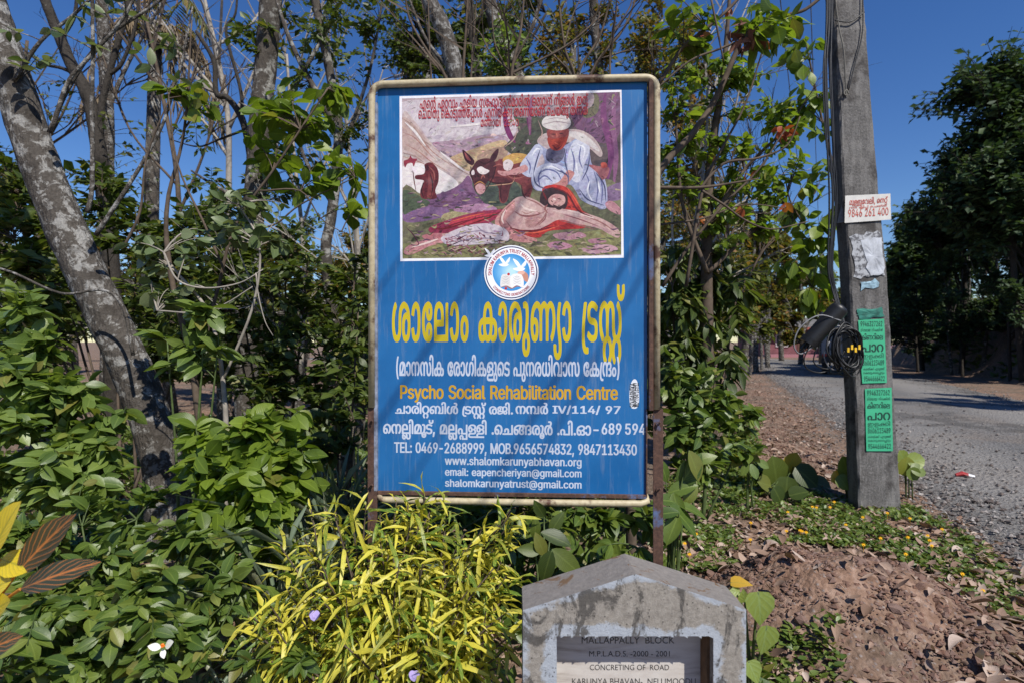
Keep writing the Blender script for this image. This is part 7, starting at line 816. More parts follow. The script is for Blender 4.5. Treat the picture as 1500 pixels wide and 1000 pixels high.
# ---- lettering
_gm = {}
def glyph_mesh(i):
    if i in _gm: return _gm[i]
    s = GLYPHS[i]; cu = bpy.data.curves.new('glyph', 'CURVE'); cu.dimensions = '2D'; cu.fill_mode = 'BOTH'
    for c in s[1:]:
        p = np.cumsum(np.array(c, float).reshape(-1, 2), axis=0)
        sp = cu.splines.new('POLY'); sp.points.add(len(p)-1); sp.use_cyclic_u = True
        for q, (x, y) in zip(sp.points, p): q.co = (x/100, y/100, 0, 1)
    ob = bpy.data.objects.new('glyph', cu); m = bpy.data.meshes.new_from_object(ob)
    V = np.array([v.co[:2] for v in m.vertices])*100; F = [tuple(p.vertices) for p in m.polygons]
    bpy.data.objects.remove(ob); bpy.data.curves.remove(cu); bpy.data.meshes.remove(m)
    _gm[i] = (V, F, s[0]); return _gm[i]
def textmesh(key, place, name, mat, off, parent, space=70, track=0, bold=3., aspect=None):
    """place(fx, gy): fraction along the line and glyph height units -> (u, z)"""
    ids = TEXT[key]; X = 0; items = []
    for i in ids:
        if i < 0: X += space; continue
        items.append((i, X)); X += GLYPHS[i][0]+track
    g = G()
    for k_, (i, x) in enumerate(items):
        V, F, a = glyph_mesh(THIN.get(i, i) if bold < 2 else i)
        if len(V) == 0: continue
        g.add([place((vx+x)/X, vy)[0:1]+(-(k_ % 3)*3e-6,)+place((vx+x)/X, vy)[1:2] for vx, vy in V], F)
    o = g.build(name, mat); o.parent = parent; o.location = (0, -off, 0); return o
def signtext(key, x0, x1, yb, hpx, units, mat, off=.0003, **kw):
    u0, z0 = onsign(x0, yb); u1, _ = onsign(x1, yb); um = (u0+u1)/2; zb = onsign((x0+x1)/2, yb)[1]
    sc = hpx/units*(2.34/FPX)
    return textmesh(key, lambda f, y: (u0+(u1-u0)*f, zb+y*sc), 'lettering', mat, off, sign, **kw)
def paint(name, col, wear=.62, under=(.012, .14, .42)):
    k = N(name); c = k.co('Object'); a = k.noise(c, 35, 7, .75); b = k.noise(c, 4, 4)
    cc = k.mix(k.ramp(b, [(.35, (0, 0, 0)), (.75, (1, 1, 1))]), col, tuple(x*.72 for x in col))
    cc = k.mix(k.ramp(a, [(wear, (0, 0, 0)), (wear+.12, (.7, .7, .7))]), cc, under); return k.set(cc, .5, .35)
ylw = paint('yellow_lettering_paint', (.62, .48, .015)); orn = paint('amber_lettering_paint', (.62, .36, .02)); wht = paint('white_lettering_paint', (.56, .62, .74)); redl = plain('red_print_ink', (.40, .022, .03), .5, var=.1)
signtext('ശാലോം കാരുണ്യാ ട്രസ്റ്റ്', 574, 914, 499, 53, 108, ylw, space=95, track=12, bold=3.2)
signtext('(മാനസിക രോഗികളുടെ പുനരധിവാസ കേന്ദ്രം)', 579, 909, 550, 19.5, 108, wht, track=4, bold=2.4)
signtext('Psycho Social Rehabilitation Centre', 585, 905, 583.8, 20, 150, orn, track=-4, bold=4.5)
signtext('ചാരിറ്റബിൾ ട്രസ്റ്റ് രജി.', 579, 752, 605.5, 11, 108, wht, bold=4); signtext('നമ്പർ', 755, 803, 605.5, 11, 108, wht, bold=4); signtext('IV/114/ 97', 809, 910, 605, 11.2, 150, wht, bold=4)
signtext('നെല്ലിമൂട്, മല്ലപ്പള്ളി .ചെങ്ങരൂർ .പി.ഓ', 561, 866, 635.5, 13.5, 108, wht); signtext('– 689 594', 869, 946, 635.5, 16, 150, wht, space=40)
signtext('TEL: 0469-2688999, MOB.9656574832, 9847113430', 577, 933, 664, 15.5, 150, wht, track=-6, bold=4)
signtext('www.shalomkarunyabhavan.org', 651.5, 852.5, 681, 12, 150, wht, bold=6); signtext('email: eapencheriyan@gmail.com', 651.5, 852.5, 697, 11, 150, wht, bold=6); signtext('shalomkarunyatrust@gmail.com', 651.5, 852.5, 713.3, 11, 150, wht, bold=6)
signtext('എന്റെ ഏറ്റവും എളിയ സഹോദരൻമാരിൽ ഒരുവന് നിങ്ങൾ ഇത്', 615, 861, 156.5, 11.5, 108, redl, off=.0022, track=2, bold=1.); signtext('ചെയ്തു കൊടുത്തപ്പോൾ എനിയ്ക്കു തന്നെയാണ് ചെയ്തു തന്നത്', 613, 861, 171.5, 11.5, 108, redl, off=.0022, track=2, bold=1.)
signtext('മത്തായി', 704, 734, 185.5, 9.5, 108, redl, off=.0022, bold=1.); signtext('25:40', 738, 760, 185.5, 10.5, 150, redl, off=.0022, bold=1.)
# ---- round emblem over the foot of the picture
LC = np.array(onsign(749, 399.5)); LR = 40*2.34/FPX
lc = lambda x, y: (LC[0]+x*LR, LC[1]+y*LR)
circ = lambda r, n=48, cx=0, cy=0: [(cx+r*math.cos(2*math.pi*i/n), cy+r*math.sin(2*math.pi*i/n)) for i in range(n)]
pr = Print(lc); pr.poly('#eef0f4', circ(1.0), False); pr.poly('#22275a', circ(.955), False); pr.poly('#f2f3f6', circ(.915), False)
pr.poly('#3f93d2', circ(.68), False)
for i in range(12): pr.poly([(.25+.06*i/1.0)*.9+.0, .58+.03*i, .83+.012*i] if False else '#%02x%02x%02x' % (int(70+11*i), int(152+7*i), int(214+3*i)), circ(.64-.045*i, 40, -.05+.004*i, .02), False)
pr.poly('#e7e4e0', [(-.40, -.52), (-.36, -.12), (-.2, -.06), (-.02, -.14), (.02, -.56), (-.2, -.48)]); pr.poly('#f3f1ee', [(.0, -.56), (-.02, -.14), (.2, -.04), (.42, -.12), (.44, -.54), (.2, -.47)])
pr.stroke('#a06a60', [(-.40, -.54), (-.18, -.5), (.0, -.58), (.22, -.5), (.44, -.56)], .05)
for i in range(5):
    for s_ in (-1, 1): pr.stroke('#9a9aa0', [(s_*.06+.0, -.2-.06*i), (s_*.2, -.14-.06*i), (s_*.36, -.19-.06*i)], .014)
pr.poly('#c98d78', [(.3, .05), (.5, .02), (.62, -.12), (.6, -.34), (.48, -.3), (.4, -.12)]); pr.poly('#e8b6a4', [(.22, -.02), (.36, .08), (.5, .02), (.42, -.08)])
def dove(x, y, s):
    pr.poly('#fbfbfd', [(x-.3*s, y+.02*s), (x-.08*s, y+.08*s), (x+.14*s, y+.1*s), (x+.3*s, y+.02*s), (x+.16*s, y-.08*s), (x-.1*s, y-.08*s)])
    pr.poly('#ffffff', [(x-.02*s, y+.06*s), (x-.3*s, y+.5*s), (x-.06*s, y+.38*s), (x+.12*s, y+.08*s)]); pr.poly('#f0f2f8', [(x+.04*s, y+.06*s), (x+.36*s, y+.46*s), (x+.34*s, y+.2*s), (x+.16*s, y+.06*s)])
dove(-.28, .28, .62); dove(.28, .12, .75); dove(-.82, .62, .55)
pr.poly('#c23a3a', circ(.05, 12, -.1, -.06)); pr.poly('#c23a3a', circ(.05, 12, -.2, -.58)); 
emb = pr.build('emblem', colmat('emblem_print', grain=False), .0024)
def ring_text(key, r, a0, a1, h, mat, inward=False):
    def pl(f, y):
        a = R(a0+(a1-a0)*f); rr = r+(y/150*h if not inward else -y/150*h)
        return (LC[0]+LR*rr*math.cos(a), LC[1]+LR*rr*math.sin(a))
    return textmesh(key, pl, 'lettering', mat, .0028, sign, space=60, track=4)
ring_text('SHALOM KARUNYA TRUST MALLAPPALLY', .725, 188, -8, .13, redl); ring_text('CONNECTING GENERATIONS', .86, 218, 322, .10, redl, True)
# ---- sign writer's mark, turned on its side at the right edge
sc_ = lambda x, y: onsign(530+x*.3, 340+y*.3)
pr = Print(sc_); pr.poly('#dfe3ea', [(1312, 850), (1306, 800), (1312, 745), (1326, 718), (1342, 722), (1352, 760), (1354, 820), (1346, 852), (1330, 860)])
mk = pr.build('maker_mark', colmat('mark_print', grain=False), .0003)
blk = plain('black_print_ink', (.02, .02, .022), .5)
M0 = onsign(931.5, 596); M1 = onsign(931.5, 560)
textmesh('SOUPARNIKA MLPY9847165922', lambda f, y: (M0[0]-.001-(y-0)*.00016+(.0 if f < .42 else .012), M0[1]+(M1[1]-M0[1])*((f/.42) if f < .42 else (f-.42)/.58)), 'lettering', blk, .0006, sign, track=3)

# ================================================================== MEMORIAL STONE
ms = empty('memorial_stone', PX(930, 500, 1.5)[:2].tolist()+[0], 'low mossy concrete memorial with a gabled top framing an inscribed marble plaque', 'memorial stone')
f0 = lambda px, py, d=1.5: PX(px, py, d)
conc = N('weathered_concrete'); c = conc.co('Object'); a = conc.noise(c, 7, 9, .68, .3); b = conc.noise(c, 60, 7, .75); a2 = conc.noise(c, 16, 6, .7, .6)
col = conc.ramp(b, [(.35, (.20, .18, .155)), (.6, (.31, .285, .25)), (.75, (.40, .37, .33))])
geo = conc.n('NewGeometry'); nsep = conc.n('SeparateXYZ', i0=geo.outputs['True Normal'])
lime = conc.mix(b, (.27, .30, .34), (.44, .47, .51))
# what is left of the lime wash: round the opening, along the arrises and in scraps
at = conc.n('Attribute', _attribute_name='wash')
wash = conc.math('ADD', at.outputs['Fac'], conc.math('MULTIPLY', conc.math('SUBTRACT', a, .5), 3.2))
col = conc.mix(conc.ramp(wash, [(.42, (0, 0, 0)), (.62, (1, 1, 1))]), col, lime)
stn = conc.noise(conc.co('Object', (1, 1, .55)), 11, 8, .72, .5)
col = conc.mix(conc.ramp(stn, [(.515, (0, 0, 0)), (.57, (.92, .92, .92))]), col, conc.mix(b, (.035, .033, .03), (.13, .12, .11)))
spk = conc.n('TexVoronoi', Vector=c, Scale=70); col = conc.mix(conc.ramp(spk.outputs['Distance'], [(.10, (.8, .8, .8)), (.2, (0, 0, 0))]), col, (.05, .045, .04))
top = conc.ramp(nsep.outputs[2], [(.3, (0, 0, 0)), (.5, (1, 1, 1))])
rfc = conc.mix(b, (.10, .09, .085), (.30, .275, .25)); rfc = conc.mix(conc.ramp(a2, [(.58, (0, 0, 0)), (.63, (.8, .8, .8))]), rfc, (.14, .075, .03))
col = conc.mix(top, col, rfc)
conc.bump(conc.math('ADD', b, a2), .5, .006); concm = conc.set(col, .93, .15)
xl_, xr_ = f0(766, 0)[0], f0(1093, 0)[0]; xa = f0(931, 0)[0]; ze = f0(0, 893)[2]; za = f0(0, 840)[2]; D = .145
ol, orr, ot = f0(815.5, 0)[0], f0(1045, 0)[0], f0(0, 931)[2]; dr = .082
g = G()
nx_, nz_ = 66, 84
Xg = np.linspace(xl_, xr_, nx_); Vf = []; 
def roofz(x): return ze+(za-ze)*(1-abs(x-xa)/((xr_-xl_)/2+abs(xa-(xl_+xr_)/2)))
for i in range(nx_):
    for j in range(nz_):
        Vf.append((Xg[i], 1.5, roofz(Xg[i])*j/(nz_-1)))
Vf = np.array(Vf); Ff = []
ob = .12
VA = Vf.reshape(nx_, nz_, 3)
fo = [i for i in range(nx_-1) if ol < (Xg[i]+Xg[i+1])/2 < orr]; i0, i1 = fo[0], fo[-1]+1
VA[i0, :, 0] = ol; VA[i1, :, 0] = orr
for i in range(nx_):
    js = [j for j in range(nz_-1) if ob < (VA[i, j, 2]+VA[i, j+1, 2])/2 < ot]
    if i0 <= i <= i1:
        jt = js[-1]+1; jb = js[0]; VA[i, jt, 2] = ot; VA[i, jb, 2] = ob
# rebuild the faces by index so that the opening is a clean rectangle
Ff = []
for i in range(nx_-1):
    for j in range(nz_-1):
        zc_ = (VA[i, j, 2]+VA[i+1, j+1, 2])/2
        if i0 <= i < i1 and VA[i, j, 2] > ob-1e-4 and VA[i+1, j, 2] > ob-1e-4 and VA[i, j+1, 2] < ot+1e-4 and VA[i+1, j+1, 2] < ot+1e-4: continue
        Ff.append((i*nz_+j, (i+1)*nz_+j, (i+1)*nz_+j+1, i*nz_+j+1))
Vf = VA.reshape(-1, 3)
edge = np.minimum.reduce([Vf[:, 0]-xl_, xr_-Vf[:, 0], roofz(0)*0+np.array([roofz(x) for x in Vf[:, 0]])-Vf[:, 2]])
dx_ = np.maximum(np.maximum(ol-Vf[:, 0], Vf[:, 0]-orr), 0); dz_ = np.maximum(Vf[:, 2]-ot, 0); dop = np.hypot(dx_, dz_)
wsh = np.clip(1.1-dop/.045, 0, 1)+np.clip(.75-edge/.05, 0, .75)
bump_ = .0016*np.array([float(fbm(x*30, z*30, 3)) for x, z in Vf[:, [0, 2]]]); Vf[:, 1] += bump_*(edge > .002)
g.add(Vf, Ff); nfront = len(Vf)
# sides, roof and back
nr = 33
roofV = []; 
for i in range(nx_):
    for j in range(14):
        y = 1.5+D*j/13; x = xa+(Xg[i]-xa)*(1+0*j); 
        roofV.append((Xg[i], y, roofz(Xg[i])+(.0 if j else 0)+.0015*float(fbm(Xg[i]*40, y*40, 2))*(0 < j < 13)))
g.add(roofV, [(i*14+j, (i+1)*14+j, (i+1)*14+j+1, i*14+j+1) for i in range(nx_-1) for j in range(13)])
g.add([(xl_, 1.5, 0), (xl_, 1.5+D, 0), (xl_, 1.5+D, ze), (xl_, 1.5, ze)], [(0, 3, 2, 1)]); g.add([(xr_, 1.5, 0), (xr_, 1.5+D, 0), (xr_, 1.5+D, roofz(xr_)), (xr_, 1.5, roofz(xr_))], [(0, 1, 2, 3)])
g.add([(xl_, 1.5+D, 0), (xr_, 1.5+D, 0), (xr_, 1.5+D, roofz(xr_)), (xa, 1.5+D, za), (xl_, 1.5+D, ze)], [(0, 4, 3, 2, 1)])
# reveal of the opening
g.add([(ol, 1.5, ob), (orr, 1.5, ob), (orr, 1.5, ot), (ol, 1.5, ot), (ol, 1.5+dr+.01, ob), (orr, 1.5+dr+.01, ob), (orr, 1.5+dr+.01, ot), (ol, 1.5+dr+.01, ot)], [(0, 4, 5, 1), (1, 5, 6, 2), (2, 6, 7, 3), (3, 7, 4, 0)])
body = g.build('body', concm, ms); 
at_ = body.data.attributes.new('wash', 'FLOAT', 'POINT'); arr = np.full(len(body.data.vertices), .35); arr[:nfront] = wsh; arr[-8:] = .1; at_.data.foreach_set('value', arr.astype(np.float32))
mar = N('marble_plaque'); c = mar.co('Object', (.5, 1, 3)); a = mar.noise(c, 9, 7, .65, 1.2); b = mar.noise(c, 80, 4)
col = mar.ramp(a, [(.3, (.30, .26, .23)), (.45, (.50, .46, .42)), (.7, (.60, .57, .53))]); mar.bump(b, .1, .001)
g = G(); yb_ = 1.5+dr; g.box(((ol+orr)/2, yb_+.008, (ob+ot)/2), (orr-ol-.002, .016, ot-ob-.002)); plq = g.build('plaque', mar.set(col, .35, .5), ms)
g = G(); g.box((orr-.0042, 1.5+dr/2+.012, (ob+ot)/2), (.008, dr-.03, ot-ob-.004)); g.build('stained_reveal', plain('stained_concrete', (.12, .065, .03), .8, var=.5, scale=25), ms)  # thin slab added for the brown stained concrete on the right of the opening
ink = plain('engraved_dark_fill', (.05, .045, .04), .7)
def plaque_text(s, x0, x1, yb, hpx, w_=.0):
    w_ = 0
    cu = bpy.data.curves.new('t', 'FONT'); cu.body = s; cu.size = 1; cu.offset = w_; cu.resolution_u = 4; ob_ = bpy.data.objects.new('t', cu)
    m = bpy.data.meshes.new_from_object(ob_); bpy.data.objects.remove(ob_); bpy.data.curves.remove(cu)
    V = np.array([v.co[:] for v in m.vertices]); xm, xM = V[:, 0].min(), V[:, 0].max(); hh = .69
    p0 = PX(x0, yb, yb_); p1 = PX(x1, yb, yb_); sz = hpx/FPX*yb_/hh
    g = G(); g.add([(p0[0]+(v[0]-xm)/(xM-xm)*(p1[0]-p0[0]), yb_-.0006, p0[2]+v[1]*sz) for v in V], [tuple(p.vertices) for p in m.polygons])
    bpy.data.meshes.remove(m); g.build('inscription', ink, plq)
plaque_text('MALLAPPALLY  BLOCK', 852, 988, 941.5, 9.5, .022); plaque_text('M.P.L.A.D.S. -2000 - 2001', 863, 981, 960.5, 8, .012)
plaque_text('CONCRETING OF  ROAD', 864, 980, 980.5, 8, .004); plaque_text('KARUNYA BHAVAN-  NELLIMOODU', 838, 1019, 1001.5, 9, .006)

# ================================================================== ELECTRIC POLE
PD = 4.70
pole = empty('concrete_pole', (PX(1290, 0, PD)[0], PD, 0), 'grey leaning concrete electric pole with notices stuck on its face', 'utility pole')
pc = N('pole_concrete'); c = pc.co('Object'); a = pc.noise(c, 3, 7, .65, .3); b = pc.noise(c, 55, 7, .75); s_ = pc.noise(pc.co('Object', (5, 5, .8)), 3, 6, .7)
col = pc.ramp(b, [(.3, (.07, .066, .063)), (.55, (.15, .143, .137)), (.75, (.27, .255, .245))])
col = pc.mix(pc.ramp(s_, [(.48, (0, 0, 0)), (.58, (.7, .7, .7))]), col, (.22, .21, .20)); col = pc.mix(pc.ramp(a, [(.51, (0, 0, 0)), (.6, (.8, .8, .8))]), col, (.05, .045, .042))
pc.bump(pc.math('ADD', b, a), .8, .01); pcm = pc.set(col, .92, .2)
LE = [(1259, 745), (1254, 600), (1249, 500), (1245, 400), (1236, 285), (1222, 0)]; RI = [(1321, 745), (1312, 600), (1306, 500), (1300, 400), (1288, 285), (1266, 0)]
zl = np.linspace(-.4, 8.0, 120)
def edge_x(tab, z):
    ys_ = [t[1] for t in tab][::-1]; xs_ = [t[0] for t in tab][::-1]
    py = 500+(EYE-z)*FPX/PD
    if py < 0: x = xs_[0]+(xs_[0]-xs_[1])/(ys_[1]-ys_[0])*(0-py)*.9
    elif py > 745: x = xs_[-1]
    else: x = np.interp(py, ys_, xs_)
    return (x-750)/FPX*PD
pw = .17; g = G(); Vp = []
for q, z in enumerate(zl):
    l = edge_x(LE, z); r_ = edge_x(RI, z); j = lambda: .004*rng.normal() if q % 1 == 0 else 0
    dpt = pw*(1-z*.045)
    notch = .02 if abs(z-1.27) < .06 else 0
    for (x, y) in ((l+.01+abs(j())+notch, PD), (l+(r_-l)*.3, PD), (l+(r_-l)*.7, PD), (r_-.01-abs(j()), PD), (r_+j()*.4, PD+.012), (r_, PD+dpt-.01), (r_-.012, PD+dpt), (l+.012, PD+dpt), (l, PD+dpt-.01), (l+j()*.6+notch, PD+.012)):
        Vp.append((x, y+.002*rng.normal(), z))
g.add(Vp, [(i*10+j_, i*10+(j_+1) % 10, (i+1)*10+(j_+1) % 10, (i+1)*10+j_) for i in range(119) for j_ in range(10)]+[tuple(119*10+j_ for j_ in range(10))])
g.build('shaft', pcm, pole)
g = G(); g.box((edge_x(LE, 7.7)+.12, PD-.04, 7.7), (1.5, .08, .08)); g.build('cross_arm', rustm, pole)
for xx in (-.55, -.05, .45):
    g = G(); g.tube([(edge_x(LE, 7.7)+.12+xx, PD-.04, 7.74+k_) for k_ in (0, .04, .05, .08, .09, .13)], [.02, .02, .045, .03, .045, .015], 10); g.build('insulator', plain('brown_porcelain', (.12, .05, .03), .2), pole, smooth=True)
def onpole(px, py, off=0): d = PD-off; p = PX(px, py, d); return p
def polepaper(name, quad, mat, off, curl=0.):
    g = G(); n = 8; V = []
    q = [np.array(onpole(x, y, off)) for x, y in quad]
    for i in range(n+1):
        for j in range(n+1):
            s, t = i/n, j/n; p = q[0]*(1-s)*(1-t)+q[1]*s*(1-t)+q[2]*s*t+q[3]*(1-s)*t
            p = p+np.array((0, -curl*((2*s-1)**2)*.5-.0015*abs(math.sin(7*s+5*t)), 0)); V.append(p)
    g.add(V, [(i*(n+1)+j, (i+1)*(n+1)+j, (i+1)*(n+1)+j+1, i*(n+1)+j+1) for i in range(n) for j in range(n)])
    return g.build(name, mat, pole, smooth=True)
def poletext(key, x0, x1, y0, y1, hpx, units, mat, off, holder, **kw):
    a0 = onpole(x0, y0, off); a1 = onpole(x1, y1, off); sc = hpx/units*(PD/FPX)
    o = textmesh(key, lambda f, y: (a0[0]+(a1[0]-a0[0])*f, a0[2]+(a1[2]-a0[2])*f+y*sc), 'lettering', mat, 0, None, **kw)
    o.parent = holder; o.location = Vector((0, PD-off, 0))-Vector(parent_world(holder)); return o
whm = plain('white_plastic_board', (.62, .60, .56), .45, var=.12, scale=12); rdm = plain('red_letter_ink', (.48, .07, .04), .5); grm = plain('green_poster_paper', (.05, .40, .21), .6, var=.12, scale=9); dgm = plain('dark_green_ink', (.008, .05, .035), .6, var=.1)
pl = polepaper('notice_plate', [(1238, 287), (1304, 284), (1305, 322), (1237, 327)], whm, .012, .003)
g = G(); g.add([PX(1236, 287, PD+.03), PX(1226, 327, PD+.05), PX(1238, 326, PD+.02)], [(0, 1, 2)]); g.build('plate_back', plain('grey_plate_back', (.2, .2, .21)), pole)
poletext('മുള്ളുവേലി, നെറ്റ്', 1244, 1300, 300.5, 297, 6.2, 108, rdm, .0158, pl, bold=1); poletext('വല ക്ലിപ്പ് ചെയ്ത്', 1244, 1299, 306, 303, 2.4, 108, rdm, .0158, pl, bold=0); poletext('9846 261 400', 1242, 1302, 318.5, 315.5, 11.5, 150, rdm, .0158, pl, track=2, bold=1)
tp = N('torn_white_paper'); c = tp.co('Object'); a = tp.noise(c, 14, 6, .75, .8); b = tp.noise(c, 4, 4)
tpm_col = tp.ramp(tp.noise(c, 30, 5), [(.42, (.12, .12, .13)), (.54, (.42, .43, .45))])
tp.bump(a, .6, .01); tearm = tp.set(tpm_col, .7, .3)
def torn(quad, n, mat, off, name='torn_paper', seed=0):
    r2 = random.Random(seed); q = [np.array(v, float) for v in quad]; pts = []
    for a_, b_ in zip(q, q[1:]+q[:1]):
        for i in range(n):
            t = i/n; p = a_*(1-t)+b_*t; pts.append((p[0]+r2.uniform(-2.6, 2.6), p[1]+r2.uniform(-3, 3)))
    g = G(); P3 = [onpole(x, y, off+.002*r2.random()) for x, y in pts]; cxy = np.mean(P3, 0)-[0, .002, 0]
    inner = [p*.55+cxy*.45+np.array((0, -.004*r2.random(), 0)) for p in P3]; m = len(P3)
    g.add(P3+inner+[cxy], [(i, (i+1) % m, m+(i+1) % m, m+i) for i in range(m)]+[(m+i, m+(i+1) % m, 2*m) for i in range(m)]); return g.build(name, mat, pole)
torn([(1246, 345), (1290, 340), (1297, 404), (1252, 407)], 7, tearm, .006, seed=1); torn([(1262, 352), (1290, 348), (1296, 400), (1272, 402)], 6, plain('white_scrap', (.46, .48, .52), .7, var=.3, scale=16, bump=.5), .012, seed=3)
torn([(1258, 412), (1284, 408), (1287, 422), (1262, 424)], 3, plain('pale_blue_scrap', (.25, .38, .46), .7, var=.5), .006, seed=5)
torn([(1256, 455), (1294, 452), (1295, 466), (1258, 468)], 5, plain('faded_green_scrap', (.03, .17, .13), .7, var=.5, scale=20), .006, seed=7)
def poster(q):
    o = polepaper('green_poster', q, grm, .008); (x0, y0), (x1, _), (x2, y2), (x3, y3) = q; H_ = y3-y0
    rows = [('9946327262 8606123489 9544666422 ()', 0, 10, .105, .085, 150), ('മിതമായ നിരക്കിൽ', 0, 99, .185, .035, 108), ('കിണറിലെ', 0, 99, .315, .066, 108), ('പാറ', 0, 99, .505, .115, 108), ('ഇളക്കി', 0, 99, .60, .05, 108), ('N1', 11, 21, .715, .085, 150), ('കരയ്ക്ക് എടുത്ത്', 0, 99, .79, .03, 108), ('കൊടുക്കപ്പെടും', 0, 99, .85, .03, 108), ('N2', 22, 32, .965, .08, 150)]
    full = TEXT['9946327262 8606123489 9544666422 ()']
    TEXT['N0'] = full[0:10]; TEXT['N1'] = full[11:21]; TEXT['N2'] = full[22:32]
    for key, _, _, yb, h_, un in rows:
        if key.startswith('9946'): key = 'N0'
        xl2 = x0+(x3-x0)*yb+2.5; xr2 = x1+(x2-x1)*yb-2.5
        poletext(key, xl2, xr2, y0+H_*yb, y0+H_*yb-.5, H_*h_, un, dgm, .0095, o, track=3, bold=(3 if h_ > .06 else 0))
poster([(1257, 469), (1295, 467), (1299, 560), (1263, 561)]); poster([(1267, 569), (1306, 567), (1308, 660), (1269, 660)])
# wires on the pole face
blackc = plain('black_cable_sheath', (.012, .012, .013), .45, .5, var=.3); greyc = plain('grey_wire', (.20, .20, .21), .5)
def wire(name, pts, r, mat, parent=None, label=None, cat=None, group=None, n=6):
    g = G(); g.tube(smooth_path(pts, 6), r, n); o = g.build(name, mat, parent, smooth=True)
    if label: tag(o, label, cat, group)
    return o
q = lambda x, y, o=.02: PX(x, y, PD-o)
wire('bare_wire', [q(1222, -60), q(1224, 0), q(1229, 40), q(1236, 75, .04), q(1239, 130), q(1240, 140), q(1236, 137), q(1240, 132), q(1243, 138)], .006, plain('rusty_grey_wire', (.14, .13, .11)), None, 'stiff grey wire ending in a small hook on the pole face', 'wire')
wire('black_wire', [q(1264, -60), q(1264, 0), q(1263, 50), q(1252, 95), q(1243, 132)], .005, blackc, None, 'thin black wire slanting across the pole face to the hook', 'wire')
wire('black_wire', [q(1223, 30), q(1234, 32), q(1246, 32), q(1256, 26), q(1266, 18)], .006, blackc, None, 'short black wire strapped round the top of the pole face', 'wire')
# telephone cables down the shaded side of the pole
cab = empty('cable_bundle', PX(1218, 300, 4.6), 'bundle of thin black telephone cables hanging down beside the pole', 'cables')
for i in range(6):
    o = i*2.2; j = random.uniform(-3, 3)
    pts = [PX(1211+o*.9, -330, 4.62), PX(1211+o*.8, 0, 4.62), PX(1207+o*.9+j, 100, 4.6), PX(1210+o+j, 200, 4.58), PX(1216+o*.8-j, 290, 4.57), PX(1213+o*.6, 390, 4.56), PX(1222+o*.6, 440, 4.55), PX(1233+o*.5, 478, 4.5)]
    if i < 3: pts = pts[:6]+[PX(1218+o, 420, 4.56), PX(1226+o*.8, 450, 4.52), PX(1231+o, 480, 4.5)]
    g = G(); g.tube(smooth_path(pts, 6), .006 if i % 2 else .008, 6); g.build('cable', blackc, cab, smooth=True)
# black joint closure with ribs
A3 = PX(1187, 500, 4.5); B3 = PX(1221, 462, 4.46); ax = norm(B3-A3); Lc = .36
jc = empty('cable_joint_closure', A3, 'ribbed black cylindrical cable joint box hanging beside the pole', 'cable joint box')
g = G(); rr = []; PP = []
for i in range(34):
    t = i/33; PP.append(A3+ax*(t*Lc)); base = .066 if t < .9 else .066*math.sqrt(max(.03, 1-((t-.9)/.1)**2)); rr.append(base*(1+.045*(i % 2)))
g.tube(PP, rr, 20); g.build('shell', blackc, jc, smooth=True)
g = G(); g.tube([A3-ax*.03, A3+ax*.015], [.072, .076], 20); g.build('base_ring', blackc, jc)
for k_ in (-.03, 0, .03):
    g = G(); g.tube([A3+np.array((k_, 0, 0))*1.0, A3-ax*.07+np.array((k_, 0, -.005))], .012, 8); g.build('gland', blackc, jc)
# coil of spare cable
cc_ = PX(1238, 512, 4.42)
coil = empty('cable_coil', cc_, 'untidy coil of black cable with yellow tags hanging at the joint box', 'coil of cable')
g = G()
for i in range(17):
    rx, rz_ = random.uniform(.07, .125), random.uniform(.13, .20); tl = random.uniform(-.4, .4); oy = random.uniform(-.05, .05); ox, oz = random.uniform(-.03, .03), random.uniform(-.03, .03); ph = random.random()*6
    pts = []
    for a_ in np.linspace(0, 2*math.pi, 26):
        x = rx*math.cos(a_)*(1+.08*math.sin(3*a_+ph)); z = rz_*math.sin(a_)*(1+.06*math.sin(2*a_+ph))
        pts.append(cc_+np.array((x*math.cos(tl)-z*math.sin(tl)+ox, oy+.02*math.sin(2*a_+ph), x*math.sin(tl)+z*math.cos(tl)+oz)))
    g.tube(pts, .0065, 6)
g.build('loops', blackc, coil, smooth=True)['kind'] = 'stuff'
for i in range(4):
    p = cc_+np.array((-.02+.028*i, -.075, .0+.02*(i % 2))); t_ = G(); t_.box(p, (.016, .006, .035)); t_.build('tag', plain('yellow_tag', (.75, .45, .02)) if i == 0 else bpy.data.materials['yellow_tag'], coil)
for pts, m in (([(1232, 470), (1200, 462), (1172, 480), (1163, 505), (1172, 518), (1190, 508), (1215, 480), (1245, 482), (1262, 510), (1255, 522), (1228, 520), (1215, 510)], greyc), ([(1187, 505), (1178, 525), (1183, 540), (1205, 545), (1225, 532), (1238, 512)], blackc), ([(1197, 508), (1192, 530), (1210, 540), (1235, 535)], blackc), ([(1215, 500), (1207, 520), (1218, 540), (1245, 540)], greyc)):
    g = G(); g.tube(smooth_path([PX(x, y, 4.40+.01*i) for i, (x, y) in enumerate(pts)], 6), .0055, 6); g.build('loose_loop', m, coil, smooth=True)
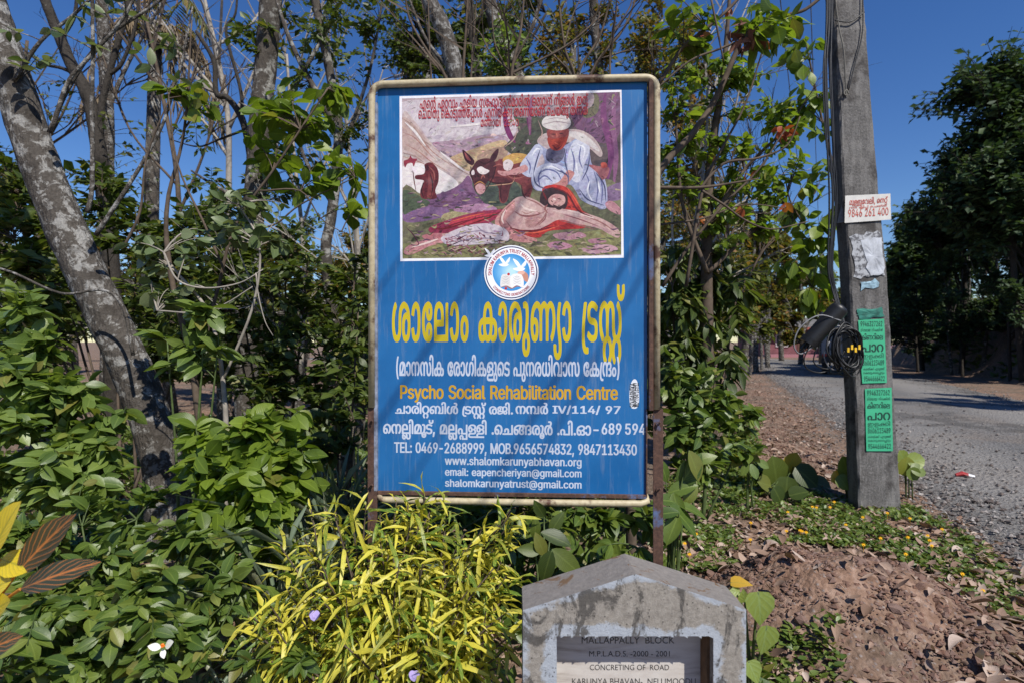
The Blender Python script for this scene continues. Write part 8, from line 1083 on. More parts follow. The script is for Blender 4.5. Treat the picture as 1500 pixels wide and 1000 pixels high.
# overhead lines, and the telephone lines that run over the photographer's head
far = PX(1203, 375, 35)
for i, xx in enumerate((-.55, -.05, .45)):
    nearp = np.array((edge_x(LE, 7.7)+.12+xx-.25, PD-.04, 7.86)); t = np.linspace(0, 1, 24)[:, None]
    pts = nearp*(1-t)+(far+np.array((xx*1.2, 0, 0)))*t; pts[:, 2] -= 1.6*(t*(1-t)*2)[:, 0]
    g = G(); g.tube(pts, .009, 5); tag(g.build('overhead_line', plain('aluminium_wire', (.12, .12, .13)) if i == 0 else bpy.data.materials['aluminium_wire'], smooth=True), 'thin overhead power line rising steeply beside the near pole', 'power line', 'overhead lines between the poles')
for i, (dx, dz) in enumerate(((-.38, 5.0), (-.30, 5.0), (-.255, 4.9), (-.21, 4.7), (-.15, 5.0))):
    a0 = np.array((edge_x(LE, 4.6)+.02, PD, dz)); b0 = a0+np.array((dx, -1, 0))*22+np.array((0, 0, .8)); t = np.linspace(0, 1, 20)[:, None]
    pts = a0*(1-t)+b0*t; pts[:, 2] -= .5*(t*(1-t)*4)[:, 0]
    g = G(); g.tube(pts, (.006, .009, .006, .009, .007)[i], 6); tag(g.build('telephone_line', blackc, smooth=True), 'black telephone line leaving the pole over the verge', 'telephone line', 'telephone lines leaving the pole')
fp = empty('utility_pole', (float(far[0]), 35, 0), 'slim dark utility pole far along the road', 'utility pole')
g = G(); g.tube([(far[0], 35, -.2), (far[0], 35, far[2]+.3)], [.16, .1], 8); g.build('shaft', plain('dark_pole', (.06, .055, .05)), fp, smooth=True)
g = G(); g.box((far[0], 35, far[2]-.1), (1.8, .1, .1)); g.build('cross_arm', bpy.data.materials['dark_pole'], fp)

# ================================================================== HOUSE, WALL AND TRUCK BEYOND THE BEND
def P2(px, d): return (px-750)/FPX*d
hd = 53; hx0, hx1 = P2(1118, hd), P2(1232, hd)
house = empty('pink_house', ((hx0+hx1)/2, hd+3, 0), 'low pink painted house with a grey tiled roof beyond the bend of the road', 'house')
pinkm = plain('pink_wall_shaded', (.17, .065, .075), .8, var=.3, scale=2); tilem = N('roof_tile'); c = tilem.co('Object'); a = tilem.noise(c, 2, 5); wv = tilem.n('TexWave', Vector=c, Scale=3.2); tilem.bump(wv.outputs['Fac'], .6, .05)  # wall pink darkened: the shade on the house is put into its colour
tilem = tilem.set(tilem.ramp(a, [(.35, (.10, .095, .09)), (.65, (.20, .19, .18))]), .9)
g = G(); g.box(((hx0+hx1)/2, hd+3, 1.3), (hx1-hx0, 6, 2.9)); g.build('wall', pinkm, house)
g = G(); xm = (hx0+hx1)/2; zt = 2.6; zr = 3.7
g.add([(hx0-.7, hd-.9, zt), (hx1+.7, hd-.9, zt), (hx1+.7, hd+6.9, zt), (hx0-.7, hd+6.9, zt), (hx0+1.6, hd+3, zr), (hx1-1.6, hd+3, zr)], [(0, 1, 5, 4), (1, 2, 5), (2, 3, 4, 5), (3, 0, 4), (3, 2, 1, 0)]); rf = g.build('roof', tilem, house)
g = G(); g.box((xm, hd-.93, zt-.02), (hx1-hx0+1.4, .06, .22)); g.build('fascia', plain('red_fascia', (.3, .09, .07)), house)
for wx in (-1.9, 1.6):
    g = G(); g.box((xm+wx, hd-.02, 1.45), (1.1, .06, 1.0)); wn = g.build('window', plain('window_dark', (.03, .03, .035), .3) if wx < 0 else bpy.data.materials['window_dark'], house)
    g = G(); 
    for kx in (-.56, 0, .56): g.box((xm+wx+kx, hd-.06, 1.45), (.06, .05, 1.1))
    for kz in (-.52, .52): g.box((xm+wx, hd-.065, 1.45+kz), (1.2, .05, .06))
    g.build('frame', plain('frame_white', (.6, .55, .55)) if wx < 0 else bpy.data.materials['frame_white'], wn)
g = G(); g.box((xm+.0, hd-.02, 1.05), (.95, .06, 2.05)); g.build('door', plain('door_brown', (.10, .045, .03)), house)
g = G(); g.box((xm, hd-1.2, .12), (hx1-hx0+.6, 2.0, .24)); g.build('plinth', plain('pink_plinth', (.34, .15, .17)), house)
fw = G(); fw.box((P2(1325, 47), 47.5, .55), (5, .25, 1.1)); tag(fw.build('compound_wall', plain('pale_pink_wall', (.36, .22, .27), var=.15, scale=1.5)), 'low pale pink compound wall seen just right of the pole', 'wall')
# small goods truck, seen from behind beyond the cable coil
td = 23.; tx = P2(1204, td)+.93
trk = empty('goods_truck', (tx, td, 0), 'small grey box truck driving away beyond the hanging cable coil', 'truck')
greyp = plain('grey_truck_paint', (.25, .25, .26), .45, var=.15, scale=2); dk = plain('truck_dark', (.03, .03, .032), .6)
g = G(); g.box((tx, td+1.5, 1.72), (1.8, 3.0, 1.75)); g.build('cargo_box', greyp, trk, bevel=.03)
g = G(); g.box((tx, td+2, .72), (1.5, 4.4, .16)); g.build('chassis', dk, trk)
g = G(); g.box((tx, td-.04, 1.72), (.03, .05, 1.7)); g.box((tx-.86, td-.03, 1.72), (.05, .04, 1.75)); g.box((tx+.86, td-.03, 1.72), (.05, .04, 1.75)); g.build('rear_door_frame', dk, trk)
g = G(); g.box((tx, td+3.75, 1.35), (1.65, 1.25, 1.3)); g.build('cab', greyp, trk, bevel=.12, seg=3)
g = G(); g.box((tx, td-.05, .62), (1.7, .1, .16)); g.build('bumper', dk, trk)
for sx_ in (-.72, .72):
    g = G(); g.box((tx+sx_, td-.07, .85), (.16, .06, .12)); g.build('tail_light', plain('tail_red', (.4, .02, .02), .3) if sx_ < 0 else bpy.data.materials['tail_red'], trk)
    for yy_ in (.75, 3.7):
        g = G(); g.tube([(tx+sx_-.1, td+yy_, .34), (tx+sx_+.1, td+yy_, .34)], .34, 20); wh = g.build('wheel', dk, trk)
        g = G(); g.tube([(tx+sx_-.11, td+yy_, .34), (tx+sx_+.11, td+yy_, .34)], .18, 16); g.build('rim', greyp, wh)
trk.rotation_euler = (0, 0, R(-29))
# ================================================================== PLANTS: MATERIALS
bark_pale = barkmat('lichen_bark', (.04, .034, .028), (.13, .115, .10), (.34, .33, .31), .535, 15)
bark_mid = barkmat('mottled_bark', (.04, .034, .028), (.11, .095, .08), (.34, .33, .30), .56, 8)
bark_dark = barkmat('dark_bark', (.022, .019, .016), (.07, .06, .05), (.20, .19, .17), .68, 9)
twig_brown = plain('brown_twig_bark', (.10, .075, .055), .85, .2, var=.45, scale=14)
twig_pale = plain('pale_twig_bark', (.30, .27, .23), .85, .2, var=.35, scale=14)
stem_green = plain('green_stem', (.07, .10, .03), .6, .3, var=.35)
m_bright = leafmat('bright_green_leaf', [(.035, .085, .012), (.06, .13, .018), (.09, .18, .025)], .38)
m_light = leafmat('soft_green_leaf', [(.035, .085, .022), (.06, .13, .035), (.085, .165, .045)], .32, .38, .6)
m_muss = leafmat('ribbed_green_leaf', [(.022, .062, .014), (.042, .098, .02), (.07, .135, .028)], .28, .4, .6, .45, freq=40)
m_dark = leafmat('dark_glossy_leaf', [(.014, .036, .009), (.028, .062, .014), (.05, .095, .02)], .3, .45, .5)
m_olive = leafmat('olive_leaf', [(.06, .095, .03), (.11, .15, .06), (.17, .20, .10)], .25, .4, .5, tint=False)
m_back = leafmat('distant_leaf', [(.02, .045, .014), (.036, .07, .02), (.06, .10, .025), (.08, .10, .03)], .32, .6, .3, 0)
m_far = leafmat('cool_far_leaf', [(.022, .046, .018), (.04, .072, .028), (.07, .105, .045)], .25, .6, .3, 0, tint=False)  # cooler leaf tones, left without the yellow tint
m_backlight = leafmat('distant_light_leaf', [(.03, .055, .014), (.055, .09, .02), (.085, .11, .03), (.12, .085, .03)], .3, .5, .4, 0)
m_yellow = leafmat('yellow_croton_leaf', [(.60, .54, .07), (.54, .48, .05), (.64, .57, .09), (.44, .43, .06), (.56, .46, .06), (.16, .24, .03), (.52, .42, .06), (.24, .31, .04)], .28, .4, .5, .3, (.62, .58, .10), 30, blotch=((.08, .17, .02), 6, .53), tint=False)
m_drygr = leafmat('dry_brown_leaf', [(.16, .10, .07), (.28, .19, .14), (.38, .28, .22), (.22, .13, .09), (.46, .37, .31)], .05, .75, .2, .35, (.12, .08, .05), 26, tint=False)
m_rust = leafmat('rust_red_leaf', [(.30, .07, .02), (.22, .05, .02), (.38, .14, .03)], .3, .5, .4, tint=False)
m_croton = leafmat('dark_croton_leaf', [(.035, .04, .02), (.05, .045, .022)], .1, .35, .6, .8, (.62, .20, .04), 20, tint=False)
m_crotony = leafmat('yellow_veined_leaf', [(.60, .45, .02), (.66, .50, .03)], .2, .35, .6, .6, (.12, .16, .02), 24, tint=False)
m_white = leafmat('white_bract', [(.72, .74, .68), (.8, .8, .74)], .25, .5, .4, .2, (.55, .6, .5), tint=False)
m_petal = plain('yellow_petal', (.75, .42, .01), .6, .3, var=.1); m_lilac = plain('lilac_petal', (.42, .34, .66), .6, .3, var=.15); m_orange = plain('orange_floret', (.7, .16, .01), .6)
m_cover = leafmat('ground_cover_leaf', [(.03, .075, .016), (.05, .11, .025), (.08, .15, .04)], .25, .4, .6, .2)
m_strap = leafmat('grey_strap_leaf', [(.10, .15, .09), (.15, .19, .12), (.24, .25, .16)], .2, .45, .5, 0, tint=False)
m_vine = leafmat('heart_vine_leaf', [(.10, .19, .05), (.13, .23, .07)], .35, .45, .4, .6, (.26, .36, .14), 12)
m_yellgr = leafmat('yellowing_leaf', [(.30, .26, .04), (.08, .15, .035), (.06, .12, .03)], .3, .4, .5, .35)

T_OV = [leaf_tmpl(OVAL, .22, .22), leaf_tmpl(OVAL, .34, .05, .12), leaf_tmpl(OVAL, .12, .38)]
T_OB = [leaf_tmpl(OBOV, .2, .2), leaf_tmpl(OBOV, .3, .05, .1), leaf_tmpl(OBOV, .14, .36)]
T_LA = [leaf_tmpl(LANCE, .3, .3), leaf_tmpl(LANCE, .2, .1)]
T_ST = [leaf_tmpl(STRAP, .4, .3, .5, wave=.015), leaf_tmpl(STRAP, .3, .1, .2, wave=.02), leaf_tmpl(STRAP, .3, .6, .3, wave=.01)]
T_HE = [leaf_tmpl(HEART, .15, .2), leaf_tmpl(HEART, .3, .1)]
T_RO = [leaf_tmpl(ROUND, .12, .15), leaf_tmpl(ROUND, .22, .05)]
T_DRY = [leaf_tmpl(OVAL, .7, .25, .3), leaf_tmpl(OVAL, .25, -.35), leaf_tmpl(OVAL, .9, -.2, .4), leaf_tmpl(LANCE, .5, -.3)]
T_0 = [leaf_tmpl(OVAL, .25, .2, lod=0), leaf_tmpl(OVAL, .4, .05, lod=0)]
T_0L = [leaf_tmpl(LANCE, .3, .2, lod=0), leaf_tmpl(OBOV, .3, .1, lod=0)]

def skeleton_points(lines):
    P = []
    for L in lines:
        L = np.asarray(L, float)[:, :3]
        for a, b in zip(L[:-1], L[1:]):
            n = max(2, int(np.linalg.norm(b-a)/.15)); P.append(a+(b-a)*np.linspace(0, 1, n)[:, None])
    return np.concatenate(P)
def attach(T, SK, below=.6):
    """nearest skeleton point, preferring ones lower than the target"""
    d = np.linalg.norm(T[:, None]-SK[None], axis=2)+np.maximum(0, SK[None, :, 2]-T[:, None, 2]+.05)*below*3
    d = d*(1+.15*rng.random(d.shape)); return SK[np.argmin(d, 1)]
def plant(name, label, cat, lines, targets, K, size, tmpl, leaf, bark, group=None, parts=0, twig_r=.004, stem_r=None, t0=.35, bow=.12, droop=.25, out=.9, fwd=.6, face=.7, var=.24, crown='crown', trunkname='trunk', sides=9, twig_sides=3, M=6, base=None, twigname='twigs', partname='leaf', rough=.06, wid=1.0, cluster=None):
    """lines: [(points with radii)], targets: twig ends; K leaves on each twig"""
    b = base if base is not None else (lines[0][0][0], lines[0][0][1], 0)
    root = empty(name, b, label, cat, group)
    for i, L in enumerate(lines):
        L = np.asarray(L, float); s_ = smooth_path(L, 7 if i == 0 else 5); g = G(); g.tube(s_[:, :3], np.maximum(s_[:, 3], .0015), sides if i == 0 else max(5, sides-3), rough=rough)
        g.build(trunkname if i == 0 or trunkname == 'stem' else 'limb', bark, root, smooth=True)
    if targets is None or len(targets) == 0: return root
    SK = skeleton_points(lines); Rt = attach(targets, SK); Pt = paths(Rt, targets, bow, M, .07)
    g = G(); tubes(g, Pt, twig_r*rng.uniform(.8, 1.6, (len(Pt), 1)), twig_r*.35, twig_sides); o = g.build(twigname, bark, root, smooth=True); o['kind'] = 'stuff'
    P, d, up, s = on_twigs(Pt, K, t0, size, var, out, fwd, droop, face)
    foliage(crown, P, d, up, s, tmpl, leaf, root, parts=parts, partname=partname, rest='leaves' if parts else crown, wid=wid)
    return root
def PR(lst, d, r, s=1.0):
    """pixel polyline -> points with radii; entries (px, py[, r[, d]])"""
    out = []
    for i, e_ in enumerate(lst):
        px, py = e_[:2]; rr = e_[2] if len(e_) > 2 else (r[0]+(r[1]-r[0])*i/max(1, len(lst)-1)); dd = e_[3] if len(e_) > 3 else d
        out.append((*PX(px, py, dd), rr))
    return out
def blobs_px(lst, dens, dep=None, clump=0):
    """[(px, py, d, radius_px)] -> twig targets"""
    out = []
    for (px, py, d, r) in lst:
        c = PX(px, py, d); rr = r/FPX*d; n = max(4, int(dens*(r/40.)**2))
        out.append(blob(c, (rr, (dep or rr*.8), rr), n, clump))
    T = np.concatenate(out); T = T[T[:, 2] > hz(T[:, 0], T[:, 1])+.04]; return T

# ================================================================== LEFT SIDE: NAMED TREES
T1 = PR([(256, 800), (240, 690), (205, 570), (160, 470), (112, 370), (62, 250), (22, 130), (-14, 20), (-60, -110), (-130, -330)], 3.7, (.125, .10)); T1[0] = (*T1[0][:2], -.1, .16)
l1 = [PR([(72, 195), (100, 130), (150, 60), (235, 0), (330, -90)], 3.6, (.014, .007)), PR([(76, 192), (100, 120), (140, 75), (185, 20), (215, -50)], 3.55, (.013, .007)),
      PR([(128, 312), (135, 270), (135, 150), (136, 60), (134, -60)], 3.5, (.014, .009)), PR([(140, 345), (170, 300), (205, 245), (235, 190), (252, 142), (270, 75), (282, 10)], 3.5, (.014, .004)),
      PR([(20, 120), (60, 60), (110, 20), (190, -60)], 3.6, (.013, .007)), PR([(195, 520), (180, 450), (150, 425), (90, 430), (20, 400), (-30, 385)], 3.4, (.010, .006))]
ts = np.concatenate([blob(PX(x, y, 3.5), (.25, .25, .2), n) for x, y, n in ((140, 20, 8), (60, 60, 5), (250, 90, 6))])
plant('tree', 'big leaning tree trunk blotched with white lichen at the left', 'tree', [T1]+l1, ts, 4, .10, T_OV, m_olive, bark_pale, parts=24, sides=22, rough=.05)
def simple_tree(label, trunk, limbs, blobs, K, size, leaf, bark, tm=T_OV, parts=0, **kw):
    t = PR(*trunk) if isinstance(trunk, tuple) else trunk
    t = [(t[0][0], t[0][1], -.1, t[0][3]*1.15)]+t
    return plant('tree', label, 'tree', [t]+[PR(*l) for l in limbs], blobs, K, size, tm, leaf, bark, parts=parts, **kw)
simple_tree('straight dark trunked tree left of the board with pale patches', ([(362, 480), (367, 360), (375, 270), (381, 180), (388, 108), (397, 0), (408, -160)], 6.2, (.12, .11)), [([(378, 230), (400, 180), (430, 130), (470, 60), (520, -40)], 6.2, (.04, .015)), ([(368, 330), (340, 290), (310, 270), (280, 250)], 6.1, (.03, .01))],
    blobs_px([(330, 300, 6.2, 60), (430, 250, 6.2, 60), (380, 60, 6.3, 50), (470, 20, 6.3, 60)], 16), 8, .10, m_dark, bark_mid, T_0, sides=16)
simple_tree('dark forked tree against the sky at upper left', ([(165, 420), (150, 260), (140, 190), (128, 140), (104, 94), (84, 45), (66, 0), (45, -80)], 8, (.11, .055)), [([(146, 200), (150, 150), (165, 90), (185, 20), (200, -60)], 8, (.055, .03)), ([(112, 110), (90, 100), (60, 92), (20, 60)], 8, (.03, .01)), ([(90, 55), (110, 20), (112, -40)], 8, (.035, .015)), ([(160, 110), (180, 90), (200, 30), (204, -50)], 8, (.03, .015))],
    blobs_px([(60, 130, 8, 60), (200, 180, 8, 50), (150, 300, 8, 70)], 7), 6, .09, m_back, bark_dark, T_0)
simple_tree('pale grey ringed trunk standing behind the dark forked tree', ([(158, 480), (157, 300), (158, 200), (155, 108), (149, 0), (144, -120)], 9, (.10, .085)), [([(156, 170), (175, 120), (200, 70), (240, 0)], 9, (.04, .02))], blobs_px([(190, 250, 9, 60), (110, 280, 9, 60)], 7), 6, .09, m_back, bark_pale, T_0)
simple_tree('slender tree with mottled lower trunk just left of the board', ([(508, 640), (503, 570), (492, 497), (485, 441), (477, 367), (484, 324), (493, 252), (495, 180), (480, 90), (462, 0), (450, -100)], 5.6, (.062, .04)), [([(496, 190), (455, 120), (425, 60), (405, 0)], 5.6, (.035, .015)), ([(488, 300), (450, 240), (425, 190), (350, 150)], 5.6, (.025, .008)), ([(494, 230), (520, 170), (545, 90), (560, 0)], 5.6, (.025, .01))],
    blobs_px([(500, 60, 5.6, 60), (520, 180, 5.6, 45), (450, 140, 5.6, 50), (540, 10, 5.6, 60)], 18), 8, .075, m_dark, bark_mid, T_0)
simple_tree('thin black branched tree between the two left trunks', ([(385, 470), (370, 260), (357, 182), (335, 145), (317, 137), (313, 90), (288, 47)], 6.8, (.05, .022)), [([(355, 178), (352, 130), (331, 47), (345, 20), (349, -40)], 6.8, (.024, .012)), ([(330, 142), (300, 130), (270, 110)], 6.8, (.012, .005)), ([(360, 190), (320, 205), (290, 215), (250, 205)], 6.8, (.016, .006))], blobs_px([(300, 190, 6.8, 45)], 8), 6, .09, m_dark, bark_dark, T_0)
simple_tree('grey lichened trunk rising behind the top of the board', ([(735, 640), (715, 400), (690, 220), (669, 114), (660, 76), (646, 35), (628, 0), (600, -70), (590, -150)], 4.8, (.085, .062)), [([(668, 110), (640, 80), (620, 50), (600, 0)], 4.8, (.02, .01))], None, 0, .1, m_dark, bark_pale, sides=16)
simple_tree('darker trunk with pale climbers behind the middle of the board', ([(800, 640), (780, 300), (760, 130), (740, 80), (722, 21), (705, -40)], 5.6, (.09, .065)), [([(745, 90), (780, 40), (800, -40)], 5.6, (.03, .015))], blobs_px([(730, 60, 5.3, 40), (700, 90, 5.2, 25)], 22), 7, .08, m_light, bark_mid, T_OV)
# bare whitish twigs high up on the left, and bare stems above the board
def bare(path, r, depth, spread=.5, out=None):
    out = [] if out is None else out
    P = np.array(path, float); out.append((P, r)); L = np.linalg.norm(P[-1]-P[0])
    if depth <= 0: return out
    for k_ in range(4 if depth > 1 else 3):
        t = rng.uniform(.25, .95); i = min(len(P)-2, int(t*(len(P)-1))); p = P[i]+(P[i+1]-P[i])*(t*(len(P)-1)-i)
        d = norm(P[-1]-P[0])+rng.normal(size=3)*spread; d[2] += .15; d = norm(d)*L*rng.uniform(.35, .6)
        q = [p, p+d*.5+rng.normal(size=3)*L*.03, p+d]; bare(q, r*.55, depth-1, spread, out)
    return out
def bare_plant(name, label, cat, starts, mat, depth=3, group=None, base=None, spread=.5):
    root = empty(name, base if base is not None else (starts[0][0][0][0], starts[0][0][0][1], 0), label, cat, group)
    tw = G(); 
    for pth, r in starts:
        L = bare([p[:3] for p in pth], r, depth, spread)
        g = G(); s_ = smooth_path(L[0][0], 5); g.tube(s_, np.linspace(r, r*.45, len(s_)), 7, rough=.05); g.build('stem', mat, root, smooth=True)
        for P, rr in L[1:]: s_ = smooth_path(P, 3); tw.tube(s_, np.linspace(rr, rr*.4, len(s_)), 3, cap=False)
    if tw.n: tw.build('twigs', mat, root)['kind'] = 'stuff'
    return root
q3 = lambda pts, d: [tuple(PX(x, y, d)) for x, y in pts]
bare_plant('dry_tree', 'leafless pale twiggy tree against the sky at upper left', 'tree', [(q3([(330, 480), (335, 200), (320, 90), (300, 0)], 10), .06), (q3([(335, 190), (370, 110), (400, 30)], 10), .035), (q3([(330, 150), (280, 90), (230, 20)], 10), .035), (q3([(334, 230), (300, 180), (240, 130)], 10), .03)], twig_pale, 3)
bare_plant('dry_tree', 'bare purplish twigged tree beside the left edge', 'tree', [(q3([(60, 480), (50, 260), (30, 160), (40, 60)], 9), .05), (q3([(48, 240), (90, 170), (120, 100)], 9), .025), (q3([(45, 200), (10, 140), (-10, 80)], 9), .025)], twig_brown, 3)
bare_plant('dry_tree', 'leafless grey tree seen close to the left side of the board', 'tree', [(q3([(520, 560), (525, 380), (515, 260), (505, 150)], 8), .04), (q3([(523, 330), (490, 260), (460, 200)], 8), .02), (q3([(520, 290), (545, 220), (560, 130)], 8), .02), (q3([(523, 400), (500, 370), (470, 350)], 8), .02)], twig_pale, 3)
bare_plant('dry_tree', 'grey leafless tree whose twigs cross the sky left of the straight trunk', 'tree', [(q3([(250, 520), (262, 300), (240, 150), (215, 30)], 8.5), .045), (q3([(255, 330), (300, 220), (330, 110)], 8.5), .025), (q3([(258, 270), (190, 190), (150, 80)], 8.5), .02), (q3([(250, 200), (280, 120), (300, 20)], 8.5), .018)], twig_brown, 3)
bare_plant('dry_tree', 'thin bare tree standing between the straight trunk and the board', 'tree', [(q3([(440, 560), (445, 380), (430, 220), (420, 80)], 7.5), .035), (q3([(443, 330), (480, 230), (530, 150)], 7.5), .018), (q3([(440, 280), (400, 200), (380, 120)], 7.5), .016), (q3([(430, 200), (470, 120), (510, 40)], 7.5), .016)], twig_pale, 3)
bare_plant('dry_shrub', 'tangle of dry pale stems low beside the left edge of the board', 'shrub', [(q3([(520, 700), (512, 520), (520, 400), (505, 300)], 5), .014), (q3([(500, 700), (480, 560), (450, 470)], 5), .012), (q3([(515, 620), (535, 500), (538, 400)], 5), .012)], twig_pale, 3)
bare_plant('dry_shrub', 'bare brown thicket behind the drooping dark shrub near the verge', 'shrub', [(q3([(1060, 600), (1070, 430), (1060, 300), (1080, 200)], 5.2), .016), (q3([(1065, 480), (1110, 380), (1150, 330)], 5.2), .012), (q3([(1062, 420), (1010, 320), (980, 250)], 5.2), .012), (q3([(1064, 360), (1110, 260), (1160, 160)], 5.2), .011)], twig_brown, 3)
top = [([(593, -20), (600, 28), (629, 80), (653, 114), (680, 200)], .011), ([(627, -10), (629, 60), (632, 120), (640, 250)], .008), ([(686, -20), (682, 50), (678, 120), (676, 250)], .013), ([(700, -20), (694, 50), (690, 120), (690, 260)], .01), ([(769, -20), (762, 50), (749, 112), (740, 250)], .012), ([(816, -20), (827, 69), (841, 112), (860, 220)], .012), ([(740, -10), (762, 32), (790, 60), (830, 100)], .007), ([(898, -20), (879, 52), (845, 112), (815, 230)], .014), ([(885, 20), (827, 69), (754, 106), (700, 140)], .009), ([(955, 52), (955, 130), (957, 240)], .006), ([(905, 10), (895, 60), (893, 130), (890, 260)], .01), ([(940, -30), (915, 40), (865, 110), (840, 240)], .013), ([(660, 20), (700, 45), (720, 80), (760, 115)], .006), ([(720, -20), (724, 60), (745, 110), (770, 200)], .008)]
bare_plant('climber_stems', 'tangle of bare brown stems rising behind the top of the board', 'shrub', [(q3(p[::-1], 3.3+.25*(i % 4)), r) for i, (p, r) in enumerate(top)], twig_brown, 2, spread=.45, base=(.2, 3.4, 0))

# leafy crowns behind the board top and right of it
simple_tree('small leaved tree filling the sky gap above the board', ([(700, 640), (705, 300), (700, 130), (690, 40), (680, -80)], 7.5, (.10, .05)), [([(702, 200), (640, 90), (600, 20)], 7.5, (.04, .015)), ([(702, 200), (760, 90), (800, 20)], 7.5, (.04, .015))], blobs_px([(590, 70, 7.5, 50), (640, 20, 7.5, 55), (700, 70, 7.7, 50), (610, 110, 7.5, 40), (760, 30, 7.5, 50), (660, 90, 7.7, 40)], 60, clump=9), 9, .075, m_dark, bark_dark, T_0)
simple_tree('loose crowned tree with yellowing leaves above the right of the board', ([(880, 640), (885, 300), (880, 130), (870, 30), (865, -80)], 8, (.09, .05)), [([(882, 220), (930, 110), (970, 30)], 8, (.04, .015)), ([(882, 200), (830, 100), (800, 40)], 8, (.04, .015))], blobs_px([(850, 60, 8, 60), (920, 40, 8, 60), (980, 60, 8, 50), (800, 90, 8, 40), (960, 110, 8, 50), (890, 100, 8, 45)], 34, clump=8), 8, .085, m_backlight, bark_mid, T_0)
# ================================================================== RIGHT OF THE BOARD
rt = PR([(925, 640), (935, 430), (958, 270), (1016, 194), (1050, 141), (1084, 65), (1119, 8), (1140, -60)], 3.5, (.028, .010))
rl = [PR([(1005, 420), (1029, 279), (1054, 224), (1092, 152), (1122, 57)], 3.5, (.012, .004)), PR([(950, 275), (1024, 275), (1075, 268), (1111, 262)], 3.4, (.012, .004)), PR([(1024, 278), (1060, 240), (1110, 232), (1153, 213), (1172, 171)], 3.45, (.010, .004)),
      PR([(1029, 280), (1060, 300), (1092, 323), (1130, 336), (1183, 325)], 3.4, (.008, .004)), PR([(966, 122), (1000, 70), (1035, 42), (1080, 0), (1100, -40)], 3.4, (.012, .008)), PR([(1215, -14), (1180, 14), (1153, 23), (1120, 45), (1092, 57), (1054, 72), (1010, 90), (960, 132)], 3.1, (.010, .005)), PR([(970, 420), (1010, 360), (1060, 300), (1110, 250), (1150, 190)], 3.6, (.012, .004)),
      PR([(1042, 0), (1052, 50), (1060, 90)], 3.0, (.006, .005)), PR([(965, 330), (1030, 320), (1090, 300), (1150, 305)], 3.7, (.008, .003))]
rt = [(rt[0][0], rt[0][1], -.05, .035)]+rt
Tt = blobs_px([(1125, 45, 3.1, 34), (1155, 28, 3.1, 22), (1100, 20, 3.2, 26), (1010, 35, 3.4, 40)], 14)
rr_ = plant('tree', 'young tree with bare arching stems and bright drooping leaves right of the board', 'tree', [rt]+rl, Tt, 6, .10, T_LA+T_OB[:1], m_bright, twig_brown, parts=220, t0=.3, droop=.5, wid=1.15)
Tt = blobs_px([(1010, 125, 4.2, 40), (1060, 110, 4.2, 44), (1110, 120, 4.2, 34), (1050, 180, 4.2, 44), (1120, 170, 4.2, 38), (1150, 210, 4.2, 38), (1000, 210, 4.2, 36), (1090, 250, 4.2, 46), (1140, 290, 4.2, 38), (1010, 290, 4.2, 40), (1070, 330, 4.2, 46), (1130, 350, 4.2, 30)], 17, clump=6)
plant('tree', 'leafy tree with rusty dead leaves among green ones between the board and the pole', 'tree', [PR([(1040, 680, .06), (1035, 420, .045), (1040, 250, .035), (1060, 100, .02), (1070, -20, .012)], 4.3, (.05, .02)), PR([(1038, 330), (1090, 250), (1150, 190)], 4.2, (.02, .008)), PR([(1036, 400), (1000, 300), (990, 180)], 4.2, (.02, .008)), PR([(1037, 400), (1090, 350), (1150, 300)], 4.2, (.018, .006))], Tt, 9, .072, T_OB+T_OV, m_bright, twig_brown, parts=300, droop=.45)
dl = blobs_px([(1060, 60, 4.1, 60), (1010, 60, 4.1, 50), (1080, 260, 4.1, 90), (1140, 190, 4.1, 60), (980, 80, 4, 40)], 3.5)
dr_ = empty('dead_leaves', (2.0, 4.1, 0), 'rust red dead leaves hanging on the bare stems right of the board', 'dead leaves'); 
SKl = attach(dl, skeleton_points(rl), .1); dl = SKl+(dl-SKl)*.12
foliage('leaf', dl, norm(rng.normal(size=dl.shape)*.5+np.array((0, 0, -1))), norm(rng.normal(size=dl.shape)), np.full(len(dl), .085)*rng.uniform(.6, 1.1, len(dl)), T_OV, m_rust, dr_, parts=len(dl))
nb = PX(1098, 50, 3.1); bl_ = empty('leaf_bunch', nb, 'curled bunch of dead brown leaves caught on the arching stem by the pole', 'dead leaves')
k_ = 22; dd = norm(rng.normal(size=(k_, 3))+np.array((0, 0, -.6))); foliage('leaf', nb+rng.normal(size=(k_, 3))*[.035, .03, .045], dd, norm(rng.normal(size=(k_, 3))), rng.uniform(.06, .11, k_), T_DRY, leafmat('dead_bunch_leaf', [(.05, .03, .025), (.10, .06, .05)], 0, .8), bl_, parts=k_)
# sapling behind the pole
Tt = blobs_px([(1180, 80, 5.6, 30), (1200, 150, 5.6, 32), (1150, 130, 5.6, 26), (1205, 250, 5.6, 26), (1170, 330, 5.6, 36), (1205, 360, 5.6, 30), (1195, 420, 5.6, 30), (1150, 380, 5.6, 26), (1215, 300, 5.6, 20), (1130, 250, 5.6, 20)], 12)
plant('tree', 'sapling with large hanging leaves close behind the concrete pole', 'tree', [PR([(1275, 690, .028), (1268, 500, .024), (1240, 330, .018), (1205, 180, .012), (1180, 60, .008)], 5.7, (.05, .01)), PR([(1255, 400), (1195, 350), (1160, 300), (1150, 260)], 5.6, (.012, .005)), PR([(1266, 500), (1220, 440), (1190, 420)], 5.6, (.01, .005))], Tt, 6, .165, T_OB, m_bright, twig_brown, parts=300, droop=.9, out=.6, wid=1.1)
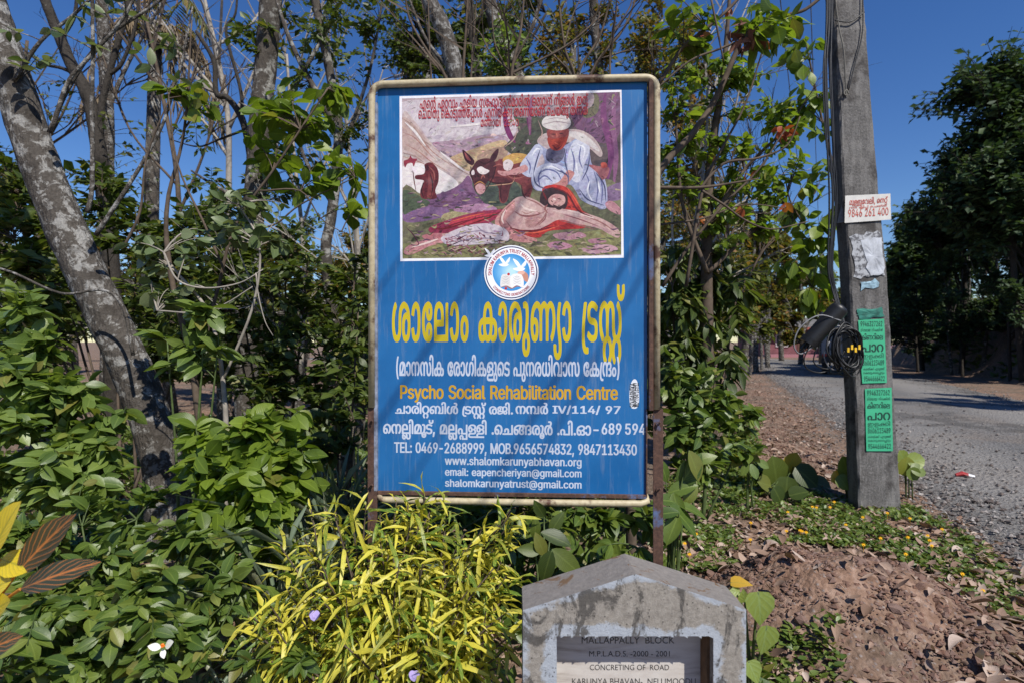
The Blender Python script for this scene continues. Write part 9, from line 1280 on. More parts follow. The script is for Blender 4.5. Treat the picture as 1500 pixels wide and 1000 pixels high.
# dense tangle behind: small leaves and grey twigs
bare_plant('dry_shrub', 'grey leafless shrub tangle behind the right edge of the board', 'shrub', [(q3([(1000, 560), (1010, 400), (1030, 250), (1040, 120)], 6), .025), (q3([(1010, 420), (1060, 330), (1110, 260)], 6), .018), (q3([(1005, 480), (985, 350), (990, 240)], 6), .018), (q3([(1012, 380), (1080, 300), (1150, 290)], 6), .015), (q3([(1000, 500), (1050, 420), (1120, 380)], 6), .015), (q3([(1020, 260), (1070, 180), (1090, 90)], 6), .014)], twig_pale, 3)
simple_tree('pale leaved bushy tree behind the tangle right of the board', ([(1010, 620), (1015, 400), (1020, 250), (1010, 120)], 8.5, (.09, .04)), [([(1015, 380), (1070, 280), (1100, 200)], 8.5, (.03, .01))], blobs_px([(1000, 60, 8.5, 60), (1040, 150, 8.5, 55), (990, 200, 8.5, 60), (1060, 260, 8.5, 55), (1000, 330, 8.5, 60), (1080, 350, 8.5, 55), (1020, 420, 8.5, 60), (1080, 440, 8.5, 45)], 36, clump=8), 8, .095, m_backlight, bark_mid, T_0)

# shrubs at the right side of the board
Tt = blobs_px([(1010, 380, 4.4, 42), (1050, 400, 4.4, 40), (1010, 450, 4.3, 48), (1060, 470, 4.4, 40), (1080, 420, 4.5, 28), (1000, 520, 4.2, 44), (1050, 530, 4.3, 38)], 17)
plant('shrub', 'tall dark shrub of drooping lance leaves against the right edge of the board', 'shrub', [PR([(1015, 690, .02), (1020, 560, .018), (1030, 440, .012), (1035, 370, .006)], 4.4, (.02, .01)), PR([(1010, 690), (990, 520), (985, 420)], 4.3, (.014, .006)), PR([(1020, 690), (1060, 540), (1080, 430)], 4.4, (.014, .006))], Tt, 10, .135, T_LA, m_dark, twig_brown, parts=300, droop=.9, out=.7, face=.35, trunkname='stem', crown='foliage', wid=1.2)
Tt = blobs_px([(1000, 560, 3.7, 40), (1040, 580, 3.8, 44), (1080, 610, 3.9, 34), (1000, 620, 3.6, 40), (1050, 640, 3.7, 42), (1085, 660, 3.8, 26), (1020, 680, 3.6, 36)], 19)
plant('shrub', 'bright leafy shrub spilling on to the verge right of the board', 'shrub', [PR([(1030, 760, .014), (1035, 680, .012), (1040, 600, .006)], 3.8, (.012, .005)), PR([(1035, 760), (1070, 680), (1085, 620)], 3.9, (.01, .004)), PR([(1020, 760), (1000, 660), (995, 580)], 3.7, (.01, .004))], Tt, 9, .085, T_OV, m_muss, stem_green, parts=300, droop=.35, trunkname='stem', crown='foliage')
# large-leaved plants
def bigleaf(name, label, cat, specs, tmpl, mat, stem=stem_green, base=None, partlabel=None):
    """specs: (px, py, d, length, tilt direction px-angle, face-up)"""
    b = base if base is not None else (PX(specs[0][0], 0, specs[0][2])[0], specs[0][2], 0)
    root = empty(name, b, label, cat); g_ = np.array(b)
    for i, sp_ in enumerate(specs):
        px, py, d, L, ang, upness = sp_[:6]; p = PX(px, py, d); a_ = R(ang)
        dirv = norm(np.array((math.cos(a_), -.25+.2*math.sin(i*2.3), math.sin(a_)))); upv = norm(np.array((.25*math.sin(i*1.7), -(1-upness), upness)))
        st = p-dirv*L*.5
        foliage('leaf', st[None], dirv[None], upv[None], np.array([L]), tmpl[i % len(tmpl)], sp_[6] if len(sp_) > 6 else mat, root, parts=1)
        gb = np.array((g_[0]+.03*math.sin(i*5), g_[1]+.02*math.cos(i*4), float(hz(g_[0], g_[1]))-.01)); midp = (gb+st)/2+np.array((0, 0, .06+.1*abs(st[2]-gb[2])))
        g = G(); g.tube(smooth_path([gb, midp, st+(dirv*L*.02)], 5), np.linspace(.007, .003, 11), 5); g.build('stalk', stem, root, smooth=True)
    return root
bigleaf('broad_leaf_plant', 'broad leaved plant with one yellow edged leaf beside the right post of the board', 'plant',
    [(1010, 690, 2.75, .2, 60, .35, m_light), (1018, 682, 2.74, .16, -70, .3, m_yellgr), (985, 730, 2.7, .17, 150, .6), (1005, 760, 2.65, .2, -40, .8), (1000, 715, 2.75, .15, 20, .5), (975, 690, 2.8, .13, 100, .4), (1015, 745, 2.7, .17, -15, .8), (985, 775, 2.6, .15, -120, .5), (1030, 670, 2.9, .13, 30, .5), (975, 750, 2.6, .13, 180, .6), (992, 742, 2.7, .14, -80, .3), (1012, 722, 2.75, .13, 70, .3)], T_OV, m_muss, base=(PX(985, 0, 2.75)[0], 2.78, 0))
bigleaf('round_leaf_plant', 'creeping plant with round dark leaves lying left of the pole foot', 'plant',
    [(1136, 688, 5.2, .26, 100, .25), (1160, 676, 5.25, .2, 60, .3, m_yellgr), (1182, 697, 5.1, .24, -40, .45), (1152, 714, 5.0, .2, -100, .4), (1205, 710, 5.2, .19, -20, .4), (1120, 708, 5.1, .17, 160, .4), (1140, 725, 4.9, .16, -60, .6), (1170, 722, 4.9, .16, 20, .6)], T_RO, m_dark, base=(PX(1160, 0, 5.3)[0], 5.3, 0))
bigleaf('round_leaf_plant', 'round leaves peeping out behind the left side of the pole foot', 'plant',
    [(1240, 683, 4.9, .19, 110, .2, m_yellgr), (1228, 700, 4.9, .14, 200, .4, m_yellgr), (1236, 706, 4.85, .14, -60, .3)], T_RO, m_yellgr, base=(PX(1244, 0, 5.0)[0], 5.0, 0))
bigleaf('round_leaf_plant', 'curled round leaves catching light right of the pole foot', 'plant',
    [(1328, 683, 4.9, .17, 80, .2, m_yellgr), (1342, 674, 4.9, .15, 10, .3, m_vine), (1322, 668, 4.95, .13, 120, .3, m_vine), (1338, 694, 4.85, .12, -60, .3, m_yellgr), (1346, 688, 4.85, .13, -10, .4, m_yellgr)], T_RO, m_yellgr, base=(PX(1330, 0, 5.05)[0], 5.05, 0))
bigleaf('palmate_seedling', 'small seedling with a fan of five leaflets beside the creeping plant', 'plant',
    [(1082, 670, 4.6, .13, 200, .4), (1092, 684, 4.6, .15, -110, .4), (1104, 688, 4.6, .15, -75, .4), (1116, 678, 4.6, .14, -30, .4), (1096, 664, 4.6, .12, 60, .4)], [leaf_tmpl(OBOV, .2, .1)], m_light, base=(PX(1098, 0, 4.7)[0], 4.7, 0))
bigleaf('heart_leaf_vine', 'vine with two large heart shaped leaves hugging the right side of the memorial stone', 'vine',
    [(1114, 892, 1.56, .092, -88, .12), (1120, 938, 1.54, .082, -100, .1), (1086, 852, 1.64, .06, 12, .8, m_yellgr), (1090, 872, 1.6, .04, 100, .3), (1076, 866, 1.62, .035, 170, .4), (1104, 985, 1.52, .06, -70, .2)], T_HE, m_vine, base=(PX(1098, 0, 1.6)[0], 1.6, 0))
bigleaf('broad_leaf_plant', 'shaded plant with large pointed leaves between the yellow bush and the memorial stone', 'plant',
    [(792, 798, 2.0, .09, 110, .3), (815, 788, 2.05, .12, -20, .5), (830, 822, 1.95, .13, -35, .3), (800, 830, 1.95, .12, -110, .25), (775, 805, 2.0, .09, 170, .3), (785, 775, 2.1, .08, 80, .3), (815, 765, 2.3, .10, 60, .3), (790, 745, 2.3, .09, 120, .3)], T_OV, m_dark, base=(PX(800, 0, 2.05)[0], 2.05, 0))

# ================================================================== LEFT SHRUBS
def bush(label, bl, dens, K, size, tm, leaf, base_px, parts=300, d=3., stem=stem_green, name='shrub', cat='shrub', clump=0, nst=4, **kw):
    T = blobs_px(bl, dens*(.8 if parts else 1), clump=clump or (7 if parts else 0)); bx, by = base_px[0], d; b = PX(bx, 0, d); lines = []
    order = np.argsort([q_[1] for q_ in bl]); 
    for i in range(nst):
        q_ = bl[order[i % len(bl)]] if i < len(bl) else bl[rng.integers(len(bl))]; e_ = PX(q_[0], q_[1], q_[2]); r0 = .006+.002*d
        lines.append([(b[0]+.05*rng.normal(), d+.05*rng.normal(), -.05, r0), (b[0]*.5+e_[0]*.5, (d+e_[1])/2, e_[2]*.45, r0*.7), (*e_, r0*.3)])
    kw.setdefault('crown', 'foliage'); kw.setdefault('trunkname', 'stem')
    return plant(name, label, cat, lines, T, K, size, tm, leaf, stem, parts=parts, base=(b[0], d, 0), sides=7, **kw)
bush('mass of soft green leaves in front of the leaning trunk at the left', [(40, 530, 3.2, 60), (90, 590, 3.1, 50), (150, 690, 2.9, 40), (60, 620, 3.0, 70), (130, 650, 2.9, 40), (20, 690, 2.9, 55), (100, 700, 2.8, 55), (30, 470, 3.3, 40), (165, 610, 3.1, 22), (40, 580, 3.1, 50)], 22, 10, .10, T_OV, m_light, (90, 0), d=3.15)
bush('upright sprig of pointed leaves in front of the leaning trunk', [(270, 520, 3.0, 30), (300, 470, 3.0, 28), (245, 500, 3.0, 22), (320, 500, 3.0, 20)], 16, 8, .10, T_OV, m_light, (275, 0), parts=180, d=3.05, nst=3)
bush('rounded bush with big sunlit leaves left of the board', [(370, 640, 2.75, 50), (420, 620, 2.8, 40), (320, 690, 2.7, 46), (370, 700, 2.65, 50), (440, 680, 2.75, 44), (330, 750, 2.6, 42), (400, 750, 2.6, 40), (290, 640, 2.8, 26)], 22, 9, .095, T_OV, m_bright, (370, 0), d=2.8, droop=.45, wid=1.25)
bush('low spreading bush of ribbed leaves filling the lower left', [(40, 800, 2.1, 60), (120, 770, 2.2, 60), (200, 760, 2.3, 56), (270, 790, 2.2, 50), (330, 790, 2.3, 40), (60, 890, 1.9, 60), (150, 850, 2.0, 66), (230, 870, 1.9, 56), (110, 950, 1.75, 64), (200, 960, 1.7, 60), (300, 900, 2.0, 46), (20, 980, 1.7, 50), (280, 970, 1.75, 40), (350, 860, 2.1, 32)], 17, 8, .062, T_OV, m_muss, (170, 0), d=2.2, droop=.15, nst=9)
bush('twiggy low growth under the yellow bush', [(370, 980, 1.75, 36), (440, 970, 1.8, 30), (400, 900, 2.0, 30), (620, 980, 1.9, 40), (700, 980, 1.9, 40)], 12, 7, .05, T_OV, m_muss, (430, 0), d=2.0, parts=80, nst=5)
# sapling with bright leaves and its bare stems before the far trees
sap = [PR([(300, 760, .022), (285, 560, .02), (250, 400, .016), (245, 300, .012), (270, 190, .008), (281, 30, .004)], 3.5, (.02, .004)), PR([(285, 560), (320, 420), (345, 330), (400, 250), (440, 190), (480, 130)], 3.5, (.013, .005)), PR([(330, 400), (300, 330), (260, 240), (247, 140)], 3.4, (.009, .004)), PR([(340, 340), (400, 330), (440, 300), (520, 260)], 3.5, (.008, .003)), PR([(180, 365), (205, 310), (215, 230), (248, 144)], 3.4, (.01, .004)), PR([(380, 280), (440, 280), (470, 320), (500, 340)], 3.5, (.006, .003))]
Tt = blobs_px([(485, 120, 3.6, 26), (500, 160, 3.6, 28), (470, 190, 3.6, 30), (420, 150, 3.6, 26), (390, 140, 3.6, 22), (430, 210, 3.6, 32), (500, 230, 3.6, 26), (370, 170, 3.5, 26), (460, 260, 3.6, 34), (515, 290, 3.6, 20), (400, 240, 3.6, 26), (300, 150, 3.5, 20), (250, 140, 3.5, 16)], 10)
plant('tree', 'young tree holding bright rounded leaves left of the board top', 'tree', sap, Tt, 6, .11, T_OB, m_bright, twig_brown, parts=300, droop=.5, wid=1.2)
sap2 = [PR([(330, 760, .016), (330, 600, .014), (310, 470, .01), (260, 400, .007), (215, 350, .005)], 3.2, (.01, .004)), PR([(325, 560), (370, 450), (380, 360), (350, 300)], 3.2, (.009, .004)), PR([(240, 370), (260, 410), (300, 422), (350, 415), (385, 395)], 3.1, (.006, .003)), PR([(375, 400), (378, 430), (388, 470), (400, 492)], 3.1, (.004, .002)), PR([(230, 455), (290, 458), (330, 445), (370, 420)], 3.1, (.005, .003))]
Tt = blobs_px([(205, 350, 3.2, 26), (230, 370, 3.2, 26), (290, 370, 3.2, 28), (330, 350, 3.2, 28), (350, 300, 3.2, 30), (270, 430, 3.2, 26), (240, 430, 3.2, 24), (300, 330, 3.2, 24), (390, 350, 3.2, 30), (400, 300, 3.3, 28), (220, 400, 3.2, 22), (330, 290, 3.2, 24)], 8)
plant('tree', 'small sapling with greyish rounded leaves and white bare shoots beside the leaning trunk', 'tree', sap2, Tt, 6, .078, T_OB+T_RO[:1], m_olive, twig_pale, parts=300, droop=.5, wid=.95)
# dark mid-distance shrubs
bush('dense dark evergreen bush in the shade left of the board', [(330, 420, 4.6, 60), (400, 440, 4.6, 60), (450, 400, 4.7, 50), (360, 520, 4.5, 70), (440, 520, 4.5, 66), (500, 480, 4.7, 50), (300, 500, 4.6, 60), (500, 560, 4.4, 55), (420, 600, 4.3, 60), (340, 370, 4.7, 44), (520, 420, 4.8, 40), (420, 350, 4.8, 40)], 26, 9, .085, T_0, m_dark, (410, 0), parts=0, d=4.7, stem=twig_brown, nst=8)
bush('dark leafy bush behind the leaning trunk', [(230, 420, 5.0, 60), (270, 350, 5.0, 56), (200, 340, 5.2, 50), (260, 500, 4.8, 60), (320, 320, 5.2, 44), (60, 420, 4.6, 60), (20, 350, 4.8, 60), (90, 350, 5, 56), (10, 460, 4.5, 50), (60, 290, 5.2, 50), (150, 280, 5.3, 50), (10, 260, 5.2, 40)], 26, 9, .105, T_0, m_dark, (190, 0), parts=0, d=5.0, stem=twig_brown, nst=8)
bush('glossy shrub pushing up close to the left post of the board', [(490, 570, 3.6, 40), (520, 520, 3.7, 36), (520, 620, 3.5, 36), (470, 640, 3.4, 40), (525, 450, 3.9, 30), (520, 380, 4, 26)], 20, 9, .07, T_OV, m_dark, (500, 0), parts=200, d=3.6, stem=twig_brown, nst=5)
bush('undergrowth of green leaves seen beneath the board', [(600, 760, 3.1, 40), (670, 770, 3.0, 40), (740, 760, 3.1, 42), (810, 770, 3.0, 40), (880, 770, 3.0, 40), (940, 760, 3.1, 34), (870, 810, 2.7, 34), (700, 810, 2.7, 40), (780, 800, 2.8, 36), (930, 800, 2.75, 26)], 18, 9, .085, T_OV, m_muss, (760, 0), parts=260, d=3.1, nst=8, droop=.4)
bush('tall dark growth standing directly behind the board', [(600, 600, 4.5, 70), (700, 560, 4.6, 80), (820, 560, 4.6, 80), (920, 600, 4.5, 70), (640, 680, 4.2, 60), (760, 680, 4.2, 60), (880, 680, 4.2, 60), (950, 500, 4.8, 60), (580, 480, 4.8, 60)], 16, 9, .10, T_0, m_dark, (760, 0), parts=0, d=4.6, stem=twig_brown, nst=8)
# strap leaved clump
def strap_clump(label, c, n, L, mat, spread=.1, nm='strap_leaf_plant', parts=60, tilt=.45):
    root = empty(nm, (c[0], c[1], 0), label, 'plant'); a_ = rng.random(n)*2*math.pi; t_ = rng.random(n)*tilt+.05
    d = np.stack([np.cos(a_)*np.sin(t_), np.sin(a_)*np.sin(t_), np.cos(t_)], 1); p = np.array((c[0], c[1], c[2]))+rng.normal(size=(n, 3))*[spread, spread, .01]
    up = norm(d*-.2+np.stack([np.cos(a_), np.sin(a_), np.zeros(n)], 1)*-1+np.array((0, 0, .3)))
    foliage('foliage', p, d, up, L*rng.uniform(.6, 1.1, n), T_ST, mat, root, parts=min(parts, n), wid=.16); return root
strap_clump('clump of grey green strap leaves between the bushes left of the board', (PX(500, 0, 2.95)[0], 2.95, 0), 170, .85, m_strap, .14, tilt=.32)
strap_clump('tuft of upright strap leaves under the yellow bush', (PX(455, 0, 2.45)[0], 2.45, 0), 50, .7, m_strap, .1, parts=40)
strap_clump('dark strap leaves at the foot of the ribbed bush', (PX(300, 0, 2.1)[0], 2.1, 0), 40, .45, m_strap, .1, parts=30, tilt=.9)
# ---- the yellow narrow-leaved croton
yr = empty('yellow_croton_bush', (PX(560, 0, 1.98)[0], 1.98, 0), 'bright yellow narrow leaved croton bush below the board', 'bush')
ends = []
yb = [(470, 770, 2.0, 34), (540, 770, 2.05, 40), (620, 760, 2.08, 40), (690, 790, 2.05, 40), (730, 800, 2.0, 30), (430, 820, 1.95, 34), (500, 840, 1.9, 46), (580, 840, 1.9, 50), (660, 850, 1.9, 50), (720, 870, 1.88, 42), (420, 890, 1.85, 36), (500, 920, 1.8, 46), (590, 930, 1.8, 50), (670, 930, 1.8, 50), (730, 940, 1.82, 36), (400, 940, 1.82, 28), (630, 730, 2.12, 12), (590, 738, 2.12, 14), (380, 900, 1.85, 18), (745, 760, 2.05, 16)]
Ty = blobs_px(yb, 7.); b0 = np.array((PX(570, 0, 1.98)[0], 1.98, 0.0))
rb = b0+np.stack([rng.normal(size=len(Ty))*.10, rng.normal(size=len(Ty))*.07, np.full(len(Ty), .02)], 1); Py = paths(rb, Ty, .02, 8, .05)
g = G(); tubes(g, Py, .006*np.ones((len(Py), 1)), .0025, 4); g.build('stems', twig_brown, yr, smooth=True)['kind'] = 'stuff'
K = 21; t = np.linspace(.5, 1.0, K); n_ = len(Ty); ii = np.minimum((t*7).astype(int), 6); ff = (t*7-ii)[None, :, None]
Pp = Py[:, ii]*(1-ff)+Py[:, ii+1]*ff; Tg = norm(Py[:, ii+1]-Py[:, ii]); az = np.arange(K)*2.4+rng.random((n_, 1))*6.28
up_ = np.array((0, 0, 1.)); sx1 = norm(np.cross(Tg, np.array((.1, 1., .2)))); sy1 = np.cross(Tg, sx1)
rad_ = np.cos(az)[..., None]*sx1+np.sin(az)[..., None]*sy1; el = np.linspace(.15, 1.1, K)[None, :, None]
dy = norm(rad_+Tg*el+rng.normal(size=Pp.shape)*.38+np.array((0, 0, -.22))).reshape(-1, 3); Pp = Pp.reshape(-1, 3)
uy = norm(np.array((0, 0, 1.))+.5*rng.normal(size=dy.shape)+SUN*.3)
foliage('foliage', Pp, dy, uy, .098*rng.uniform(.45, 1.35, len(Pp)), T_ST+[leaf_tmpl(STRAP, .5, -.15, .9, wave=.03), leaf_tmpl(STRAP, .3, .9, .2, wave=.03)], m_yellow, yr, parts=300, wid=.95, rest='leaves')
# clitoria: two lilac flowers hanging in it
for px, py, d, lab in ((461, 902, 1.78, 'small lilac flower among the yellow leaves at the bush left'), (607, 990, 1.74, 'small lilac flower low down in the yellow bush')):
    f_ = empty('lilac_flower', PX(px, py, d), lab, 'flower')
    for a_, L in ((-90, .03), (-60, .024), (-120, .024)):
        dv = np.array((math.cos(R(a_)), -.3, math.sin(R(a_)))); foliage('petal', (PX(px, py-8, d))[None], norm(dv)[None], np.array([[0, -1., .3]]), np.array([L]), leaf_tmpl(ROUND, .1, .1), m_lilac, f_, parts=1, partname='petal')
# ---- ornamental croton at the left edge: big leaves
cr = empty('croton_plant', (PX(-30, 0, 1.25)[0], 1.25, 0), 'croton with large dark leaves veined orange and yellow ones at the left edge', 'plant')
g = G(); g.tube([(PX(-30, 0, 1.25)[0], 1.25, 0), PX(-25, 960, 1.25), PX(-10, 870, 1.25)], [.012, .010, .007], 7); g.build('stem', twig_brown, cr, smooth=True)
def cleaf(p0, p1, w_, m, d, roll=0., curl=.1):
    a_ = PX(*p0, d); b__ = PX(*p1, d-.04); L = np.linalg.norm(b__-a_); pf = [(.08, .35), (.2, .65), (.38, .85), (.55, .88), (.72, .72), (.88, .4)]; tm = leaf_tmpl([(t_, h_*w_) for t_, h_ in pf], .18, curl)
    foliage('leaf', a_[None], norm(b__-a_)[None], norm(np.array([[roll, -1., .55]])), np.array([L]), tm, m, cr, parts=1)
    gg = G(); gg.tube([PX(-15, 900, 1.25), (PX(-15, 900, 1.25)+a_)/2+np.array((0, 0, .005)), a_], .0035, 5); gg.build('stalk', bpy.data.materials['stalk_orange'] if 'stalk_orange' in bpy.data.materials else plain('stalk_orange', (.5, .2, .03)), cr)
cleaf((25, 838), (97, 755), .2, m_croton, 1.22, .2); cleaf((30, 862), (122, 822), .17, m_croton, 1.2, .1, .2); cleaf((-12, 812), (18, 735), .26, m_crotony, 1.22, -.2); cleaf((2, 818), (40, 832), .33, m_crotony, 1.24, .2)
cleaf((-25, 800), (-5, 760), .3, m_crotony, 1.26); cleaf((-30, 870), (8, 850), .3, m_crotony, 1.24, .3); cleaf((-40, 960), (22, 932), .2, m_croton, 1.2, .2); cleaf((-10, 895), (8, 880), .35, m_crotony, 1.22)
# ---- white mussaenda bloom
wf = empty('white_flower', PX(238, 945, 1.62), 'white bracted flower with an orange centre low in the ribbed bush', 'flower')
for (x0, y0, x1, y1) in ((236, 948, 213, 945), (238, 950, 240, 966), (242, 946, 254, 938)):
    a_ = PX(x0, y0, 1.62); b__ = PX(x1, y1, 1.60); foliage('bract', a_[None], norm(b__-a_)[None], norm(np.array([[.1, -.8, .6]])), np.array([np.linalg.norm(b__-a_)*.85]), leaf_tmpl([(t_, w_*1.15) for t_, w_ in OVAL], .1, .1), m_white, wf, parts=1, partname='bract')
for i in range(5):
    a_ = R(72*i); gg = G(); p_ = PX(239, 944, 1.61); gg.tube([p_, p_+np.array((.005*math.cos(a_), -.004, .005*math.sin(a_)))], [.0022, .003], 5); gg.build('floret', m_orange, wf)
# ================================================================== FAR TREES AND BUSHES
def far_tree(px, d, h, w, label, leaf, n=500, K=8, size=.16, bark=None, base_h=.3, group=None, lean=0., clump=14, name='tree', cat='tree', tr=None, z0=0.):
    b = np.array((P2(px, d), d, float(hz(P2(px, d), d)))); tr = tr or h*.018+.04; top_ = b+np.array((lean*h, 0, h*.8))
    L = [[(*b-np.array((0, 0, .2)), tr), (*(b*.5+top_*.5+np.array((.05*h*rng.normal(), 0, 0))), tr*.7), (*top_, tr*.3)]]
    L = [[(b[0], b[1], b[2]-.2, tr), ((b[0]+top_[0])/2+.03*h*rng.normal(), b[1], b[2]+h*.4, tr*.75), (top_[0], top_[1], top_[2], tr*.3)]]
    c = b+np.array((lean*h*.8, 0, h*(base_h+(1-base_h)/2))); RD = np.array((w/2, w/2.4, h*(1-base_h)/2)); kb = 11 if n > 900 else 6; T = []
    for i in range(kb):
        u = norm(rng.normal(size=3))*(rng.uniform(.4, .62) if n > 900 else rng.uniform(.4, .78)) if i else np.zeros(3); T.append(blob(c+u*RD, RD*(rng.uniform(.34, .5) if n > 900 else rng.uniform(.26, .46)), n//kb, max(3, clump//4)))
        if i and i < 7: e_ = c+u*RD*.9; s_ = b+np.array((0, 0, max(h*.15, (e_[2]-b[2])*.55))); L.append([(*s_, tr*.4), (*((s_+e_)/2+np.array((0, 0, -h*.02))), tr*.28), (*e_, tr*.1)])
    T = np.concatenate(T)
    T = T[T[:, 2] > b[2]+.1]
    return plant(name, label, cat, L, T, K, size, T_0, leaf, bark or bark_mid, group=group, base=tuple(b), twig_r=.006+.0006*d, M=4, sides=8, bow=.05)
# left wood: trees one behind the other, gaps of sky between
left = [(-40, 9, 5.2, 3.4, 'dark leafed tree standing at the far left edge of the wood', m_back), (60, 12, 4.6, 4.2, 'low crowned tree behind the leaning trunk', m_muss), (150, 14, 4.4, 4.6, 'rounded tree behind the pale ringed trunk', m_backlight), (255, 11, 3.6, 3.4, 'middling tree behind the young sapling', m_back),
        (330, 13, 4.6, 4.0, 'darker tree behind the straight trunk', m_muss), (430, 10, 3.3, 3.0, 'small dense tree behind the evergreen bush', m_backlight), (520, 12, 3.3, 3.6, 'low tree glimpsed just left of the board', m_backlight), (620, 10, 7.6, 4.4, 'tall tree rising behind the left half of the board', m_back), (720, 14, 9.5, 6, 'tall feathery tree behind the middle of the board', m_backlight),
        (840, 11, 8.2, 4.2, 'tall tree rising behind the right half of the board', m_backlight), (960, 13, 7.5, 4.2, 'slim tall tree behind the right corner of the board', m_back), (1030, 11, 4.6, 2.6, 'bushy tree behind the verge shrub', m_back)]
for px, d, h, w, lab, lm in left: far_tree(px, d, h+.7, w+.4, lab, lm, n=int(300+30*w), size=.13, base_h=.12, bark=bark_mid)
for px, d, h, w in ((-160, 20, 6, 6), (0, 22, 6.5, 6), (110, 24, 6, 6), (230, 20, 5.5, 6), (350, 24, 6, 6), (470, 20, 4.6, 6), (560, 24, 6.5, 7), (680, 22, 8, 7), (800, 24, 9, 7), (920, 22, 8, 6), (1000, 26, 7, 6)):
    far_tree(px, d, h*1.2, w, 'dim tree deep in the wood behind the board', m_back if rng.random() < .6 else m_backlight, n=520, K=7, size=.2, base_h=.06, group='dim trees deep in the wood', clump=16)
far_tree(60, 7.5, 3.0, 3.0, 'shaded bushy growth under the leaning trunk', m_dark, n=320, size=.12, base_h=.02, name='shrub', cat='shrub'); far_tree(330, 8, 2.6, 3.2, 'shaded bushy growth behind the evergreen bush', m_dark, n=320, size=.12, base_h=.02, name='shrub', cat='shrub'); far_tree(520, 7.5, 2.3, 2.2, 'shaded bushy growth left of the board', m_dark, n=260, size=.11, base_h=.02, name='shrub', cat='shrub')
far_tree(1005, 7.0, 2.6, 1.6, 'shaded bushy growth behind the right post', m_dark, n=260, size=.12, base_h=.02, name='shrub', cat='shrub')
# palm with dry fronds at the upper left
pb = PX(228, 60, 11); pr_ = empty('palm_tree', (pb[0], 11, 0), 'palm with brown dry hanging fronds at the top left', 'palm')
g = G(); g.tube([(pb[0]-.2, 11, -.1), (pb[0]-.1, 11, pb[2]*.5), tuple(pb)], [.15, .13, .11], 12, rough=.06); g.build('trunk', bark_mid, pr_, smooth=True)
dryfrond = leafmat('dry_frond', [(.16, .12, .08), (.26, .20, .13)], .1, .7, .2, 0, tint=False)
for i in range(15):
    a_ = rng.random()*6.28; L = rng.uniform(1.3, 2.0); up0 = .8 if i < 7 else -.2; end = pb+np.array((math.cos(a_)*L*.75, math.sin(a_)*L*.6, L*(up0-.75))); mid = pb+np.array((math.cos(a_)*L*.45, math.sin(a_)*L*.4, L*max(up0-.1, .05)*.6))
    Pt = smooth_path([pb, mid, end], 10); g = G(); g.tube(Pt, np.linspace(.02, .005, len(Pt)), 4); fr = g.build('frond', dryfrond if i >= 7 else m_backlight, pr_)
    Tn = norm(np.gradient(Pt, axis=0)); idx = np.repeat(np.arange(3, len(Pt)), 4); sgn = np.tile([1, -1, 1, -1], len(Pt)-3); sd = norm(np.cross(Tn[idx], [0, 0, 1.]))*sgn[:, None]
    foliage('leaflets', Pt[idx]+rng.normal(size=(len(idx), 3))*.02, norm(sd*.7+Tn[idx]*.5+np.array((0, 0, -.7 if i < 7 else -1.3))), norm(rng.normal(size=(len(idx), 3))*.4+[0, -.5, 1.]), np.full(len(idx), .38), [leaf_tmpl(STRAP, .2, .3, lod=0)], dryfrond if i >= 7 else m_backlight, fr, wid=.6)
# trees along the road end, left of the pole
for i, (px, d, h, w, lm, lab) in enumerate(((1108, 26, 9, 2.6, m_backlight, 'pale trunked tree at the verge where the road bends'), (1125, 30, 9, 3.6, m_backlight, 'thin tree beside the pale trunked one at the bend'), (1145, 40, 8.5, 6, m_back, 'spreading tree before the pink house'), (1172, 34, 6.5, 3.4, m_backlight, 'small leafy tree hiding part of the pink house'), (1088, 22, 6.5, 3, m_back, 'leafy tree on the verge short of the bend'), (1170, 62, 11, 9, m_backlight, 'broad tree behind the roof of the pink house'), (1215, 60, 10, 9, m_back, 'dark tree right of the pink house'), (1250, 70, 10, 10, m_back, 'far tree behind the concrete pole'), (1120, 66, 10, 10, m_backlight, 'far tree left of the pink house'), (1060, 40, 7, 8, m_back, 'tree behind the verge shrub far off'))):
    far_tree(px, d, h, w, lab, lm, n=420, K=7, size=.12+.006*d, base_h=.35 if i < 2 else .12, bark=bark_pale if i < 2 else bark_mid, tr=.14 if i < 2 else None)
for i in range(4):
    far_tree(1098+i*9, 24+i*2, 5.5, 1.6, ['slim pale trunk, nearest of four beside the road', 'slim pale trunk, second of four beside the road', 'slim pale trunk, third of four beside the road', 'slim pale trunk, farthest of four beside the road'][i], m_backlight, n=70, size=.22, base_h=.6, bark=bark_pale, tr=.08, group='slim trunks beside the road')
# the high bank and its trees at the right
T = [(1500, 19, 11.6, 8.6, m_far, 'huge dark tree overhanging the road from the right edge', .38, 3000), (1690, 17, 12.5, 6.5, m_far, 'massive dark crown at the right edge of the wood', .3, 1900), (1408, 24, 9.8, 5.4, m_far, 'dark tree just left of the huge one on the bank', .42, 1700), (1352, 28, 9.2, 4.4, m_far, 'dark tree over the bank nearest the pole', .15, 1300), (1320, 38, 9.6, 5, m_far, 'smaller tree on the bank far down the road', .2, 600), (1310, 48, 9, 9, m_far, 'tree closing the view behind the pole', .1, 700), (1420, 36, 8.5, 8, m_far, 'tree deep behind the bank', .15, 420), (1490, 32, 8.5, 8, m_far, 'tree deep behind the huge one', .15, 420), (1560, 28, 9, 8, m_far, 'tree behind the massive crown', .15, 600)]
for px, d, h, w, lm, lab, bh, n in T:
    far_tree(px, d, h-float(hz(P2(px, d), d)), w, lab, lm, n=n, K=8, size=.25 if d < 26 else .30, base_h=bh, bark=bark_dark, clump=60, tr=.11)
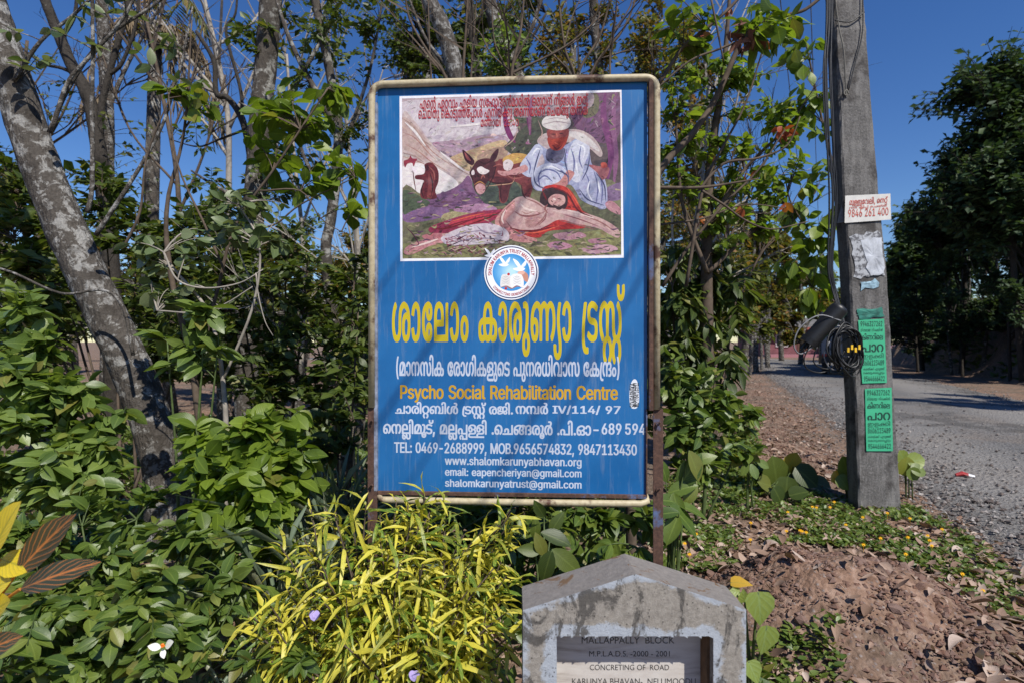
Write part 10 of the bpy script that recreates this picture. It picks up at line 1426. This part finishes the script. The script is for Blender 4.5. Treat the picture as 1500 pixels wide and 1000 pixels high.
for i, (px, d) in enumerate(((1395, 24), (1415, 27), (1440, 23), (1462, 28), (1480, 22), (1350, 33), (1372, 30))):
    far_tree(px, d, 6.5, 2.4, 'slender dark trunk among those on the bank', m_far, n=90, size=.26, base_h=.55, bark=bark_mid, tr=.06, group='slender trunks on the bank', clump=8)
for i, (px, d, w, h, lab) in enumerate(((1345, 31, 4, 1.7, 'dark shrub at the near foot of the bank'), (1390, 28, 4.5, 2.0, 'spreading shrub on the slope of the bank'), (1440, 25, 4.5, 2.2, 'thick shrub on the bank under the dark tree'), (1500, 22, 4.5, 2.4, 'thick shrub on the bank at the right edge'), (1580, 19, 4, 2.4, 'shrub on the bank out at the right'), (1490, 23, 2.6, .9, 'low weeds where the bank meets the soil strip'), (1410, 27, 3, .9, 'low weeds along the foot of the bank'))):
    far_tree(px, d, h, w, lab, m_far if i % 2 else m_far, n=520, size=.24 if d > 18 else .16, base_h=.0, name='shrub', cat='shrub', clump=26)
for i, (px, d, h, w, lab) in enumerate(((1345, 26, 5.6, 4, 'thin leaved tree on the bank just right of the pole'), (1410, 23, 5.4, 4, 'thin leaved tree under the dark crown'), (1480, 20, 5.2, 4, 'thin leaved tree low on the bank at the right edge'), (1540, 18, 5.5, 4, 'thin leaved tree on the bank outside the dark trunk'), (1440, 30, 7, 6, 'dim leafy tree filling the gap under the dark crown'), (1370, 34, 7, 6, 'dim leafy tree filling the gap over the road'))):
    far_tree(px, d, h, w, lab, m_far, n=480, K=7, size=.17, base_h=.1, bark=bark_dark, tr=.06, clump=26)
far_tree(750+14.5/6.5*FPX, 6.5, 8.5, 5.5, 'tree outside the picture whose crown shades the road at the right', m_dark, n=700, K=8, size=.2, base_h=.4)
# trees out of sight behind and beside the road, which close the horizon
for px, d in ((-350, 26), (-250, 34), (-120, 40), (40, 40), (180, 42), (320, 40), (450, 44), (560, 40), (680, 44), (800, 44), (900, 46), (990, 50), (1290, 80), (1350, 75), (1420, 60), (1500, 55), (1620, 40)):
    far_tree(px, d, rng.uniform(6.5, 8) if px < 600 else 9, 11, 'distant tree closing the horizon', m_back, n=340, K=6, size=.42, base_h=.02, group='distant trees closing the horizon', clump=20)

# ================================================================== GROUND DETAIL
def inpoly(px_, py_, poly):
    x, y = px_, py_; c_ = np.zeros(len(x), bool); n = len(poly)
    for i in range(n):
        x1, y1 = poly[i]; x2, y2 = poly[(i+1) % n]
        c_ ^= ((y1 > y) != (y2 > y)) & (x < (x2-x1)*(y-y1)/(y2-y1+1e-9)+x1)
    return c_
def scatter_px(n, poly, near=1.6, farr=40):
    """ground points whose place falls in a patch of verge"""
    P_ = np.array(poly, float); x0, y0 = P_.min(0); x1, y1 = P_.max(0); out = []
    m = 0
    while m < n:
        a_ = rng.uniform(x0, x1, n*3); b = rng.uniform(max(y0, 520), y1, n*3); k = inpoly(a_, b, poly); a_, b = a_[k], b[k]
        d = EYE*FPX/(b-500); w_ = rng.random(len(d)) < np.clip((d/ d.max())**1.0, .05, 1); a_, d = a_[w_], d[w_]
        x = (a_-750)/FPX*d; out.append(np.stack([x, d], 1)); m += len(x)
        if len(out) > 40: break
    q_ = np.concatenate(out)[:n]; z = hz(q_[:, 0], q_[:, 1]); return np.column_stack([q_, z])
# creeping ground cover with small yellow flowers
cov = empty('ground_cover', (2.0, 3.4, 0), 'carpet of creeping green leaves dotted with small yellow flowers at the pole foot', 'ground cover plants')
A1 = [(975, 700), (1075, 705), (1160, 725), (1250, 735), (1340, 745), (1420, 790), (1490, 850), (1520, 900), (1470, 890), (1400, 850), (1330, 830), (1280, 808), (1190, 796), (1110, 800), (1040, 815), (990, 790)]
c1 = scatter_px(2600, A1); c2 = scatter_px(420, [(1380, 860), (1470, 890), (1500, 930), (1420, 900)]); c3 = scatter_px(90, [(1120, 965), (1230, 970), (1230, 1040), (1100, 1040)]); c4 = scatter_px(160, [(980, 790), (1080, 830), (1060, 860), (980, 830)])
c5 = scatter_px(130, [(1060, 800), (1110, 810), (1080, 880), (1050, 870)])
C_ = np.concatenate([c1, c2, c3, c4]); m_ = fbm(C_[:, 0]*3, C_[:, 1]*3, 3) > -.16; C_ = C_[m_ | (np.arange(len(C_)) > 3000)]
kk = 5; Pc = np.repeat(C_, kk, 0)+rng.normal(size=(len(C_)*kk, 3))*[.018, .018, .006]+[0, 0, .02]; az = rng.random(len(Pc))*6.28
foliage('leaves', Pc, norm(np.stack([np.cos(az), np.sin(az), rng.uniform(.1, .9, len(az))], 1)), norm(np.array((0, 0, 1.))+rng.normal(size=Pc.shape)*.4), rng.uniform(.024, .05, len(Pc)), T_OV[:2], m_cover, cov)
fl = [(1003, 797), (1020, 784), (1100, 763), (1099, 789), (1146, 807), (1152, 774), (1175, 776), (1190, 741), (1196, 742), (1222, 735), (1239, 767), (1172, 774), (1181, 778), (1264, 757), (1290, 788), (1300, 752), (1333, 760), (1327, 812), (1359, 785), (1365, 800), (1362, 792), (1147, 799), (1154, 748), (1216, 741), (1265, 797), (1010, 816), (1380, 776), (1410, 842), (1440, 868), (1330, 787)]
for px, py in fl:
    d = (EYE-.06)*FPX/(py-500); p_ = PX(px, py, d); p_[2] = float(hz(p_[0], p_[1]))+.065; g = G()
    V_ = []; n = 16
    for i in range(n): a_ = i/n*6.28; r_ = (.017 if i % 2 == 0 else .008); V_.append((p_[0]+r_*math.cos(a_), p_[1]-.004*math.sin(a_)+r_*math.sin(a_)*.7, p_[2]+r_*math.sin(a_)*.6+.003))
    V_.append((p_[0], p_[1], p_[2])); g.add(V_, [(i, (i+1) % n, n) for i in range(n)]); g.tube([p_-np.array((0, 0, .001)), p_+np.array((0, -.002, .004))], .004, 6)
    g.tube([p_-np.array((0, 0, .065)), p_], .0012, 4); g.build('flower', m_petal, cov)
# fallen leaves
def litter(n, poly, size, lift=.012): 
    q_ = scatter_px(n, poly); q_[:, 2] += lift+rng.random(len(q_))*.012; az = rng.random(len(q_))*6.28
    return q_, norm(np.stack([np.cos(az), np.sin(az), rng.normal(size=len(q_))*.22], 1)), norm(np.array((0, 0, 1.))+rng.normal(size=(len(q_), 3))*.38), size*rng.uniform(.5, 1.25, len(q_))
verge = [(1080, 545), (1115, 550), (1180, 600), (1250, 680), (1330, 735), (1420, 770), (1530, 860), (1560, 1010), (1100, 1010), (1060, 870), (990, 830), (970, 760), (1060, 700), (1090, 620)]
foot = [(1100, 880), (1250, 900), (1400, 830), (1530, 880), (1560, 1060), (1100, 1060)]
behind = [(860, 780), (1100, 800), (1070, 900), (860, 880)]
q1 = [litter(3600, verge, .072), litter(420, foot, .08, .015), litter(300, behind, .085), litter(620, [(1340, 800), (1420, 800), (1530, 870), (1560, 1000), (1400, 960), (1380, 870)], .085, .015), litter(260, [(1230, 930), (1420, 900), (1500, 1060), (1200, 1060)], .09, .015), litter(500, [(0, 900), (770, 900), (770, 1100), (0, 1100)], .08)]
Pq, Dq, Uq, Sq = [np.concatenate([a_[i] for a_ in q1]) for i in range(4)]
onm = ((Pq[:, 0]-1.62)/.8)**2+((Pq[:, 1]-2.82)/.62)**2 < 1; keep = ~onm | (rng.random(len(Pq)) < .10); Pq, Dq, Uq, Sq = Pq[keep], Dq[keep], Uq[keep], Sq[keep]
app = Sq/Pq[:, 1]*np.where((Pq[:, 0]/Pq[:, 1]*FPX+750 < 1500) & ((EYE-Pq[:, 2])/Pq[:, 1]*FPX < 505) & (Pq[:, 0] > .6), 1, 0); idx = np.argsort(-app)[:280]
lm = []
for V_, F_, U_ in T_DRY:
    me = bpy.data.meshes.new('fallen_leaf'); me.from_pydata(V_.tolist(), [], F_); me.update(); me.polygons.foreach_set('use_smooth', [True]*len(me.polygons)); ul = me.uv_layers.new(name='UVMap'); li = np.array([l.vertex_index for l in me.loops]); ul.data.foreach_set('uv', U_[li].ravel().astype(np.float32)); me.materials.append(m_drygr); lm.append(me)
X_, Y_, Z_ = rot_frames(Pq, Dq, Uq, Sq)
for i in idx:
    o = bpy.data.objects.new('fallen_leaf', lm[rng.integers(4)]); COL.objects.link(o); s_ = Sq[i]
    o.matrix_basis = Matrix([[X_[i][k]*s_, Y_[i][k]*s_, Z_[i][k]*s_, Pq[i][k]] for k in range(3)]+[[0, 0, 0, 1]])
    tag(o, 'curled dry brown leaf lying on the verge soil', 'fallen leaf', 'fallen leaves on the verge')
kp = np.ones(len(Pq), bool); kp[idx] = False
lt = foliage('leaf_litter', Pq[kp], Dq[kp], Uq[kp], Sq[kp], T_DRY, m_drygr, None); tag(lt, 'scattered dry brown leaf litter over the verge', 'leaf litter')
# one dead leaf on the memorial's roof and a few twigs
p_ = PX(893, 838, 1.585); p_[2] += .004; o = bpy.data.objects.new('fallen_leaf', lm[1]); COL.objects.link(o); tag(o, 'single brown leaf lying on the sloping top of the memorial stone', 'fallen leaf')
Xl = norm(np.array((.2, .9, .1))); Yl = norm(np.array((.85, 0, .42))); Zl = np.cross(Xl, Yl); o.matrix_basis = Matrix([[Xl[k]*.045, Yl[k]*.045, Zl[k]*.045, p_[k]-Yl[k]*.02] for k in range(3)]+[[0, 0, 0, 1]])
# stones
def stone_mesh(seed):
    import bmesh
    bm = bmesh.new(); bmesh.ops.create_icosphere(bm, subdivisions=1, radius=1); r2 = random.Random(seed)
    for v in bm.verts: v.co = Vector((v.co.x*(1+r2.uniform(-.3, .3)), v.co.y*(.8+r2.uniform(-.3, .2)), v.co.z*(.6+r2.uniform(-.2, .15))))
    V_ = np.array([v.co[:] for v in bm.verts]); F_ = [tuple(v.index for v in f.verts) for f in bm.faces]; bm.free(); return V_, F_, np.zeros((len(V_), 2))
ST = [stone_mesh(i) for i in range(5)]
lod_st = [(np.array([(1, 0, 0), (-.9, .2, 0), (.1, 1, .1), (-.1, -.9, 0), (0, .1, .7), (0, 0, -.5)]), [(0, 2, 4), (2, 1, 4), (1, 3, 4), (3, 0, 4), (2, 0, 5), (1, 2, 5), (3, 1, 5), (0, 3, 5)], np.zeros((6, 2)))]
k = N('grey_stone'); a = k.n('Attribute', _attribute_name='rnd'); oi = k.n('ObjectInfo'); r_ = k.math('FRACT', k.math('ADD', a.outputs['Fac'], oi.outputs['Random'])); nz = k.noise(k.co('Object'), 40, 5)
col = k.mix(k.ramp(nz, [(.3, (0, 0, 0)), (.7, (.5, .5, .5))]), k.ramp(r_, [(0, (.07, .065, .065)), (.5, (.15, .145, .14)), (.85, (.26, .25, .24)), (1, (.4, .38, .36))]), (.18, .12, .09)); k.bump(nz, .5, .005); stonem = k.set(col, .9, .2)
k = N('earthy_stone'); a = k.n('Attribute', _attribute_name='rnd'); oi = k.n('ObjectInfo'); r_ = k.math('FRACT', k.math('ADD', a.outputs['Fac'], oi.outputs['Random'])); nz = k.noise(k.co('Object'), 40, 5)
col = k.mix(k.ramp(nz, [(.3, (0, 0, 0)), (.7, (.8, .8, .8))]), k.ramp(r_, [(0, (.07, .05, .042)), (.5, (.14, .10, .085)), (1, (.22, .17, .15))]), (.20, .10, .065)); k.bump(nz, .5, .005); stonee = k.set(col, .95, .15)
def stones(n, P_, s0, s1, tm, mat, name, parent=None, label=None, cat=None, parts=0):
    az = rng.random(len(P_))*6.28; D_ = np.stack([np.cos(az), np.sin(az), rng.normal(size=len(P_))*.2], 1); sz = s0*(s1/s0)**(rng.random(len(P_))**2.2)
    P_ = P_+np.array((0, 0, 1.))*sz[:, None]*.15
    o = foliage(name, P_, norm(D_), np.tile([0, 0, 1.], (len(P_), 1))+rng.normal(size=P_.shape)*.2, sz, tm, mat, parent, parts=parts, smooth=False, partname='stone')
    if label: tag(o, label, cat)
    return o
redge = []
for side, n in ((0, 15000), (1, 4000)):
    y = 2.2+(30 if side == 0 else 34)*rng.random(n)**2.0; e_ = xl(y) if side == 0 else xr(y); off = rng.normal(size=n)*(.35 if side == 0 else .4)+(.25 if side == 0 else -.2); off = np.where(rng.random(n) < .3, np.abs(rng.normal(size=n))*1.2*(1 if side == 0 else -1), off); x = e_+off; redge.append(np.column_stack([x, y, np.maximum(hz(x, y), np.where((x > xl(y)) & (x < xr(y)), .03+.03*np.sin(np.pi*np.clip((x-xl(y))/(xr(y)-xl(y)), 0, 1)), -1))]))
stones(0, np.concatenate(redge), .006, .032, lod_st, stonem, 'gravel', None, 'loose grey gravel along the edges of the road', 'gravel')
mc = 8000; a_ = rng.random(mc)*6.28; r_ = np.sqrt(rng.random(mc)); mp = np.column_stack([1.62+.95*r_*np.cos(a_), 2.82+.8*r_*np.sin(a_)]); mp = np.column_stack([mp, hz(mp[:, 0], mp[:, 1])])
me_ = empty('earth_mound', (1.62, 2.82, float(hz(1.62, 2.82))-.02), 'heap of reddish earth and stones beside the memorial stone', 'earth mound')
stones(0, mp, .004, .024, lod_st, stonee, 'clods', me_)
mp2 = mp[rng.choice(mc, 290)]; stones(0, mp2, .012, .042, ST, stonee, 'stone', me_, parts=290)
vp = scatter_px(5200, [(1085, 560), (1120, 560), (1200, 640), (1260, 700), (1240, 720), (1080, 700), (1070, 640)]); stones(0, vp, .006, .03, lod_st, stonee, 'soil_clods', None, 'reddish clods of soil along the verge', 'soil clods')
vg = scatter_px(2600, foot); stones(0, vg, .004, .016, lod_st, stonee, 'soil_crumbs', None, 'crumbs of dry soil near the mound foot', 'soil crumbs')
# grass and weeds along the verge edge
wd = scatter_px(900, [(1075, 600), (1100, 600), (1110, 700), (1180, 720), (1060, 740), (1060, 660)]); kk = 4; Pw = np.repeat(wd, kk, 0)+rng.normal(size=(len(wd)*kk, 3))*[.02, .02, .01]+[0, 0, .03]; az = rng.random(len(Pw))*6.28
o = foliage('verge_weeds', Pw, norm(np.stack([np.cos(az), np.sin(az), rng.uniform(.3, 1.2, len(az))], 1)), norm(np.array((0, 0, 1.))+rng.normal(size=Pw.shape)*.4), rng.uniform(.03, .07, len(Pw)), T_OV[:1], m_cover, None); tag(o, 'small green weeds on the soil at the shrub edge', 'weeds')
gl = rng.uniform(-6, 1.0, 9000); gy_ = rng.uniform(2.0, 10, 9000); gp = np.column_stack([gl, gy_, hz(gl, gy_)+.01]); gp = np.repeat(gp, 3, 0)+rng.normal(size=(27000, 3))*[.03, .03, .01]+[0, 0, .04]; az = rng.random(len(gp))*6.28
o = foliage('undergrowth', gp, norm(np.stack([np.cos(az), np.sin(az), rng.uniform(.4, 1.4, len(az))], 1)), norm(np.array((0, 0, 1.))+rng.normal(size=gp.shape)*.5), rng.uniform(.05, .11, len(gp)), T_0, m_muss, None); tag(o, 'low green undergrowth covering the soil beneath the bushes', 'undergrowth')
by = rng.uniform(10, 42, 9000); bx = xr(by)+2.6+9*rng.random(9000)**1.3; bp = np.column_stack([bx, by, hz(bx, by)]); bp = bp[(fbm(bx*.5, by*.5, 3) > -.1) | (bp[:, 2] > 2.4)]; az = rng.random(len(bp))*6.28
o = foliage('bank_growth', bp, norm(np.stack([np.cos(az), np.sin(az), rng.uniform(.2, 1.2, len(az))], 1)), norm(np.array((0, 0, 1.))+rng.normal(size=bp.shape)*.5), rng.uniform(.15, .4, len(bp)), T_0, m_dark, None); tag(o, 'dark low growth clothing the earth bank beyond the road', 'undergrowth')
# a bit of rubbish by the road: crushed red and white carton
cb = PX(1415, 703, 5.75); cb[2] = float(hz(cb[0], cb[1]))+.03; rb_ = empty('crushed_carton', cb, 'small crushed red and white carton lying on the roadside gravel', 'litter')
g = G(); g.tube([cb+np.array((-.09, .02, .02)), cb+np.array((-.03, .01, .035)), cb+np.array((.02, 0, .02))], [.015, .024, .019], 7, rough=.2); g.build('body', plain('carton_red', (.35, .03, .03), .5), rb_)
g = G(); g.tube([cb+np.array((.02, 0, .02)), cb+np.array((.07, -.02, .012))], [.019, .015], 7, rough=.2); g.build('end', plain('carton_white', (.6, .6, .62), .5), rb_)
